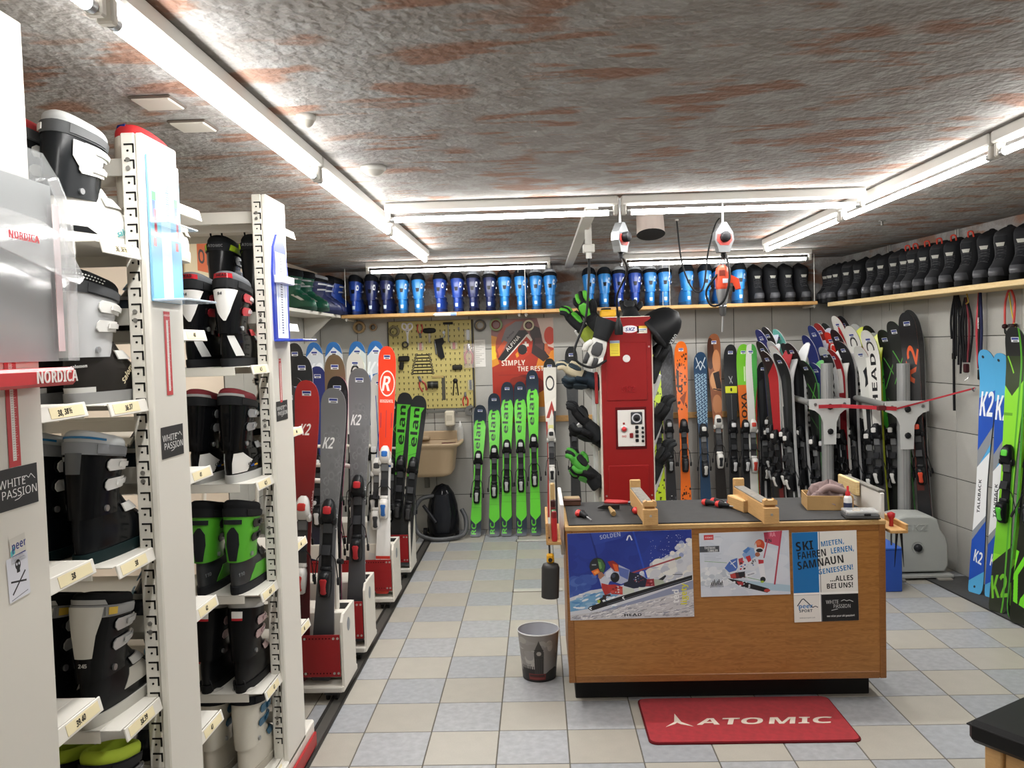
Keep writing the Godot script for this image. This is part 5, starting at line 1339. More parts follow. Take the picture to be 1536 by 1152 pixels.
	s.poly([0.62, 0.16, 0.68, 0.08, 0.78, 0.11, 0.81, 0.194, 0.81, 0.26, 0.855, 0.29, 0.85, 0.365, 0.93, 0.44, 0.83, 0.49, 0.64, 0.39, 0.67, 0.26], "372a2a"); s.poly([0.7, 0.22, 0.8, 0.22, 0.84, 0.3, 0.82, 0.36, 0.7, 0.3], "54393a"); s.poly([0.855, 0.287, 0.905, 0.285, 0.91, 0.337, 0.955, 0.37, 0.92, 0.42, 0.85, 0.36], "b8603c")
	s.text("SIMPLY", 0.345, 0.495, 0.058, "ece4d6", 0, 1.0); s.text("THE BEST", 0.62, 0.565, 0.055, "ece4d6", 0, 0.95); s.rect(0.1, 0.63, 0.6, 0.633, "7a2018")
	part(po, "paper", cbox(p1.x - p0.x, p0.y - p1.y, 0.002, 0.0005), mat("d9d4cc", 0.5))
	part(po, "print", sheet_mesh(p1.x - p0.x - 0.002, p0.y - p1.y - 0.002), printed(s, 0.35), Vector3(0, 0, 0.0015))
	# leaning rail
	var r0 := on_z(735, 630, REAR)
	var rl := thing("ski_rail", "wooden ski leaning rail screwed to the rear wall", "rail", Vector3(r0.x, r0.y, REAR))
	part(rl, "batten", cbox(2.7, 0.055, 0.03, 0.004), oak, Vector3(1.35, 0, 0.016))
	for i in 12: part(rl, "peg", rod(Vector3(0.12 + 0.22 * i, 0.0, 0.03), Vector3(0.12 + 0.22 * i, 0.012, 0.075), 0.006, 8), mat("a9a49a", 0.5))
func blue_boot(c, liner, loop := false) -> Dictionary:
	var d := {"shell": c, "cuff": c, "gloss": 0.28, "liner": liner, "strap": "15171c", "buckle": c, "lever": "d9dde2", "sole": Color(c).darkened(0.35).to_html(false), "panels": [["buckle_stop", "c", [[0.185, 172, 188], [0.215, 168, 192]], "14161b", 0.006], ["crest", "c", [[0.21, 206, 228], [0.232, 204, 232], [0.25, 210, 226]], "e3e7ec"], ["heel_print", "s", [[0.045, 166, 194], [0.075, 164, 196]], "cfe2f2"], ["crest_heart", "c", [[0.22, 211, 223], [0.236, 211, 224]], c, 0.004]], "text": []}
	if loop: d["loop"] = "23252a"
	return d
func build_shelf_boots() -> void:
	var sky := "2f86cf"
	var blue := "2748a0"
	var navy := "222b58"
	var away := turn_y(180)
	var q := [[533, blue, "16181c"], [557, navy, "16181c"], [580, navy, "2a2d33"], [603, sky, "20262c"], [627, sky, "16181c"], [660, blue, "16181c"], [686, blue, "20262c"], [710, navy, "9ea3ab"], [735, navy, "a8acb2"], [757, sky, "16181c"], [782, sky, "20262c"], [805, sky, "a8acb2"], [826, sky, "a2a6ac"],
		[885, sky, "16181c"], [908, sky, "20262c"], [930, blue, "b5b8bc"], [954, blue, "a8acb2"], [977, sky, "b5b8bc"], [999, sky, "a8acb2"], [1032, sky, "16181c"], [1060, sky, "1c1f24"], [1082, sky, "b5b8bc"], [1111, sky, "16181c"]]
	var n := {}
	for i in q.size():
		var nm: String = {sky: "sky blue", blue: "royal blue", navy: "navy blue"}[q[i][1]]
		var lin := "grey lined" if String(q[i][2])[0] in ["9", "a", "b"] else "black lined"
		var place := "above the pegboard" if q[i][0] < 740 else ("above the poster" if q[i][0] < 850 else ("behind the red cabinet" if q[i][0] < 1010 else "beside the black boots"))
		var p := on_z(q[i][0], 466, -7.44)
		ski_boot("ski_boot", "%s %s ski boot on the shelf %s" % [nm, lin, place], blue_boot(q[i][1], q[i][2], i in [11, 12]), Vector3(p.x, 2.012, -7.49), away * turn_y(rng.randf_range(-5, 5)), "blue ski boots on the rear shelf")
	# boots on the side shelf, facing the room
	var st := blue_boot("1f5b46", "16181a")
	st.panels = [["white_frame", "c", [[0.16, -120, -100], [0.22, -112, -60], [0.27, -104, -92]], "d6d8d2"], ["white_frame", "s", [[0.08, -70, -56], [0.13, -92, -70]], "d6d8d2"]]
	for l in [[st, "green ski boot with white frame on the side shelf", -1.87, -6.72, 80], [st, "green ski boot behind the first on the side shelf", -1.9, -6.5, 72], [blue_boot(navy, "b5b8bc"), "navy ski boot with grey liner next to the green boot", -1.87, -7.12, 110], [blue_boot(navy, "16181c"), "navy ski boot in the middle of the side shelf", -1.86, -7.3, 125], [blue_boot(blue, "16181c"), "blue ski boot at the corner of the side shelf", -1.8, -7.47, 140]]: ski_boot("ski_boot", l[1], l[0], Vector3(l[2], 2.012, l[3]), turn_y(l[4]), "boots on the side shelf")
	# snowboard boots
	for x in [1137, 1160, 1183, 1206]:
		var p := on_z(x, 464, -7.5)
		soft_boot("black snowboard boot on the rear shelf facing the room", "1d1e20", Vector3(p.x, 2.012, -7.6), turn_y(rng.randf_range(-4, 4)), "222326")
	var xs := [1243, 1250, 1259, 1272, 1290, 1309, 1327, 1344, 1360, 1372, 1389, 1407, 1428, 1454, 1478, 1504, 1534, 1566, 1600]
	var bs := facing(WALL_IN)
	for i in xs.size():
		var p := wall_px(xs[i], 450, 0.16)
		var s := (p - CORNER).dot(WALL_DIR)
		var red: bool = i >= 8 and i <= 13
		soft_boot("black snowboard boot with a red pull loop on the pine shelf" if red else ("black snowboard boot on the pine shelf close to the corner" if i < 8 else "black snowboard boot on the pine shelf past the red looped ones"), "d8432e" if red else "1d1e20", on_wall(s, 1.9965, 0.13), bs * turn_y(34 + rng.randf_range(-6, 6)), "27282b" if i % 2 == 0 else "2d2e31")


# ---------- skis along the rear wall and in the corner stand ----------
func wall_ski(style: String, label: String, tipx: float, tipy: float, tailx: float, taily := 797.0, group := "") -> void:
	var tip := on_z(tipx, tipy, REAR + 0.07)
	var tail := on_z(tailx, taily, -7.44)
	put_ski(style, label, Vector3(tail.x, 0.004, -7.44), tip, Vector3(0, 0.12, 1), group)
func build_wall_skis() -> void:
	for q in [[721, 608, 713, "shortest"], [741.5, 590.5, 741.5, "second shortest"], [761, 574, 759.6, "middle"], [780, 574.5, 782.5, "second tallest"], [798, 555, 804, "tallest"]]:
		wall_ski("elan_rc", q[3] + " of the bright green skis leaning beside the sink", q[0], q[1], q[2], 803.0, "bright green skis beside the sink")
	wall_ski("race_ac", "white and red racing ski between green skis and gloves", 824, 538, 830)
	wall_ski("carbon", "black and silver ski behind the drying gloves", 856, 520, 866)
	wall_ski("lime_black", "lime and black ski beside the red cabinet", 984, 515, 992)
	wall_ski("black_pink", "black patterned ski with pink edge by the red cabinet", 998, 513, 1009)
	wall_ski("orange", "orange ski with black print on the rear wall", 1020, 512, 1031)
	wall_ski("navajo", "dark blue ski with pale woven pattern", 1049, 528, 1061)
	wall_ski("sunset", "brown ski with a skin toned print", 1069, 503, 1085)
	wall_ski("black_yellow", "black ski with a yellow band", 1094, 518, 1104)
	wall_ski("green_orange", "green and orange ski beside the black one", 1113, 517, 1122)
	wall_ski("white_green", "white and green ski with red edge", 1124, 516, 1134)
	wall_ski("blade", "short black ski beside the aluminium post", 1143, 545, 1150)
func build_ski_stand() -> void:
	var alu := mat("a9abac", 0.35, 0.6)
	var light := mat("c9cac8", 0.4)
	# stand: two posts with forked plates, tubes running to the wall
	var pa := on_z(1240, 545, -6.55)
	var pb := on_z(1355, 545, -6.2)
	for i in 2:
		var p := [pa, pb][i] as Vector3
		var o := thing("ski_stand", ["aluminium ski stand post with forked plate amid the skis", "aluminium ski stand post with forked plate beside the side wall"][i], "ski stand", Vector3(p.x, 0, p.z))
		var pm := MB.new()
		pm.lathe([[0.045, 0.0], [0.045, p.y]], 20)
		pm.lathe([[0.0, p.y], [0.045, p.y]], 20)
		part(o, "post", pm.mesh(), alu)
		for s in [-1.0, 0.0, 1.0]: part(o, "post_groove", cbox(0.004, p.y - 0.02, 0.004, 0.001), mat("6f7172", 0.5), Vector3(s * 0.018, p.y / 2, 0.043 - absf(s) * 0.004))
		part(o, "foot", cbox(0.3, 0.03, 0.3, 0.006), light, Vector3(0, 0.016, 0))
		var y := p.y - 0.42
		var fk := part(o, "forked_plate", plate([-0.045, -0.2, 0.045, -0.2, 0.05, -0.03, 0.075, 0.03, 0.11, 0.06, 0.155, 0.075, 0.155, 0.15, -0.155, 0.15, -0.155, 0.075, -0.11, 0.06, -0.075, 0.03, -0.05, -0.03], 0.01), light, Vector3(0, y, 0.055))
		for q in [[0, 0.09], [0, -0.1]]: part(fk, "knob", turned([[0.0, 0.02], [0.02, 0.02], [0.024, 0.012], [0.02, 0.0]], 8), mat("1e1f21", 0.5), Vector3(q[0], q[1], 0.004), Basis(Vector3.RIGHT, PI / 2))
		for q in [[-0.11, 0.11], [0.11, 0.11]]: part(fk, "bolt", rod(Vector3(q[0], q[1], 0.004), Vector3(q[0], q[1], 0.012), 0.012, 6), mat("8d8f90", 0.35, 0.8))
		part(o, "cross_tube", rod(Vector3(-0.14, y + 0.12, 0.04), Vector3(-0.12, y + 0.14, -0.75), 0.025, 12), mat("8d8e8c", 0.4, 0.4))
		part(o, "cross_tube", rod(Vector3(0.14, y + 0.12, 0.04), Vector3(0.12, y + 0.14, -0.75 if i == 0 else -0.4), 0.025, 12), mat("8d8e8c", 0.4, 0.4))
	var rs := thing("lashing_strap", "red lashing strap across the stand to the wall hook", "strap", on_z(1230, 610, -6.44))
	var o0 := rs.position
	var pts := [on_z(1228, 610, -6.45), on_z(1262, 609, -6.44), on_z(1322, 612, -6.14), on_z(1345, 613, -6.13), on_z(1380, 604, -6.12), wall_px(1463, 582, 0.03)]
	var m := MB.new()
	for i in pts.size() - 1:
		var a: Vector3 = pts[i] - o0
		var b: Vector3 = pts[i + 1] - o0
		var hh := 0.014 if i < 3 else 0.006
		m.box(Vector3((b - a).length(), hh * 2, 0.004), (a + b) / 2, Basis((b - a).normalized(), Vector3.UP, (b - a).normalized().cross(Vector3.UP)).orthonormalized(), 0.001)
	part(rs, "webbing", m.mesh(), mat("a81f2c", 0.6))
	part(rs, "ratchet_buckle", cbox(0.06, 0.035, 0.03, 0.005), mat("6b3034", 0.4, 0.5), pts[2] - o0)
	part(rs, "wall_hook", pipe(smooth_path([Vector3(0, 0, 0), Vector3(-0.01, -0.02, 0.0), Vector3(-0.025, 0.0, 0.0)], 4), 0.005, 8), mat("8d8f90", 0.35, 0.8), pts[5] - o0)
	# skis: style, tip pixel, depth
	var list := [
		["navy", 1150, 494, -7.3], ["blade", 1160, 492, -7.25], ["teal", 1176, 495, -7.35], ["carbon", 1152, 513, -7.05], ["red_black", 1159, 528, -6.95], ["marker", 1168, 511, -7.1], ["blade", 1178, 530, -6.85], ["carbon", 1189, 515, -7.0], ["blade", 1196, 514, -6.9],
		["white_line", 1172, 518, -6.9], ["marker", 1208, 525, -7.05], ["black_green", 1217, 540, -6.8], ["navy", 1220, 503, -7.2], ["navy", 1229, 490, -7.25], ["crimson", 1238, 483, -7.3], ["carbon", 1249, 483, -7.38], ["navy", 1232, 543, -6.75], ["marker", 1246, 521, -6.9],
		["signal", 1254, 500, -7.2], ["crimson", 1258, 524, -6.85], ["white_red", 1264, 474, -7.45], ["carbon", 1273, 474, -7.45], ["red_black", 1263, 495, -7.1], ["blade", 1273, 512, -6.85], ["head_white", 1283, 488, -6.9], ["marker", 1291, 487, -7.2],
		["blade", 1310, 488, -6.95], ["head_white", 1308, 496, -6.62], ["white_line", 1297, 520, -6.7], ["marker", 1320, 500, -6.8], ["forest", 1327, 518, -6.72], ["black_green", 1333, 497, -6.6], ["black_green", 1347, 481, -6.45], ["carbon", 1373, 464, -6.42], ["k2_orange", 1360, 468, -6.3]]
	var words := {"navy": "navy blue ski", "blade": "matt black ski with pale binding", "teal": "ski with a teal tip", "carbon": "plain black ski", "red_black": "black ski with red shoulder", "marker": "silver grey ski", "white_line": "white ski with a dark stripe", "black_green": "black ski with green lines", "crimson": "crimson ski with white block", "signal": "bright red ski with round crest", "white_red": "white ski with red arrow crest", "head_white": "white ski with black lettering and yellow edge", "forest": "leaf green ski", "k2_orange": "black ski with large orange lettering"}
	var mates := [0, 3, 6, 8, 9, 11, 13, 17, 19, 23, 24, 27, 30, 32]
	for i in list.size():
		var q: Array = list[i]
		var tip := on_z(q[1], q[2], q[3])
		var fx := -0.92 if i < 24 else -0.78
		if q[0] == "k2_orange": fx = -0.35
		var drop := on_z(q[1] + (34 if q[0] == "k2_orange" else 20), 790, q[3] + 0.15)
		var tail := Vector3(drop.x, 0.004, q[3] + 0.16)
		var face := Vector3(fx, 0.1, 0.42 if i < 24 else 0.6)
		var where: String = " standing against the corner wall" if q[3] < -7.15 else (" in the middle of the ski stand" if q[3] < -6.8 else (" in front of the ski stand tubes" if q[1] < 1300 else " beside the post next to the side wall"))
		put_ski(q[0], words[q[0]] + where, tail, tip, face, "skis in the corner stand", 0.1)
		if mates.has(i):
			var off := Vector3(0.0, 0, -0.004) - face.normalized() * 0.004
			put_ski(q[0], words[q[0]].replace("ski", "turned ski").replace(" with black lettering and yellow edge", " with yellow edge") + where, tail + off, tip + off + Vector3(0, -0.012, 0), -face, "skis in the corner stand", 0.1)


# ---------- drying cabinet with gloves and helmets ----------
func blob(rows: Array, k := 16, pw := 1.0) -> ArrayMesh:   # [y, half x, half z, centre x, centre z]
	var m := MB.new()
	var rr := []
	for q in rows:
		var r := PackedVector3Array()
		for i in k:
			var a := TAU * i / k
			r.append(Vector3((q[3] if q.size() > 3 else 0.0) + signf(cos(a)) * pow(absf(cos(a)), pw) * q[1], q[0], (q[4] if q.size() > 4 else 0.0) + signf(sin(a)) * pow(absf(sin(a)), pw) * q[2]))
		rr.append(r)
	m.loft(rr)
	return m.mesh()
func finger(pts: Array, r: float) -> ArrayMesh:
	var p := smooth_path(pts, 4)
	var rr := []
	for i in p.size():
		var t := float(i) / (p.size() - 1)
		rr.append(r * (1.0 - 0.15 * t) * (1.0 if t < 0.86 else sqrt(maxf(0.02, 1.0 - pow((t - 0.86) / 0.14, 2)))))
	return pipe(p, rr, 10)
func glove(label: String, at: Vector3, bs: Basis, main, accent, cuff) -> Node3D:
	var o := thing("ski_glove", label, "glove", at, bs, "gloves drying on the cabinet")
	part(o, "palm", blob([[-0.01, 0.042, 0.028], [0.02, 0.05, 0.032], [0.06, 0.056, 0.032], [0.1, 0.056, 0.028], [0.118, 0.05, 0.02]]), mat(main, 0.75))
	for i in 4:
		var x := -0.042 + 0.028 * i
		var L: float = [0.06, 0.075, 0.08, 0.068][i]
		part(o, "finger", finger([Vector3(x * 0.95, 0.1, 0), Vector3(x * 1.05, 0.1 + L * 0.5, 0.01), Vector3(x * 1.02, 0.1 + L, -0.014)], 0.0165), mat(main if i % 2 == 0 else accent, 0.75))
	part(o, "thumb", finger([Vector3(0.045, 0.03, 0.01), Vector3(0.07, 0.06, 0.018), Vector3(0.072, 0.1, 0.012)], 0.019), mat(main, 0.75))
	part(o, "cuff", blob([[-0.13, 0.062, 0.046], [-0.12, 0.066, 0.05], [-0.05, 0.056, 0.042], [0.0, 0.046, 0.032]]), mat(cuff, 0.8))
	part(o, "back_panel", hump([[0.02, 0.02, 0.008], [0.05, 0.034, 0.014], [0.09, 0.032, 0.012], [0.105, 0.02, 0.006]]), mat(accent, 0.6), Vector3(0, 0, 0.026))
	part(o, "wrist_strap", blob([[-0.02, 0.049, 0.036], [0.0, 0.049, 0.036]]), mat("1b1c1e", 0.7))
	return o
func build_machine() -> void:
	var p := on_z(938, 475, -5.2)
	var o := thing("drying_cabinet", "tall red drying cabinet with a white control panel", "cabinet", Vector3(0.547, 0, -5.2))
	var red := mat("84181a", 0.3)
	var h := 1.858
	part(o, "body", cbox(0.33, h - 0.04, 0.42, 0.006), mat("d9d3c6", 0.4), Vector3(0, h / 2 + 0.02, -0.23))
	var fr := part(o, "front_panel", cbox(0.312, h - 0.05, 0.02, 0.006), red, Vector3(0, h / 2 + 0.02, -0.011))
	part(fr, "upper_relief", cbox(0.25, 0.36, 0.01, 0.005), red, Vector3(0, 0.57, 0.011))
	part(fr, "lower_relief", cbox(0.25, 0.62, 0.01, 0.005), red, Vector3(0, -0.32, 0.011))
	part(fr, "lettering", letters("SKZ", 0.035, 0.006), mat("8c141a", 0.3), Vector3(0.01, 0.46, 0.017))
	part(fr, "recess", cbox(0.19, 0.26, 0.006, 0.002), mat("4e0c10", 0.5), Vector3(0.02, 0.22, 0.011))
	for x in [-0.14, 0.14]:
		for y in [0.72, -0.2, -0.75]: part(fr, "screw", rod(Vector3(x, y, 0.01), Vector3(x, y, 0.0135), 0.006, 8), mat("c9bcbc", 0.3, 0.7))
	var pan := part(fr, "control_panel", cbox(0.165, 0.225, 0.008, 0.002), mat("d6d4cf", 0.4), Vector3(0.02, 0.22, 0.016))
	var dial := part(pan, "timer_dial", cbox(0.07, 0.075, 0.01, 0.004), mat("33353a", 0.4), Vector3(0.033, 0.062, 0.007))
	part(dial, "dial_ring", turned([[0.022, 0.0], [0.028, 0.004], [0.03, 0.0]], 24), mat("c2c4c8", 0.4), Vector3(0, 0, 0.005), Basis(Vector3.RIGHT, PI / 2))
	part(dial, "dial_knob", turned([[0.0, 0.012], [0.012, 0.012], [0.014, 0.0]], 16), mat("1c1d20", 0.4), Vector3(0, 0, 0.005), Basis(Vector3.RIGHT, PI / 2))
	part(pan, "stop_button", turned([[0.0, 0.014], [0.012, 0.013], [0.015, 0.006], [0.015, 0.0]], 16), mat("c42a2c", 0.35), Vector3(-0.045, -0.005, 0.004), Basis(Vector3.RIGHT, PI / 2))
	part(pan, "button_collar", turned([[0.015, 0.004], [0.021, 0.003], [0.021, 0.0]], 18), mat("b9bbbd", 0.35, 0.6), Vector3(-0.045, -0.005, 0.004), Basis(Vector3.RIGHT, PI / 2))
	part(pan, "indicator", cbox(0.012, 0.012, 0.006, 0.002), mat("8f2a2a", 0.4), Vector3(-0.045, 0.03, 0.005))
	part(pan, "rocker_switch", cbox(0.022, 0.03, 0.01, 0.003), mat("7a1a1e", 0.4), Vector3(0.0, -0.045, 0.006))
	for i in 4:
		part(pan, "knob", turned([[0.0, 0.012], [0.007, 0.012], [0.009, 0.0]], 12), mat("1c1d20", 0.4), Vector3(0.07, 0.0 - 0.027 * i, 0.004), Basis(Vector3.RIGHT, PI / 2))
		part(pan, "switch", cbox(0.02, 0.02, 0.01, 0.003), mat("1f2023", 0.4), Vector3(0.034, 0.005 - 0.027 * i, 0.006))
	part(pan, "lettering", letters("SKZ", 0.012), mat("b02a2a", 0.5), Vector3(-0.045, -0.05, 0.0045))
	var lg := Sheet.new(128, 64, "a51a20")
	lg.disc(0.5, 0.5, 0.48, 0.46, "e3e3e8"); lg.text("SKZ", 0.52, 0.52, 0.4, "27357e", 0, 1.1, true, 0.2)
	part(fr, "logo_oval", sheet_mesh(0.11, 0.05), printed(lg, 0.4), Vector3(0.025, 0.83, 0.0106))
	var wn := Sheet.new(64, 64, "e0dccf")
	wn.rect(0, 0, 1, 0.3, "e0b83a"); wn.rect(0.1, 0.45, 0.9, 0.55, "4a6fae"); wn.rect(0.1, 0.68, 0.7, 0.75, "6a6a68")
	part(fr, "warning_label", sheet_mesh(0.062, 0.045), printed(wn, 0.5), Vector3(0.1, 0.825, 0.0106))
	var yl := Sheet.new(64, 96, "d9c43a")
	yl.rect(0, 0, 1, 0.18, "8a9ab0")
	for i in 6: yl.rect(0.12, 0.28 + i * 0.11, 0.86, 0.32 + i * 0.11, "a8942a")
	part(fr, "yellow_label", sheet_mesh(0.06, 0.095), printed(yl, 0.5), Vector3(-0.07, 0.715, 0.0167))
	part(fr, "round_sticker", turned([[0.0, 0.001], [0.022, 0.001], [0.023, 0.0]], 22), mat("c9c6c4", 0.5), Vector3(0.0, 0.65, 0.0165), Basis(Vector3.RIGHT, PI / 2))
	# drying nozzles on both sides
	var noz := mat("c6c8c6", 0.45)
	for y in [1.72, 1.42, 1.12, 0.82]:
		for s in [-1.0, 1.0]: part(o, "drying_nozzle", pipe([Vector3(s * 0.16, y - 0.1, -0.2), Vector3(s * (0.24 if s < 0 else 0.2), y, -0.2), Vector3(s * (0.29 if s < 0 else 0.22), y + 0.07, -0.19)], [0.028, 0.026, 0.022], 12), noz)
	part(o, "side_rail", cbox(0.03, 1.2, 0.06, 0.006), noz, Vector3(-0.19, 1.1, -0.18))
	part(o, "coat_strip", cbox(0.02, 0.2, 0.03, 0.004), mat("8c2020", 0.4), Vector3(-0.185, 1.42, -0.05))
	# gloves: placed by their nozzle
	var c := o.position
	for q in [["black and green glove on the topmost nozzle", -0.27, 1.8, 0.75, 1.1, "1b1c1e", "4da32b", "7f8f2a"], ["black glove with green fingers behind the topmost pair", -0.2, 1.86, 0.5, -0.6, "17181a", "4da32b", "202224"], ["cream and navy glove on the second nozzle", -0.27, 1.5, 1.1, 1.2, "b9af94", "1d303d", "1f2a33"], ["dark navy glove tucked behind the cream one", -0.22, 1.45, 1.5, -1.0, "1b2731", "23343f", "17181a"], ["plain black glove on the third nozzle", -0.25, 1.2, 0.7, 1.2, "131416", "1f2123", "1a1c1e"], ["second plain black glove lower on the third nozzle", -0.2, 1.1, 1.15, -1.1, "141517", "222426", "1a1c1e"], ["bright green and black glove on the lowest nozzle", -0.26, 0.9, 0.7, 1.0, "3c8f2a", "1c1d1f", "1b1d1f"], ["black glove with green tabs beside the lowest one", -0.2, 0.84, 1.2, -1.0, "18191b", "3c8f2a", "1b1d1f"]]:
		glove(q[0], c + Vector3(q[1], q[2], -0.1), Basis(Vector3.BACK, q[3]) * Basis(Vector3.UP, q[4]), q[5], q[6], q[7])
	glove("white glove hanging below the black and green one", c + Vector3(-0.16, 1.72, 0.03), Basis(Vector3.BACK, PI - 0.35), "cfcfca", "3a3b3d", "26282a")
	glove("black glove with pale tab beside the cabinet top", c + Vector3(0.2, 1.57, -0.1), Basis(Vector3.BACK, -0.5) * Basis(Vector3.UP, -1.2), "1a1b1d", "2c2e30", "232527")
	glove("black glove halfway down the cabinet side", c + Vector3(0.2, 1.21, -0.12), Basis(Vector3.BACK, -0.55) * Basis(Vector3.UP, -1.2), "18191b", "26282a", "232527")
	glove("black glove low on the cabinet side", c + Vector3(0.2, 0.93, -0.12), Basis(Vector3.BACK, -0.55) * Basis(Vector3.UP, -1.2), "18191b", "26282a", "232527")
	glove("black glove lying on the cabinet top", c + Vector3(0.05, h + 0.03, -0.18), Basis(Vector3.RIGHT, -PI / 2 + 0.5), "1b1c1e", "2b2d2f", "1e2022")
	var yb := thing("battery_pack", "yellow battery pack on the cabinet top", "battery", c + Vector3(-0.1, h, -0.1))
	part(yb, "body", cbox(0.1, 0.045, 0.08, 0.008), mat("d9a51e", 0.45), Vector3(0, 0.0235, 0)); part(yb, "cap", cbox(0.06, 0.012, 0.06, 0.004), mat("2a2a28", 0.5), Vector3(-0.01, 0.052, 0))
	# helmet
	var he := thing("ski_helmet", "black ski helmet hanging at the cabinet top corner", "helmet", c + Vector3(0.225, 1.79, -0.08), Basis(Vector3.BACK, -0.9) * Basis(Vector3.UP, 0.4))
	var rows := []
	for i in 9:
		var t := float(i) / 8
		rows.append([-0.06 + 0.2 * t, 0.115 * sqrt(maxf(0.003, 1.0 - pow(t, 2.4))), 0.135 * sqrt(maxf(0.003, 1.0 - pow(t, 2.4)))])
	part(he, "shell", blob(rows, 22), mat("151618", 0.5))
	part(he, "brim", blob([[-0.075, 0.112, 0.13], [-0.07, 0.118, 0.138], [-0.055, 0.118, 0.138], [-0.05, 0.11, 0.13]], 22), mat("232426", 0.5))
	for s in [-1.0, 1.0]: part(he, "ear_pad", hump([[-0.05, 0.02, 0.01], [-0.03, 0.038, 0.022], [0.03, 0.04, 0.024], [0.05, 0.02, 0.01]]), mat("1c1d1f", 0.85), Vector3(s * 0.095, -0.1, 0.0), Basis(Vector3.UP, s * PI / 2))
	part(he, "chin_strap", pipe(smooth_path([Vector3(-0.09, -0.13, 0.0), Vector3(-0.04, -0.2, 0.04), Vector3(0.05, -0.19, 0.04), Vector3(0.09, -0.13, 0.0)], 5), 0.006, 6), mat("1b1c1e", 0.8))
	part(he, "lettering", letters("UVEX", 0.02), mat("c9cacb", 0.5), Vector3(0.06, 0.0, 0.119), Basis(Vector3.BACK, -1.2))
	# plug on its cable
	var pl := thing("power_plug", "black power plug hanging in front of the red cabinet", "plug", on_z(928, 490, -5.1))
	part(pl, "plug_body", blob([[-0.05, 0.02, 0.016], [-0.045, 0.026, 0.02], [0.0, 0.026, 0.02], [0.03, 0.016, 0.014], [0.06, 0.008, 0.008]]), mat("141516", 0.4))
	var top := on_z(930, 380, -4.3) - pl.position
	part(pl, "cable", pipe(smooth_path([Vector3(0, 0.05, 0), Vector3(-0.015, 0.18, 0.1), Vector3(0.015, 0.3, 0.4), top], 6), 0.006, 8), mat("1b1c1d", 0.5))


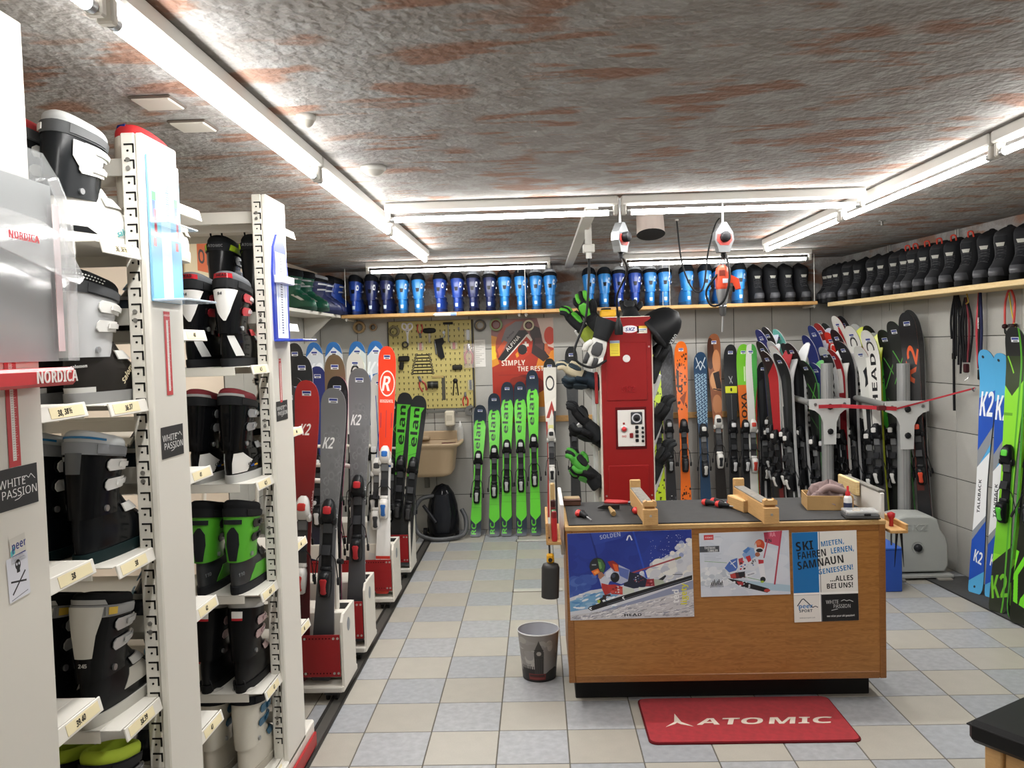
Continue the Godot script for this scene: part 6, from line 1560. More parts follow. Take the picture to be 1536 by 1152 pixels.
# ---------- workbench ----------
func dabs(s: Sheet, r: RandomNumberGenerator, n: int, x0: float, y0: float, x1: float, y1: float, size: float, cols: Array, flat := 1.0) -> void:
	for i in n:
		var d := size * r.randf_range(0.4, 1.0)
		s.disc(r.randf_range(x0, x1), r.randf_range(y0, y1), d, d * flat, cols[i % cols.size()], r.randf_range(-0.5, 0.1))
func skier_poster() -> Sheet:
	var s := Sheet.new(640, 448, "22378f")
	var r := RandomNumberGenerator.new()
	r.seed = 4
	dabs(s, r, 60, 0.0, 0.0, 1.0, 0.4, 0.12, ["21358c", "243a94", "1f328a"])
	dabs(s, r, 40, 0.0, 0.5, 0.22, 0.74, 0.05, ["3a55a4", "4a66b0", "34509f"])
	s.poly([0, 0.74, 0.17, 0.66, 0.4, 0.62, 0.62, 0.56, 0.72, 0.44, 0.86, 0.26, 1, 0.1, 1, 1, 0, 1], "cdd0d8")
	for i in 90:
		var t := r.randf()
		s.disc(lerpf(0.6, 1.0, t) + r.randf_range(-0.05, 0.05), lerpf(0.54, 0.12, t) + r.randf_range(-0.05, 0.08), 0.02, 0.025, ["d8d8d8", "c3c8d6", "e2e1de", "8f9cc6"][i % 4])
	dabs(s, r, 50, 0.66, 0.36, 1.0, 0.62, 0.05, ["d9d8d6", "c9ccd4", "e3e2df", "b9bdca"])
	s.poly([0.0, 0.78, 0.3, 0.66, 0.4, 0.72, 0.2, 0.86, 0, 0.9], "6fa0c8"); dabs(s, r, 40, 0.02, 0.7, 0.36, 0.86, 0.035, ["dfe3ea", "8fb4d2", "4f86bc", "e8ebf0"], 0.4)
	s.poly([0.2, 0.92, 0.6, 0.76, 1, 0.58, 1, 0.68, 0.5, 0.9, 0.3, 0.98], "8e96b2"); s.poly([0, 0.94, 0.3, 0.9, 1, 0.68, 1, 1, 0, 1], "c3c2c6")
	for i in 260:
		var x := r.randf()
		var y := r.randf_range(0.97 - 0.26 * x, 0.995)
		s.line(x, y, x + r.randf_range(0.01, 0.06), y - r.randf_range(0.0, 0.025), 0.005, ["a6a6b0", "dedee2", "9092a2", "8a888e", "eceaea"][i % 5])
	dabs(s, r, 70, 0.66, 0.05, 1.0, 0.34, 0.004, ["dfe2ea"])
	s.poly([0.18, 0.0, 0.2, 0.0, 0.245, 0.32, 0.232, 0.32], "172a78"); s.poly([0.19, 0.0, 0.5, 0.0, 0.44, 0.07, 0.215, 0.14], "2a429c"); s.text("SOLDEN", 0.345, 0.04, 0.048, "a9b2d2", -0.13, 0.95)
	s.poly([0.525, 0.0, 0.54, 0.0, 0.635, 0.54, 0.62, 0.54], "2749b4"); s.line(0.478, 0.1, 0.492, 0.05, 0.011, "e9ebf2"); s.line(0.492, 0.05, 0.505, 0.045, 0.011, "e9ebf2"); s.line(0.505, 0.045, 0.52, 0.1, 0.011, "e9ebf2")
	s.line(0.5, 0.48, 0.91, 0.31, 0.012, "9a3f48"); s.line(0.86, 0.335, 0.91, 0.312, 0.014, "7c7a3a")
	# far leg and ski
	s.poly([0.7, 0.58, 0.78, 0.51, 0.785, 0.53, 0.73, 0.61], "20222a"); s.poly([0.54, 0.557, 0.685, 0.55, 0.69, 0.634, 0.54, 0.64], "8a2632"); dabs(s, r, 16, 0.56, 0.57, 0.68, 0.62, 0.012, ["a83a40", "6e1e2a", "c2777c"]); s.poly([0.685, 0.555, 0.76, 0.57, 0.78, 0.62, 0.69, 0.635], "a9b3a2")
	# hips, torso, arms
	s.poly([0.46, 0.45, 0.565, 0.49, 0.63, 0.55, 0.613, 0.64, 0.518, 0.655, 0.44, 0.62], "1c2138"); dabs(s, r, 14, 0.49, 0.5, 0.6, 0.62, 0.008, ["c9cbd8", "8a2a38", "4a5488"])
	s.poly([0.29, 0.46, 0.35, 0.395, 0.405, 0.375, 0.494, 0.44, 0.475, 0.57, 0.42, 0.6, 0.34, 0.56, 0.256, 0.6], "aeb4cc"); s.poly([0.4, 0.4, 0.49, 0.44, 0.475, 0.55, 0.41, 0.5], "5a6cae"); s.poly([0.3, 0.46, 0.35, 0.42, 0.36, 0.5, 0.3, 0.53], "d5d8e4")
	s.poly([0.316, 0.335, 0.363, 0.325, 0.405, 0.375, 0.405, 0.455, 0.37, 0.45, 0.34, 0.4], "8e2a2e"); s.poly([0.355, 0.36, 0.395, 0.375, 0.405, 0.455, 0.375, 0.45], "dd5f2c"); s.disc(0.372, 0.52, 0.036, 0.058, "17191f"); s.disc(0.36, 0.5, 0.016, 0.025, "3c4254")
	s.poly([0.245, 0.53, 0.29, 0.5, 0.335, 0.54, 0.31, 0.62, 0.33, 0.7, 0.285, 0.72, 0.26, 0.62], "c8cbd8"); s.poly([0.26, 0.58, 0.31, 0.6, 0.33, 0.7, 0.285, 0.72, 0.262, 0.64], "b0302e")
	s.poly([0.31, 0.6, 0.37, 0.6, 0.435, 0.634, 0.43, 0.72, 0.34, 0.71, 0.315, 0.66], "b5332f"); dabs(s, r, 10, 0.34, 0.63, 0.42, 0.7, 0.014, ["d9c9c6", "7a1f22", "c8524a"]); s.poly([0.43, 0.635, 0.52, 0.655, 0.525, 0.7, 0.43, 0.725], "c9d0c6"); s.poly([0.56, 0.64, 0.65, 0.65, 0.64, 0.68, 0.56, 0.68], "d6dad2")
	s.poly([0.27, 0.72, 0.33, 0.71, 0.335, 0.76, 0.26, 0.78], "3a2226"); s.poly([0.22, 0.78, 0.27, 0.74, 0.3, 0.78, 0.25, 0.82], "1d1f24"); s.disc(0.235, 0.79, 0.013, 0.02, "a9b845"); dabs(s, r, 16, 0.27, 0.74, 0.34, 0.84, 0.014, ["e3e8ee", "c3d3e2", "a9bfd6"])
	# head
	s.disc(0.235, 0.385, 0.066, 0.098, "23282e"); s.poly([0.235, 0.3, 0.27, 0.31, 0.296, 0.38, 0.282, 0.46, 0.255, 0.44], "3f6b3e"); s.poly([0.24, 0.33, 0.262, 0.34, 0.27, 0.41, 0.25, 0.42], "6f9a5e"); s.poly([0.182, 0.44, 0.238, 0.41, 0.256, 0.455, 0.206, 0.495], "d8632a"); s.poly([0.2, 0.45, 0.235, 0.43, 0.245, 0.455, 0.213, 0.478], "f09a48"); s.poly([0.236, 0.465, 0.265, 0.45, 0.29, 0.49, 0.255, 0.535, 0.238, 0.52], "a5735c"); s.rect(0.19, 0.36, 0.225, 0.375, "8f9498")
	# near ski
	s.poly([0.143, 0.868, 0.16, 0.845, 0.423, 0.736, 0.994, 0.523, 0.994, 0.575, 0.446, 0.787, 0.17, 0.898], "14161c"); s.line(0.3, 0.83, 0.99, 0.558, 0.004, "777c8c"); s.line(0.155, 0.865, 0.175, 0.885, 0.008, "e6e8ee"); s.line(0.155, 0.865, 0.175, 0.858, 0.008, "e6e8ee"); s.line(0.425, 0.757, 0.445, 0.778, 0.008, "e6e8ee"); s.line(0.425, 0.757, 0.44, 0.745, 0.008, "e6e8ee")
	s.text("HEAD", 0.506, 0.958, 0.03, "17181b", 0, 1.9); s.text("ted", 0.855, 0.76, 0.072, "e8e9ea", -PI / 2, 1.0); s.text("ligety", 0.928, 0.735, 0.066, "d9d22e", -PI / 2, 1.0); s.rect(0.84, 0.508, 0.92, 0.515, "26282c")
	return s
func racer_poster() -> Sheet:
	var s := Sheet.new(560, 392, "cfd6e2")
	var r := RandomNumberGenerator.new()
	r.seed = 8
	dabs(s, r, 80, 0.0, 0.1, 1.0, 1.0, 0.12, ["cdd4e0", "d3d9e4", "c9d1de"])
	s.poly([0.4, 0.74, 0.7, 0.8, 1, 0.86, 1, 0.96, 0.7, 0.92, 0.45, 0.84], "a9c4d6"); dabs(s, r, 70, 0.02, 0.56, 0.4, 0.8, 0.05, ["d9dee6", "b9c3cf", "c9d1da", "e3e7ec"])
	s.rect(0.052, 0.03, 0.16, 0.105, "c8323a"); s.text("ATOMIC", 0.108, 0.068, 0.026, "f0e9e9", 0, 0.9); s.rect(0.18, 0.06, 0.24, 0.066, "9aa2b2"); s.rect(0.0, 0.205, 0.22, 0.3, "474b53"); s.text("THOMAS", 0.115, 0.232, 0.034, "e9ebee", 0, 0.9); s.text("TUMLER", 0.145, 0.275, 0.034, "e9ebee", 0, 0.9)
	for i in 5: s.rect(0.05, 0.33 + i * 0.025, 0.24 - 0.03 * (i % 3), 0.336 + i * 0.025, "a9b2c2")
	s.poly([0.72, 0.02, 0.92, 0.0, 0.89, 0.245, 0.73, 0.17], "c04a64"); s.poly([0.72, 0.02, 0.77, 0.015, 0.78, 0.19, 0.73, 0.17], "a83450"); s.text("RA", 0.82, 0.055, 0.06, "dd94a4", 0.0, 0.9); s.text("EN", 0.775, 0.15, 0.055, "2a2c34", -0.1, 0.9); s.line(0.918, 0.0, 0.826, 0.84, 0.018, "b03a50"); s.line(0.77, 0.1, 0.715, 0.42, 0.014, "b04a60")
	s.line(0.05, 0.44, 0.3, 0.475, 0.005, "6fa06a"); s.line(0.48, 0.7, 0.69, 0.775, 0.006, "6fa06a")
	s.poly([0.273, 0.556, 0.34, 0.436, 0.415, 0.405, 0.44, 0.5, 0.4, 0.6, 0.323, 0.628], "4a6bb8"); s.line(0.34, 0.5, 0.4, 0.45, 0.01, "d9dce6"); s.line(0.33, 0.44, 0.4, 0.56, 0.01, "d9dce6")
	s.poly([0.415, 0.43, 0.5, 0.39, 0.557, 0.46, 0.657, 0.41, 0.69, 0.51, 0.6, 0.61, 0.473, 0.6, 0.42, 0.55], "d7dae3"); s.poly([0.43, 0.42, 0.48, 0.4, 0.48, 0.5, 0.44, 0.52], "b8434c"); dabs(s, r, 16, 0.44, 0.46, 0.6, 0.58, 0.014, ["2a2c34", "c8323a", "c3cad8", "3a5aa8"])
	s.poly([0.473, 0.353, 0.54, 0.233, 0.607, 0.262, 0.624, 0.39, 0.557, 0.45, 0.5, 0.42], "86a8d8"); s.poly([0.48, 0.3, 0.54, 0.24, 0.57, 0.27, 0.52, 0.34], "4f7fc4"); s.poly([0.51, 0.39, 0.56, 0.37, 0.575, 0.45, 0.54, 0.48], "c8323a"); s.text("41", 0.6, 0.46, 0.045, "26282e", -0.2)
	s.poly([0.64, 0.44, 0.71, 0.46, 0.73, 0.74, 0.675, 0.74, 0.655, 0.58], "dfe1e8"); s.poly([0.65, 0.44, 0.71, 0.45, 0.71, 0.5, 0.655, 0.51], "b8323c"); s.disc(0.697, 0.755, 0.03, 0.042, "22242a"); s.disc(0.69, 0.79, 0.02, 0.018, "9ab53a")
	s.poly([0.49, 0.66, 0.62, 0.61, 0.63, 0.66, 0.52, 0.72], "dde1ea"); s.text("Helvetia", 0.565, 0.665, 0.022, "3a3f55", -0.25, 0.9); s.poly([0.33, 0.66, 0.4, 0.63, 0.5, 0.65, 0.5, 0.72, 0.36, 0.73], "5a2a30"); s.poly([0.33, 0.66, 0.39, 0.64, 0.4, 0.72, 0.34, 0.72], "b5403e"); s.poly([0.42, 0.63, 0.5, 0.62, 0.49, 0.7, 0.44, 0.71], "23252c")
	s.disc(0.672, 0.215, 0.056, 0.09, "c84a2e"); s.disc(0.66, 0.18, 0.03, 0.04, "dd7850"); s.poly([0.61, 0.24, 0.63, 0.17, 0.65, 0.3, 0.62, 0.33], "d9dade"); s.disc(0.66, 0.29, 0.05, 0.043, "e4e6ea"); s.disc(0.668, 0.297, 0.038, 0.03, "1c1e24"); s.disc(0.645, 0.36, 0.028, 0.035, "a9654c")
	s.poly([0.3, 0.72, 0.323, 0.725, 0.473, 0.775, 0.757, 0.9, 0.772, 0.94, 0.74, 0.965, 0.44, 0.85], "17181e"); s.poly([0.4, 0.77, 0.48, 0.785, 0.47, 0.84, 0.42, 0.82], "a8343a"); s.disc(0.74, 0.93, 0.035, 0.026, "b8423c"); dabs(s, r, 20, 0.3, 0.72, 0.56, 0.9, 0.018, ["dfe4ea", "c3ccd6"])
	var px := 0.11
	for i in 8:
		s.line(px, 0.86 - 0.004 * i, px + 0.012, 0.77 - 0.02 * (i % 3), 0.006, "23252c"); s.line(px + 0.012, 0.77 - 0.02 * (i % 3), px + 0.018, 0.855, 0.006, "23252c")
		px += 0.017
	return s
func school_poster() -> Sheet:
	var s := Sheet.new(400, 540, "e6e4df")
	s.rect(0, 0, 0.405, 0.675, "1a6fb0"); s.rect(0.4, 0, 0.415, 1, "f4f3f0"); s.rect(0.415, 0, 0.43, 1, "8d8f92"); s.rect(0, 0.675, 1, 0.695, "f4f3f0"); s.rect(0, 0.697, 0.4, 0.7, "9a9c9e"); s.rect(0.43, 0.7, 1, 1, "17181b")
	s.text("SKI", 0.19, 0.15, 0.098, "141518", -0.08, 0.98); s.text("MIETEN,", 0.625, 0.13, 0.056, "1a6fb0", -0.1, 0.86); s.text("FAHREN", 0.3, 0.245, 0.078, "141518", -0.1, 0.8); s.text("LERNEN,", 0.775, 0.21, 0.062, "1a6fb0", -0.1, 0.76); s.text("SAMNAUN", 0.43, 0.34, 0.086, "141518", -0.12, 0.9); s.text("GENIESSEN!", 0.66, 0.425, 0.056, "1a6fb0", -0.12, 0.92)
	s.text("...ALLES", 0.75, 0.525, 0.056, "141518", -0.03, 0.95); s.text("BEI UNS!", 0.72, 0.605, 0.056, "141518", -0.03, 0.95)
	s.line(0.05, 0.82, 0.12, 0.75, 0.014, "2a3140"); s.line(0.12, 0.75, 0.15, 0.74, 0.014, "2a3140"); s.line(0.15, 0.74, 0.29, 0.84, 0.014, "2a3140"); s.line(0.29, 0.84, 0.33, 0.825, 0.012, "2a3140"); s.line(0.33, 0.825, 0.37, 0.84, 0.012, "2a3140")
	s.text("peer", 0.18, 0.835, 0.045, "1a6fb0", 0, 1.2); s.text("SPORT", 0.18, 0.875, 0.03, "2a3140", 0, 1.2); s.text("www.peersport.com", 0.2, 0.955, 0.014, "6a6c70", 0, 1.0, false)
	s.text("WHITE", 0.595, 0.785, 0.04, "d9d9d9", 0, 0.9, false); s.text("PASSION", 0.745, 0.835, 0.04, "d9d9d9", 0, 0.9, false); s.line(0.73, 0.78, 0.78, 0.765, 0.008, "d9d9d9"); s.line(0.78, 0.765, 0.82, 0.78, 0.008, "d9d9d9"); s.line(0.82, 0.78, 0.86, 0.77, 0.008, "d9d9d9"); s.line(0.86, 0.77, 0.92, 0.79, 0.008, "d9d9d9"); s.line(0.58, 0.88, 0.68, 0.865, 0.008, "d9d9d9")
	s.text("we raise your ski passion!", 0.72, 0.945, 0.021, "f0f0ee", 0, 0.88)
	return s
func front_poster(label: String, sh: Sheet, a: Vector2, b: Vector2, turn: float, z: float) -> void:
	var p := on_z(a.x, a.y, z)
	var q := on_z(b.x, b.y, z)
	var o := thing("poster", label, "poster", (p + q) / 2 + Vector3(0, 0, 0.0015), Basis(Vector3.BACK, turn))
	part(o, "paper", cbox(q.x - p.x, p.y - q.y, 0.0016, 0.0004), mat("d9d8d4", 0.6))
	part(o, "print", sheet_mesh(q.x - p.x - 0.001, p.y - q.y - 0.001), printed(sh, 0.4), Vector3(0, 0, 0.0012))
func screwdriver(label: String, at: Vector3, turn: float, tip := 0.09, handle := "c4302c") -> void:
	var o := thing("screwdriver", label, "screwdriver", at, turn_y(turn), "screwdrivers on the workbench")
	part(o, "handle", pipe([Vector3(-0.07, 0.017, 0), Vector3(-0.066, 0.017, 0), Vector3(-0.05, 0.017, 0), Vector3(-0.03, 0.016, 0), Vector3(-0.01, 0.015, 0), Vector3(0.0, 0.014, 0)], [0.006, 0.015, 0.0175, 0.013, 0.012, 0.007], 12), mat("1d1e20", 0.5))
	part(o, "grip_end", pipe([Vector3(-0.076, 0.017, 0), Vector3(-0.07, 0.017, 0), Vector3(-0.052, 0.0175, 0)], [0.005, 0.0145, 0.0183], 12), mat(handle, 0.35))
	part(o, "shaft", rod(Vector3(0, 0.014, 0), Vector3(tip, 0.006, 0), 0.0035, 8), mat("b5b7b9", 0.3, 0.9))
func build_workbench() -> void:
	var x0 := 0.108
	var x1 := 1.572
	var w := x1 - x0
	var zf := -3.87
	var dep := 0.575
	var top := 0.845
	var cx := (x0 + x1) / 2
	var ven := wood_mat("a8743a", "8a5a28", 0.9, 0.4)
	var edge := wood_mat("91602f", "7a4c22", 2.0, 0.4)
	var o := thing("workbench", "oak veneered workbench with a black rubber top and posters", "workbench", Vector3(cx, 0, zf))
	part(o, "front_board", cbox(w - 0.05, top - 0.16, 0.02, 0.002), ven, Vector3(0, (top + 0.115) / 2 - 0.003, -0.012))
	part(o, "carcass", cbox(w - 0.006, top - 0.15, dep - 0.03, 0.003), edge, Vector3(0, (top + 0.115) / 2, -dep / 2 - 0.008))
	for s in [-1.0, 1.0]: part(o, "edge_strip", cbox(0.03, top - 0.115, 0.03, 0.003), edge, Vector3(s * (w / 2 - 0.015), (top + 0.115) / 2, -0.013))
	part(o, "bottom_strip", cbox(w - 0.06, 0.034, 0.028, 0.003), edge, Vector3(0, 0.132, -0.013))
	part(o, "top_strip", cbox(w - 0.06, 0.034, 0.028, 0.003), edge, Vector3(0, top - 0.025, -0.013))
	part(o, "top_board", cbox(w + 0.004, 0.022, dep, 0.003), wood_mat("c2a06c", "a9844f", 1.6), Vector3(0, top - 0.003, -dep / 2 + 0.004))
	part(o, "rubber_mat", cbox(w - 0.03, 0.006, dep - 0.02, 0.002), speckled("2b2b2b", 0.12, 71, 0.85, 3.0), Vector3(0, top + 0.011, -dep / 2))
	part(o, "plinth", cbox(1.39, 0.115, dep - 0.16, 0.003), mat("232323", 0.55), Vector3(-0.005, 0.0585, -dep / 2 - 0.02))
	# white side boards standing past the top
	for s in [-1.0, 1.0]:
		var hb: float = 0.24 if s < 0 else 0.29
		part(o, "side_board", cbox(0.018, hb, 0.48, 0.003), mat("d8d6d0", 0.5), Vector3(s * (w / 2 + 0.012), top + 0.1 - hb / 2 + (0.0 if s < 0 else 0.02), -0.3))
	part(o, "side_top_strip", cbox(0.03, 0.012, 0.46, 0.003), speckled("6b6862", 0.15, 72, 0.9, 3.0), Vector3(w / 2 + 0.012, top + 0.127, -0.3))
	part(o, "pine_strip", cbox(0.02, 0.07, 0.25, 0.003), pine, Vector3(w / 2 - 0.012, top + 0.1, -0.42))
	# posters
	front_poster("blue poster of a downhill racer on the workbench front", skier_poster(), Vector2(851.5, 799), Vector2(1040.5, 926), 0.014, zf)
	front_poster("pale poster of a slalom racer on the workbench front", racer_poster(), Vector2(1049, 799), Vector2(1185, 892), 0.014, zf)
	front_poster("blue and white ski school poster on the workbench front", school_poster(), Vector2(1188.5, 798), Vector2(1287, 931), 0.018, zf)
	# wooden ski rests
	var mt := top + 0.0145
	for q in [[on_y(975, 787, mt), on_y(952, 755, mt), "wooden ski rest beside the hammer, carpet topped"], [on_y(1155, 785, mt), on_y(1110, 756, mt), "wooden ski rest beside the screwdrivers, carpet topped"]]:
		var d: Vector3 = q[1] - q[0]
		d.y = 0
		var L := 0.5
		var r := thing("ski_rest", q[2], "ski rest", Vector3(q[0].x, mt, q[0].z), facing(-d.normalized()), "ski rests on the workbench")
		part(r, "beam", cbox(0.055, 0.085, L, 0.004), beech, Vector3(0, 0.043, -L / 2))
		part(r, "carpet_strip", cbox(0.052, 0.006, L - 0.05, 0.002), speckled("77736c", 0.2, 73, 0.95, 4.0), Vector3(0, 0.0885, -L / 2 - 0.02))
		part(r, "end_block", cbox(0.068, 0.075, 0.03, 0.003), beech, Vector3(0, 0.0385, 0.012))
		part(r, "end_stop", plate([-0.03, 0.0, 0.03, 0.0, 0.03, 0.02, 0.016, 0.028, 0.012, 0.022, -0.012, 0.022, -0.016, 0.028, -0.03, 0.02], 0.03), beech, Vector3(0, 0.086, 0.0))
		part(r, "back_stop", cbox(0.055, 0.05, 0.02, 0.004), beech, Vector3(0, 0.105, -L + 0.01))
		part(r, "screw", rod(Vector3(0.0, 0.045, 0.027), Vector3(0.0, 0.045, 0.029), 0.006, 8), mat("c9c9c6", 0.3, 0.7))
	var bl := on_y(1122, 768, mt)
	var wb := thing("wood_block", "short loose beech block beside a ski rest", "block", Vector3(bl.x, mt, bl.z - 0.07), turn_y(14))
	part(wb, "block", cbox(0.1, 0.06, 0.17, 0.005), beech, Vector3(0, 0.0305, 0)); part(wb, "end_grain", cbox(0.098, 0.058, 0.002, 0.001), wood_mat("c9a878", "b08a58", 6.0), Vector3(0, 0.0305, 0.0855))
	# hand tools
	screwdriver("thin screwdriver with the longest shaft beside the beech block", on_y(1074, 760, mt), -34, 0.1)
	screwdriver("screwdriver with red end behind the thin one", on_y(1087, 758, mt), -34, 0.05)
	screwdriver("screwdriver in the middle of the row of red ends", on_y(1094, 763, mt), -38, 0.12)
	screwdriver("stubby screwdriver touching the beech block", on_y(1110, 761, mt), -50, 0.04)
	screwdriver("red ended scraper beside the hammer", on_y(873, 772, mt), 70, 0.05)
	screwdriver("black file handle with a red end, next to the side board", on_y(880, 779, mt), -70, 0.06, "3a3b3e")
	screwdriver("stubby red knobbed tool tucked under the ski rest", on_y(949, 768, mt), 100, 0.03)
	var hp := on_y(916, 768, mt)
	var hm := thing("hammer", "small hammer with a wooden handle on the workbench", "hammer", hp, turn_y(2))
	part(hm, "handle", pipe([Vector3(0, 0.014, -0.05), Vector3(0, 0.014, 0.0), Vector3(0, 0.016, 0.08), Vector3(0, 0.015, 0.12)], [0.008, 0.009, 0.014, 0.012], 10), mat("8f7346", 0.6))
	part(hm, "head", plate([-0.06, -0.004, -0.03, -0.011, 0.05, -0.011, 0.05, 0.011, -0.03, 0.011, -0.06, 0.0], 0.022), mat("3a3b3c", 0.4, 0.7), Vector3(0, 0.016, -0.05))
	var rp := thing("pliers", "red gripped pliers lying behind the hammer", "pliers", on_y(942, 757, mt), turn_y(-20))
	for s in [-1.0, 1.0]: part(rp, "grip", pipe(smooth_path([Vector3(0, 0.012, 0), Vector3(-0.05, 0.012, s * 0.02), Vector3(-0.12, 0.012, s * 0.016)], 4), 0.008, 8), mat("b02c2c", 0.45))
	part(rp, "jaw", cbox(0.06, 0.014, 0.022, 0.004), mat("55575a", 0.35, 0.8), Vector3(0.03, 0.012, 0))
	var cl := thing("parts_tray", "small brown tray of screws beside the side board", "tray", on_y(858, 758, mt) + Vector3(0, 0, -0.02))
	part(cl, "tray", cbox(0.09, 0.035, 0.08, 0.004), mat("57372a", 0.5), Vector3(0, 0.018, 0)); part(cl, "compartment", cbox(0.08, 0.004, 0.07, 0.001), mat("8f7a5a", 0.6), Vector3(0, 0.037, 0)); part(cl, "lid_line", cbox(0.092, 0.006, 0.082, 0.001), mat("3a241c", 0.5), Vector3(0, 0.026, 0))
	# box with rag, glue, case
	var cb0 := on_y(1250, 766, mt)
	var cbx := thing("cardboard_box", "open cardboard box holding a rag on the workbench", "box", Vector3(cb0.x, mt, cb0.z - 0.09), turn_y(-8))
	var kr := speckled("b3905e", 0.05, 75, 0.8, 3.0)
	for s in [-1.0, 1.0]:
		part(cbx, "side", cbox(0.004, 0.07, 0.17, 0.001), kr, Vector3(s * 0.105, 0.0355, 0))
		part(cbx, "end", cbox(0.206, 0.07, 0.004, 0.001), kr, Vector3(0, 0.0355, s * 0.083))
	part(cbx, "bottom", cbox(0.206, 0.004, 0.166, 0.001), kr, Vector3(0, 0.0025, 0))
	var rg := thing("rag", "crumpled mauve rag in the cardboard box", "rag", cbx.position + Vector3(0.01, 0.005, 0))
	var rows := []
	for i in 9:
		var t := float(i) / 8
		var r := PackedVector3Array()
		for k in 28:
			var an := TAU * k / 28
			var rad: float = 0.085 * sqrt(maxf(0.002, 1.0 - pow(t, 2.2))) * (1.0 + 0.2 * sin(an * 5 + t * 5) + 0.16 * sin(an * 8 - t * 9) + 0.08 * sin(an * 13 + t * 15))
			r.append(Vector3(cos(an) * rad * 1.1, 0.02 + t * 0.1 + 0.014 * sin(an * 4 + t * 9), sin(an) * rad * 0.85))
		rows.append(r)
	var rm := MB.new()
	rm.loft(rows)
	part(rg, "cloth", rm.mesh(), mat("7d6a68", 0.95))
	part(rg, "fold", pipe(smooth_path([Vector3(-0.07, 0.06, 0.04), Vector3(-0.02, 0.1, 0.05), Vector3(0.04, 0.085, 0.055), Vector3(0.08, 0.07, 0.02)], 5), [0.006] + [0.014, 0.016, 0.017, 0.018, 0.018, 0.018, 0.018, 0.018, 0.017, 0.017, 0.016, 0.015, 0.014, 0.012] + [0.006], 8), mat("86726f", 0.95))
	var gb := on_y(1272, 770, mt)
	var gl := thing("glue_bottle", "white and blue glue bottle with a red cap", "bottle", gb)
	part(gl, "bottle", turned([[0.0, 0.0], [0.018, 0.0], [0.019, 0.003], [0.019, 0.07], [0.015, 0.082], [0.008, 0.086]], 18), mat("d9d9d9", 0.35))
	part(gl, "label", turned([[0.0194, 0.012], [0.0196, 0.014], [0.0196, 0.05], [0.0194, 0.052]], 18), mat("28304e", 0.45))
	part(gl, "cap", turned([[0.011, 0.085], [0.011, 0.1], [0.006, 0.106], [0.005, 0.13], [0.0, 0.131]], 14), mat("c4262c", 0.35))
	var wp := thing("spare_part_box", "small white and red box behind the glue bottle", "box", on_y(1262, 762, mt) + Vector3(-0.01, 0, -0.03), turn_y(10))
	part(wp, "box", cbox(0.06, 0.03, 0.05, 0.002), mat("d6d2cc", 0.5), Vector3(0, 0.0155, 0)); part(wp, "band", cbox(0.061, 0.01, 0.051, 0.001), mat("9c3a3c", 0.5), Vector3(0, 0.008, 0))
	var cp := on_y(1290, 778, mt)
	var cs := thing("screw_case", "clear lidded sorting case beside the side board", "case", cp + Vector3(0.015, 0, -0.04), turn_y(-6))
	part(cs, "base", cbox(0.15, 0.02, 0.1, 0.004), mat("4a4b4c", 0.5), Vector3(0, 0.0105, 0)); part(cs, "lid", cbox(0.146, 0.014, 0.096, 0.004), glass("c9cccd", 0.45), Vector3(0, 0.028, 0))
	for i in 3:
		for j in 2: part(cs, "compartment", cbox(0.038, 0.008, 0.036, 0.002), mat(["8d8b86", "a9a49a", "77756f"][(i + j) % 3], 0.4, 0.4), Vector3(-0.045 + 0.045 * i, 0.024, -0.021 + 0.042 * j))
	part(cs, "latch", cbox(0.03, 0.01, 0.006, 0.002), mat("1c1c1d", 0.5), Vector3(0.02, 0.02, 0.052))
	# tool shelves on both ends
	var ls := thing("tool_shelf", "small wooden tool shelf on the workbench end with glue tubes", "shelf", Vector3(x0 - 0.055, 0.78, -4.05))
	part(ls, "floor_board", cbox(0.07, 0.016, 0.4, 0.003), oak, Vector3(0, 0, 0)); part(ls, "outer_board", cbox(0.012, 0.09, 0.4, 0.003), oak, Vector3(-0.03, 0.05, 0))
	for q in [["red marker pen upright in the end shelf", "b3262a", 0.19, 0.14, "7a1a1e"], ["red wax stick upright in the end shelf", "b8302c", 0.13, 0.12, "b8302c"], ["green capped bottle in the end shelf", "8a1f22", 0.06, 0.12, "2f7a4a"], ["dark red tube in the end shelf", "6e1f1f", -0.04, 0.15, "3a2020"], ["beige wooden stick in the end shelf", "b59a6a", -0.12, 0.22, "b59a6a"]]:
		var b1 := thing("marker_pen" if "marker" in q[0] else ("wax_stick" if "stick" in q[0] else "glue_tube"), q[0], "tube", ls.position + Vector3(0.004, 0.0085, q[2]))
		part(b1, "barrel", turned([[0.0, 0.0], [0.012, 0.0], [0.013, 0.003], [0.013, q[3] * 0.75], [0.011, q[3] * 0.8]], 14), mat(q[1], 0.35))
		part(b1, "cap", turned([[0.0125, q[3] * 0.78], [0.0125, q[3] * 0.96], [0.009, q[3]], [0.0, q[3]]], 14), mat(q[4], 0.35))
	var rsn := thing("tool_shelf", "small wooden tool shelf on the workbench end by the blue crate", "shelf", Vector3(x1 + 0.055, 0.8, -4.0))
	part(rsn, "floor_board", cbox(0.08, 0.016, 0.3, 0.003), oak); part(rsn, "outer_board", cbox(0.012, 0.03, 0.3, 0.003), oak, Vector3(0.034, 0.02, 0))
	var rk := thing("awl", "red knobbed awl in the end shelf", "awl", rsn.position + Vector3(0.0, 0.008, 0.06))
	part(rk, "knob", turned([[0.0, 0.0], [0.01, 0.0], [0.009, 0.03], [0.017, 0.045], [0.018, 0.06], [0.0, 0.068]], 16), mat("b3222a", 0.3)); part(rk, "blade", rod(Vector3(0, -0.09, 0), Vector3(0, 0.0, 0), 0.004, 6), mat("77797b", 0.3, 0.8))
	var sn := thing("scissors", "dark scissors hanging under the end shelf", "scissors", rsn.position + Vector3(0.01, -0.01, 0.12))
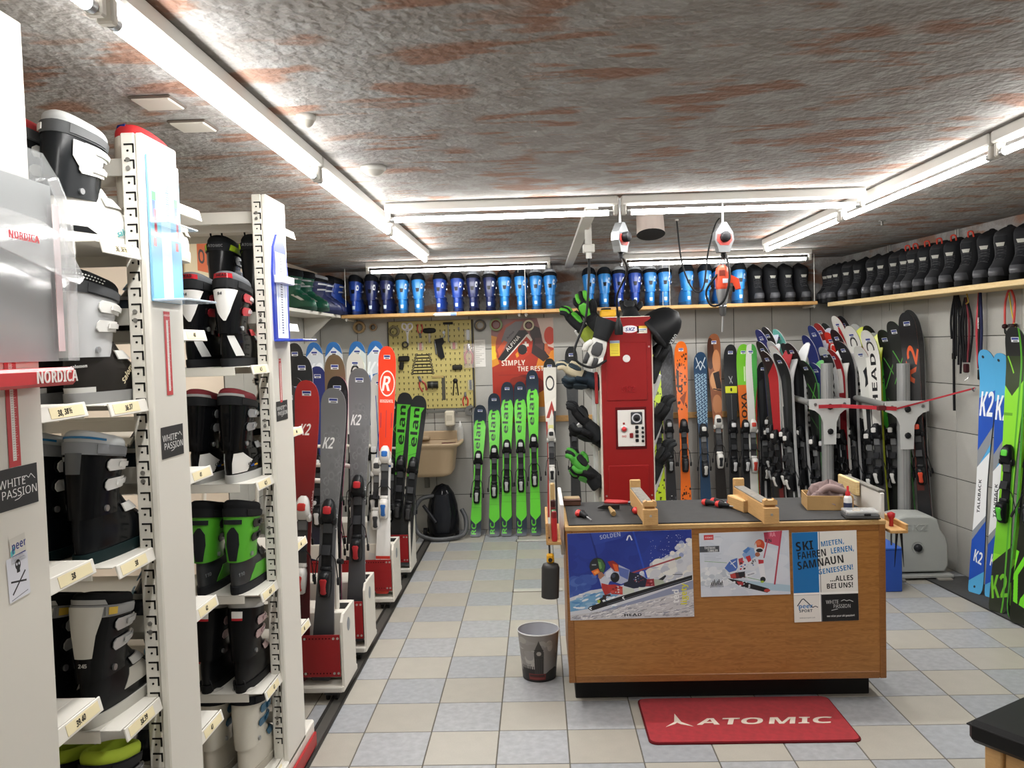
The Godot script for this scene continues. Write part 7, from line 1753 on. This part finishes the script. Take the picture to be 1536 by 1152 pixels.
	for s in [-1.0, 1.0]: part(sn, "blade", plate([-0.006, 0.0, 0.006, 0.0, s * 0.012, -0.16], 0.004), mat("2a2a2c", 0.4, 0.6), Vector3(s * 0.008, 0, s * 0.003))
	# torch hanging from the left shelf
	var hp2 := on_z(827, 872, -3.88)
	var hg := thing("hot_air_gun", "black hot air tool with a yellow clip hanging at the bench end", "heat tool", Vector3(hp2.x - 0.004, hp2.y, -3.9))
	part(hg, "barrel", turned([[0.0, -0.02], [0.034, -0.02], [0.034, -0.078], [0.041, -0.08], [0.042, 0.06], [0.036, 0.076], [0.02, 0.082], [0.0, 0.082]], 22), mat("2e2e2e", 0.55), Vector3.ZERO, Basis(Vector3.BACK, -0.04))
	part(hg, "clip", cbox(0.034, 0.045, 0.034, 0.008), mat("d9a01e", 0.45), Vector3(0.002, 0.104, 0)); part(hg, "clip_screw", rod(Vector3(0.002, 0.1, 0.016), Vector3(0.002, 0.1, 0.022), 0.01, 10), mat("2a2a2a", 0.5)); part(hg, "hanger", rod(Vector3(0.0, 0.12, 0), Vector3(-0.002, 0.2, -0.02), 0.005, 8), mat("4a4b4d", 0.4, 0.6))


# ---------- things on the floor ----------
func build_floor_things() -> void:
	# doormat
	var p := on_y(1116, 1080, 0.0)
	var mw := 0.89
	var md := 0.452
	var o := thing("doormat", "red doormat with white lettering before the workbench", "mat", Vector3(0.874, 0, -3.712))
	var poly := []
	for q in [[1, 1, 0], [-1, 1, 90], [-1, -1, 180], [1, -1, 270]]:
		for k in 5:
			var an := deg_to_rad(q[2] + 22.5 * k)
			poly.append_array([q[0] * (mw / 2 - 0.035) + 0.035 * cos(an), q[1] * (md / 2 - 0.035) + 0.035 * sin(an)])
	var flat := Basis(Vector3.RIGHT, -PI / 2)
	part(o, "rubber_edge", plate(poly, 0.006), mat("5e1218", 0.8), Vector3(0, 0.0035, 0), flat)
	var inner := []
	for i in poly.size(): inner.append(poly[i] * (0.985 if i % 2 == 0 else 0.97))
	var pile := speckled("9c1e28", 0.14, 81, 0.95, 5.0)
	pile.rim_enabled = true
	pile.rim = 0.3
	part(o, "pile", plate(inner, 0.007), pile, Vector3(0, 0.0065, 0), flat)
	var ink := mat("d9cdbf", 0.9)
	var tm := letters("ATOMIC", 0.062, 0.002)
	part(o, "lettering", tm, ink, Vector3(0.09, 0.0105, 0.035), flat * Basis(Vector3(1.75, 0, 0), Vector3(0.35, 1, 0), Vector3(0, 0, 1)))
	part(o, "logo_arrow", plate([-0.055, -0.045, -0.012, -0.02, 0.0, -0.005, 0.014, -0.02, 0.065, -0.045, 0.02, 0.0, 0.003, 0.085, -0.012, 0.0], 0.002), ink, Vector3(-0.3, 0.0105, 0.035), flat)
	# waste bin
	var b := thing("waste_bin", "waste bin printed with a clock tower beside the workbench", "waste bin", Vector3(-0.033, 0, -4.25))
	var s := Sheet.new(768, 300, "8d8a87")
	var cr0 := RandomNumberGenerator.new()
	cr0.seed = 6
	for k in 90: s.disc(cr0.randf(), cr0.randf_range(0.0, 0.9), cr0.randf_range(0.02, 0.06), cr0.randf_range(0.03, 0.1), ["8d8a87", "a3a09c", "949190", "aeaba7"][k % 4])
	for base in [-0.24, 0.26, 0.76]:
		var x: float = base
		s.poly([x + 0.2, 0.96, x + 0.2, 0.35, x + 0.21, 0.28, x + 0.228, 0.18, x + 0.24, 0.1, x + 0.252, 0.18, x + 0.27, 0.28, x + 0.28, 0.35, x + 0.28, 0.96], "3a3836")
		s.disc(x + 0.24, 0.38, 0.02, 0.045, "a19d97"); s.rect(x + 0.2, 0.3, x + 0.28, 0.315, "242221"); s.rect(x + 0.2, 0.46, x + 0.28, 0.475, "242221")
		for k in 4: s.rect(x + 0.21 + k * 0.018, 0.5, x + 0.216 + k * 0.018, 0.8, "2a2827")
		s.rect(x + 0.06, 0.72, x + 0.2, 1.0, "262423")
		for k in 8: s.rect(x + 0.06 + k * 0.018, 0.66, x + 0.068 + k * 0.018, 0.74, "262423")
		s.poly([x + 0.28, 0.85, x + 0.34, 0.76, x + 0.4, 0.72, x + 0.46, 0.78, x + 0.5, 0.74, x + 0.56, 0.8, x + 0.56, 1, x + 0.28, 1], "2b2928")
		s.rect(x + 0.14, 0.82, x + 0.3, 0.96, "6a2a28"); s.rect(x + 0.15, 0.84, x + 0.29, 0.88, "3a2422"); s.rect(x + 0.15, 0.91, x + 0.29, 0.93, "8a3a34")
	s.rect(0, 0.95, 1, 1, "1c1b1a")
	var m := MB.new()
	var rows := []
	var uvs := []
	for q in [[0.085, 0.004], [0.106, 0.243]]:
		var r := []
		var u := []
		for k in 41:
			var an := TAU * k / 40
			r.append(Vector3(-sin(an) * q[0], q[1], -cos(an) * q[0]))
			u.append(Vector2(k / 40.0, 1.0 - q[1] / 0.243))
		rows.append(r)
		uvs.append(u)
	m.grid(rows, false, null, uvs)
	part(b, "printed_wall", m.mesh(), printed(s, 0.4))
	part(b, "inner_wall", turned([[0.1045, 0.243], [0.083, 0.008], [0.0, 0.008]], 40), mat("b9bcc4", 0.5))
	part(b, "rim", turned([[0.1045, 0.242], [0.108, 0.242], [0.1085, 0.246], [0.106, 0.249], [0.1045, 0.246]], 40), mat("d2d4d6", 0.4))
	part(b, "bottom", turned([[0.0, 0.0], [0.083, 0.0], [0.0855, 0.004]], 40), mat("2a2928", 0.6))
	# padded bench
	var c0 := on_y(1450, 1078, 0.46)
	var c1 := on_y(1536, 1040, 0.46)
	var c2 := on_y(1536, 1112, 0.46)
	var ex := (c1 - c0).normalized()
	var ez := Vector3(-ex.z, 0, ex.x)
	if ez.z < 0: ez = -ez
	var bn := thing("padded_bench", "wooden bench with a black padded seat", "bench", Vector3(c0.x, 0, c0.z), Basis(ex, Vector3.UP, ez))
	part(bn, "cushion", cbox(1.1, 0.075, 0.42, 0.016), mat("1a1a1b", 0.42), Vector3(0.55, 0.4225, 0.21))
	part(bn, "piping", cbox(1.104, 0.006, 0.424, 0.003), mat("101011", 0.5), Vector3(0.55, 0.444, 0.21))
	for x in [0.07, 1.03]:
		for z in [0.06, 0.36]: part(bn, "leg", cbox(0.055, 0.385, 0.055, 0.004), beech, Vector3(x, 0.1925, z))
	for z in [0.06, 0.36]: part(bn, "rail", cbox(0.9, 0.06, 0.028, 0.004), beech, Vector3(0.55, 0.34, z))
	for x in [0.07, 1.03]: part(bn, "end_rail", cbox(0.028, 0.06, 0.24, 0.004), beech, Vector3(x, 0.34, 0.21))
	# blue crate behind the bench
	var cr := thing("blue_crate", "blue box behind the workbench end", "crate", Vector3(2.235, 0, -5.57))
	part(cr, "body", cbox(0.27, 0.28, 0.3, 0.004), mat("1f49a0", 0.45), Vector3(0, 0.141, -0.15)); part(cr, "lid", cbox(0.276, 0.012, 0.306, 0.003), mat("2c5ab4", 0.45), Vector3(0, 0.288, -0.15))
	# grinder cover
	var g := on_y(1370, 866, 0.0)
	var gr := thing("grinder", "pale grey rounded grinder cover standing by the ski stand", "grinder", Vector3(2.6, 0, -5.98))
	var out := []
	for q in [[-0.23, 0.02], [0.19, 0.02], [0.215, 0.06], [0.215, 0.2], [0.2, 0.26], [0.16, 0.32], [0.14, 0.39], [0.09, 0.415], [-0.08, 0.42], [-0.17, 0.4], [-0.23, 0.36]]: out.append_array(q)
	var gm := MB.new()
	var rr := []
	for q in [[-0.12, 0.93], [-0.115, 0.97], [-0.1, 1.0], [0.1, 1.0], [0.115, 0.975], [0.12, 0.93]]:
		var r := PackedVector3Array()
		var cp := PackedVector2Array()
		for i in range(0, out.size(), 2): cp.append(Vector2(out[i], out[i + 1] - 0.21))
		for i in cp.size():
			for k in 3:
				var v2: Vector2 = cp[i].lerp(cp[(i + 1) % cp.size()], k / 3.0)
				r.append(Vector3(v2.x * q[1], v2.y * q[1] + 0.235, q[0]))
		rr.append(r)
	gm.loft(rr)
	part(gr, "cover", gm.mesh(), mat("a9aca8", 0.5))
	part(gr, "lettering", letters("SKZ", 0.045, 0.008), mat("a3a6a2", 0.5), Vector3(-0.01, 0.36, 0.121), Basis(Vector3(1.5, 0, 0), Vector3(0.1, 1, 0), Vector3(0, 0, 1)))
	part(gr, "knob", turned([[0.0, 0.03], [0.02, 0.028], [0.028, 0.016], [0.028, 0.0]], 18), mat("26272a", 0.35), Vector3(0.0, 0.22, 0.118), Basis(Vector3.RIGHT, PI / 2))
	part(gr, "knob_dish", turned([[0.0, 0.0], [0.034, 0.0], [0.042, 0.004]], 22), mat("999c98", 0.5), Vector3(0.0, 0.22, 0.119), Basis(Vector3.RIGHT, PI / 2))
	part(gr, "base_plate", cbox(0.46, 0.02, 0.32, 0.003), mat("b5b7b4", 0.4, 0.3), Vector3(0.0, 0.026, 0.0)); part(gr, "foot", cbox(0.1, 0.016, 0.34, 0.003), mat("8b8880", 0.6), Vector3(0.16, 0.0085, 0.02)); part(gr, "foot", cbox(0.1, 0.016, 0.34, 0.003), mat("8b8880", 0.6), Vector3(-0.16, 0.0085, 0.02))
	# metal floor strips and trolley rails
	var f0 := on_y(770, 887, 0.0)
	var f1 := on_y(775, 812, 0.0)
	for q in [[f0, "pale metal floor strip between the bin and green skis", 0.34], [f1, "pale metal floor strip by the green skis", 0.42]]:
		var st := thing("floor_strip", q[1], "strip", q[0], Basis.IDENTITY, "metal floor strips")
		part(st, "strip", cbox(q[2], 0.012, 0.05, 0.003), mat("c3c2ba", 0.4, 0.3), Vector3(q[2] / 2, 0.006, 0)); part(st, "end_cap", cbox(0.008, 0.014, 0.05, 0.002), mat("5d5a52", 0.5), Vector3(0.0, 0.007, 0))
	var rl := thing("trolley_rail", "dark metal floor rail guiding the ski trolleys", "rail", Vector3(-1.01, 0, -5.0))
	part(rl, "guide", cbox(0.012, 0.012, 5.2, 0.002), mat("2c2b29", 0.5, 0.4), Vector3(0.03, 0.006, 0)); part(rl, "guide", cbox(0.012, 0.012, 5.2, 0.002), mat("2c2b29", 0.5, 0.4), Vector3(-0.03, 0.006, 0)); part(rl, "track_bed", cbox(0.05, 0.004, 5.2, 0.001), mat("4a4844", 0.6, 0.2), Vector3(0, 0.002, 0))
	# dark mat along the side wall
	var rm := thing("rubber_runner", "dark grey rubber runner along the side wall", "mat", on_wall(3.4, 0, 0.16), facing(WALL_IN))
	part(rm, "sheet", cbox(3.1, 0.006, 0.3, 0.001), speckled("3f3f3f", 0.1, 83, 0.85, 3.0), Vector3(0, 0.0035, 0)); part(rm, "hem", cbox(3.1, 0.007, 0.008, 0.001), mat("2a2a2a", 0.8), Vector3(0, 0.0035, 0.147))


# ---------- side wall ----------
func build_right_wall() -> void:
	var face := WALL_IN + Vector3(0, 0.1, 0)
	for q in [[1493, 527, 1464, 889, "blue and white ski leaning by the wall, close to the grinder"], [1517, 527, 1489, 896, "blue and white ski leaning by the wall, touching the green skis"]]:
		var tip := wall_px(q[0] - 6, q[1], 0.075)
		var tail := on_y(q[2], q[3], 0.008)
		put_ski("k2_wall", q[4], tail, tip, Vector3(-0.9, 0.1, 0.5), "blue and white wall skis")
	var t1 := on_y(1497, 917, 0.008)
	put_ski("k2_green", "lime green ski with black tip leaning against the wall", t1, wall_px(1531, 490, 0.1), Vector3(-0.85, 0.1, 0.5), "green wall skis")
	put_ski("k2_green", "second lime green ski, base to base with the first", t1 + Vector3(0.03, 0, 0.1), wall_px(1552, 490, 0.1), Vector3(0.4, 0.1, 0.9), "green wall skis")
	put_ski("k2_lime", "black ski with large lime lettering at its tail", on_y(1530, 935, 0.008), wall_px(1572, 470, 0.09), Vector3(-0.75, 0.1, 0.75), "green wall skis")
	# straps and bungee cords on hooks under the shelf
	var black := mat("17171a", 0.7)
	var s1 := thing("ski_strap", "long black strap bundle hanging under the pine shelf", "strap", wall_px(1434, 443, 0.05))
	for k in 5: part(s1, "strap", pipe(smooth_path([Vector3(0.002 * k, 0.0, 0.008 * k - 0.02), Vector3(0.01 * (k - 2), -0.15, 0.016 * k - 0.03), Vector3(0.008 * (k - 2), -0.3 - 0.06 * k, 0.014 * k - 0.03)], 4), 0.007, 6), black)
	part(s1, "long_strap", pipe(smooth_path([Vector3(0, -0.1, -0.03), Vector3(0.0, -0.45, -0.034), Vector3(0.0, -0.8, -0.03)], 5), 0.009, 6), black)
	part(s1, "buckle", cbox(0.02, 0.045, 0.03, 0.004), mat("0f0f11", 0.4), Vector3(0, -0.42, -0.033))
	var s2 := thing("ski_strap", "black and dark red lanyard bundle on the wall hook", "strap", wall_px(1449, 446, 0.05))
	for k in 5: part(s2, "strap", pipe(smooth_path([Vector3(0, 0, 0.004 * k - 0.01), Vector3(0.012 * (k - 2), -0.2, 0.018 * (k - 2)), Vector3(0.006 * (k - 2), -0.44, 0.006 * (k - 2))], 5), 0.0075, 6), black if k != 3 else mat("6b1a26", 0.7))
	part(s2, "clip", cbox(0.03, 0.06, 0.035, 0.006), mat("3a1a1e", 0.5), Vector3(0, -0.48, 0)); part(s2, "snap_hook", pipe(smooth_path([Vector3(0, -0.5, 0), Vector3(0.012, -0.54, 0.01), Vector3(-0.01, -0.565, 0.0)], 4), 0.005, 6), mat("c3c4c4", 0.3, 0.8)); part(s2, "hook", pipe(smooth_path([Vector3(-0.02, 0.02, 0.05), Vector3(-0.02, -0.03, 0.07), Vector3(-0.02, -0.045, 0.04)], 4), 0.005, 6), mat("c9a94a", 0.3, 0.8))
	var s3 := thing("lanyard", "red and black printed lanyard hanging under the pine shelf", "lanyard", wall_px(1469, 439, 0.05))
	for k in 3: part(s3, "ribbon", pipe(smooth_path([Vector3(0, 0, 0.006 * k), Vector3(0.006 * (k - 1), -0.25, 0.018 * k - 0.02), Vector3(0, -0.5, 0.008 * k - 0.01)], 5), 0.009, 6), [mat("b0303c", 0.6), black, mat("24284a", 0.6)][k])
	part(s3, "buckle", cbox(0.018, 0.07, 0.03, 0.005), mat("141416", 0.4), Vector3(0, -0.54, 0)); part(s3, "key_ring", pipe(smooth_path([Vector3(0, -0.57, 0), Vector3(0, -0.6, 0.012), Vector3(0, -0.62, 0)], 4), 0.004, 6), mat("b9babb", 0.3, 0.8))
	part(s3, "lettering", letters("ATOMIC", 0.014), mat("e3d9d9", 0.6), Vector3(-0.014, -0.2, 0.012), facing(WALL_IN) * Basis(Vector3.BACK, PI / 2))
	var bc := thing("bungee_cord", "red bungee cord looped on the wall", "cord", wall_px(1515, 434, 0.03))
	var bx := WALL_DIR
	part(bc, "cord", pipe(smooth_path([bx * -0.05 + Vector3(0, -0.22, 0), bx * -0.045 + Vector3(0, -0.08, 0), Vector3(0, 0, 0), bx * 0.045 + Vector3(0, -0.08, 0), bx * 0.035 + Vector3(0, -0.22, 0)], 6), 0.007, 8), mat("c2403c", 0.6))
	part(bc, "yellow_cord", pipe(smooth_path([bx * -0.01 + Vector3(0, -0.02, 0), bx * 0.01 + Vector3(0, -0.15, 0.01), bx * 0.05 + Vector3(0, -0.24, 0.0)], 5), 0.004, 6), mat("c9b93a", 0.6))
	for k in [-0.05, 0.035]:
		part(bc, "ball", turned([[0.0, -0.018], [0.016, -0.01], [0.018, 0.0], [0.016, 0.01], [0.0, 0.018]], 12), mat("2a1416", 0.4), bx * k + Vector3(0, -0.23, 0)); part(bc, "hook", pipe(smooth_path([bx * k + Vector3(0, -0.24, 0), bx * k + Vector3(0.01, -0.27, 0), bx * (k + 0.012) + Vector3(0, -0.285, 0)], 4), 0.003, 6), mat("4a4b4d", 0.4, 0.7))
	var hk := thing("wall_hook", "dark double wall hook beside the green ski tip", "hook", wall_px(1519, 488, 0.02))
	part(hk, "plate", cbox(0.02, 0.02, 0.08, 0.003), mat("2a2b2d", 0.4, 0.5)); part(hk, "prong", pipe(smooth_path([Vector3(-0.01, 0, 0), Vector3(-0.02, -0.05, 0), Vector3(-0.05, -0.05, 0.01), Vector3(-0.055, -0.02, 0.01)], 4), 0.005, 6), mat("2a2b2d", 0.4, 0.5))
	# sign on the wall behind the boot racks
	var sg := thing("wall_sign", "cream wall sign with an orange square behind the boot racks", "sign", Vector3(LEFT + 0.008, 2.26, -4.95))
	var sh := Sheet.new(128, 128, "e0cfa8")
	sh.rect(0.45, 0.1, 1, 0.75, "d9662a"); sh.text("OT", 0.72, 0.42, 0.3, "3a2a22", 0, 0.9)
	part(sg, "board", cbox(0.01, 0.28, 0.4, 0.002), mat("e0cfa8", 0.6)); part(sg, "print", sheet_mesh(0.39, 0.27), printed(sh, 0.6), Vector3(0.0056, 0, 0), facing(Vector3.RIGHT))


# ---------- ceiling ----------
func build_ceiling_things() -> void:
	var white := mat("d9d8d2", 0.5)
	var dt := thing("cable_duct", "white cable duct running along the ceiling to the wall", "duct", Vector3(0.3, CEIL, -6.0))
	part(dt, "channel", cbox(0.06, 0.03, 3.3, 0.003), white, Vector3(0, -0.0155, 0)); part(dt, "cover_lip", cbox(0.064, 0.004, 3.3, 0.001), white, Vector3(0, -0.032, 0))
	var op := on_z(883, 373, -5.15)
	var bx := thing("ceiling_outlet", "white ceiling outlet with a black cable hanging down", "outlet", Vector3(op.x, op.y, -5.15))
	part(bx, "box", cbox(0.07, 0.05, 0.07, 0.005), white); part(bx, "stem", cbox(0.04, CEIL - op.y - 0.025, 0.03, 0.003), white, Vector3(0, (CEIL - op.y) / 2 + 0.012, -0.01)); part(bx, "plug", rod(Vector3(0, -0.024, 0), Vector3(0, -0.06, 0), 0.018, 14), mat("c9c8c4", 0.4))
	part(bx, "cable", pipe(smooth_path([Vector3(0, -0.06, 0), Vector3(-0.005, -0.2, 0.01), Vector3(-0.03, -0.42, 0.02), Vector3(-0.1, -0.6, 0.04), Vector3(-0.09, -0.68, 0.05), Vector3(0.0, -0.72, 0.05), Vector3(0.09, -0.68, 0.02)], 6), 0.0075, 8), mat("1a1b1c", 0.5))
	var sp := thing("ceiling_speaker", "round white ceiling fitting with a dark underside", "speaker", Vector3(on_y(975, 355, CEIL - 0.13).x, CEIL, on_y(975, 355, CEIL - 0.13).z), Basis(Vector3.RIGHT, -0.3))
	part(sp, "drum", turned([[0.074, 0.035], [0.078, -0.12], [0.08, -0.128]], 28), mat("b9aca4", 0.5)); part(sp, "grille", turned([[0.08, -0.128], [0.076, -0.131], [0.0, -0.131]], 28), mat("2b2b2b", 0.7))
	var lab := ["small tool balancer hanging above the red cabinet", "tool balancer holding the orange drill above the workbench"]
	for i in 2:
		var px: float = [930, 1084][i]
		var tp := on_z(px, 334, -4.3)
		var b := thing("tool_balancer", lab[i], "balancer", tp, turn_y([50, 8][i]))
		part(b, "hanger", pipe(smooth_path([Vector3(0, 0.0, 0), Vector3(0.0, 0.04, 0), Vector3(0, CEIL - tp.y + 0.001, 0.0)], 3), 0.006, 6), mat("a9aaab", 0.3, 0.8))
		part(b, "housing", plate([-0.012, 0.0, 0.012, 0.0, 0.045, -0.05, 0.05, -0.09, 0.036, -0.12, 0.028, -0.15, -0.028, -0.15, -0.036, -0.12, -0.05, -0.09, -0.045, -0.05], 0.045), mat("85888a", 0.35, 0.8))
		part(b, "red_cover", plate([-0.036, -0.06, 0.036, -0.06, 0.04, -0.09, 0.022, -0.115, -0.022, -0.115, -0.04, -0.09], 0.05), mat("b3423c", 0.4))
		part(b, "hub", turned([[0.0, 0.034], [0.02, 0.034], [0.026, 0.028], [0.026, 0.0]], 10), mat("1c1c1e", 0.5), Vector3(0, -0.075, 0.022), Basis(Vector3.RIGHT, PI / 2))
		part(b, "stopper", rod(Vector3(0, -0.15, 0), Vector3(0, -0.18, 0), 0.012, 10), mat("222224", 0.5))
		part(b, "hook", pipe(smooth_path([Vector3(0, -0.18, 0), Vector3(0.012, -0.2, 0), Vector3(0.0, -0.22, 0), Vector3(-0.012, -0.205, 0)], 4), 0.004, 6), mat("77787a", 0.3, 0.8))
	# drill
	var dp := on_z(1085, 425, -4.3)
	var d := thing("power_drill", "orange and grey power drill hanging nose down over the workbench", "drill", dp, turn_y(-12))
	var orange := mat("d6492a", 0.4)
	part(d, "motor_housing", blob([[-0.03, 0.03, 0.034], [-0.02, 0.034, 0.038], [0.05, 0.034, 0.038], [0.075, 0.03, 0.034], [0.09, 0.016, 0.02]], 18, 0.8), orange, Vector3(-0.005, 0, 0))
	part(d, "grip", plate([0.02, 0.05, 0.075, 0.02, 0.085, -0.03, 0.06, -0.035, 0.045, 0.0, 0.02, 0.0], 0.036), orange)
	part(d, "gear_case", blob([[-0.11, 0.016, 0.018], [-0.1, 0.022, 0.024], [-0.06, 0.03, 0.034], [-0.03, 0.032, 0.036]], 18), mat("9b9da0", 0.35, 0.5), Vector3(-0.005, 0, 0))
	part(d, "chuck", turned([[0.0, -0.165], [0.01, -0.165], [0.016, -0.155], [0.017, -0.125], [0.02, -0.12], [0.02, -0.11], [0.0, -0.108]], 16), mat("77797c", 0.3, 0.9), Vector3(-0.005, 0, 0))
	part(d, "suspension_ring", pipe(smooth_path([Vector3(0, 0.08, 0), Vector3(0.012, 0.1, 0), Vector3(0, 0.125, 0), Vector3(-0.012, 0.1, 0), Vector3(0, 0.08, 0)], 4), 0.004, 6), mat("8d8f90", 0.3, 0.8))
	part(d, "bit", rod(Vector3(-0.005, -0.16, 0), Vector3(-0.009, -0.245, 0), 0.0045, 8), mat("b9bbbd", 0.3, 0.9))
	part(d, "vent", cbox(0.03, 0.03, 0.004, 0.001), mat("7a2a1a", 0.5), Vector3(-0.005, 0.05, 0.036)); part(d, "trigger", cbox(0.012, 0.03, 0.02, 0.003), mat("1c1c1e", 0.5), Vector3(0.05, -0.03, 0)); part(d, "brand_plate", cbox(0.03, 0.022, 0.002, 0.0005), mat("c9d0dc", 0.4), Vector3(0.012, 0.01, 0.0385))
	part(d, "cable", pipe(smooth_path([Vector3(0.01, 0.09, 0), Vector3(-0.04, 0.03, 0.03), Vector3(-0.085, -0.04, 0.03), Vector3(-0.06, -0.11, 0.03), Vector3(0.0, -0.09, 0.045), Vector3(0.03, 0.02, 0.045), Vector3(0.02, 0.12, 0.02), Vector3(0.0, 0.17, 0.0)], 6), 0.006, 8), mat("1a1a1b", 0.5))
	var fc := thing("ceiling_cable", "black cable looping down from the ceiling beside the drill", "cable", on_y(1015, 330, CEIL - 0.004))
	var q0 := fc.position
	var pts := [Vector3(0, 0.004, 0)]
	for q in [[1022, 390], [1034, 425], [1046, 438], [1056, 428], [1062, 380], [1072, 340]]: pts.append(on_z(q[0], q[1], q0.z) - q0)
	pts.append(on_z(1080, 326, q0.z) - q0)
	part(fc, "cable", pipe(smooth_path(pts, 6), 0.005, 8), mat("2a2a2b", 0.5)); part(fc, "ceiling_clip", cbox(0.02, 0.01, 0.02, 0.002), white, Vector3(0, -0.001, 0))
	for q in [[560, 250, "round smoke detector near the cross tubes", 0.05], [459, 173, "flat round ceiling rosette beside the tube row", 0.03]]:
		var o := thing("smoke_detector" if q[3] > 0.04 else "ceiling_rosette", q[2], "detector" if q[3] > 0.04 else "rosette", on_y(q[0], q[1], CEIL - 0.001))
		part(o, "base", turned([[0.0, 0.001], [q[3], 0.001], [q[3], -0.012], [q[3] * 0.86, -0.018]], 26), white); part(o, "dome", turned([[q[3] * 0.86, -0.018], [q[3] * 0.6, -0.03], [q[3] * 0.3, -0.036], [0.0, -0.037]], 26), mat("c9c6bc", 0.5))
	for q in [[237, 152, "square ceiling cover above the white boot"], [290, 187, "square ceiling cover between the boot racks"]]:
		var o := thing("ceiling_cover", q[2], "cover", on_y(q[0], q[1], CEIL - 0.001), Basis.IDENTITY, "square ceiling covers")
		part(o, "frame", cbox(0.12, 0.008, 0.12, 0.003), mat("5b5148", 0.6), Vector3(0, -0.003, 0)); part(o, "cover", cbox(0.108, 0.008, 0.108, 0.003), mat("c9c4b9", 0.6), Vector3(0, -0.007, 0))
	var hk := thing("ceiling_hook", "small grey hook screwed into the ceiling", "hook", on_y(1323, 331, CEIL - 0.001))
	part(hk, "plate", cbox(0.03, 0.006, 0.03, 0.001), mat("8d8b86", 0.4, 0.5), Vector3(0, -0.002, 0)); part(hk, "bolt", rod(Vector3(0, -0.004, 0), Vector3(0, -0.03, 0), 0.008, 8), mat("77756f", 0.4, 0.7))
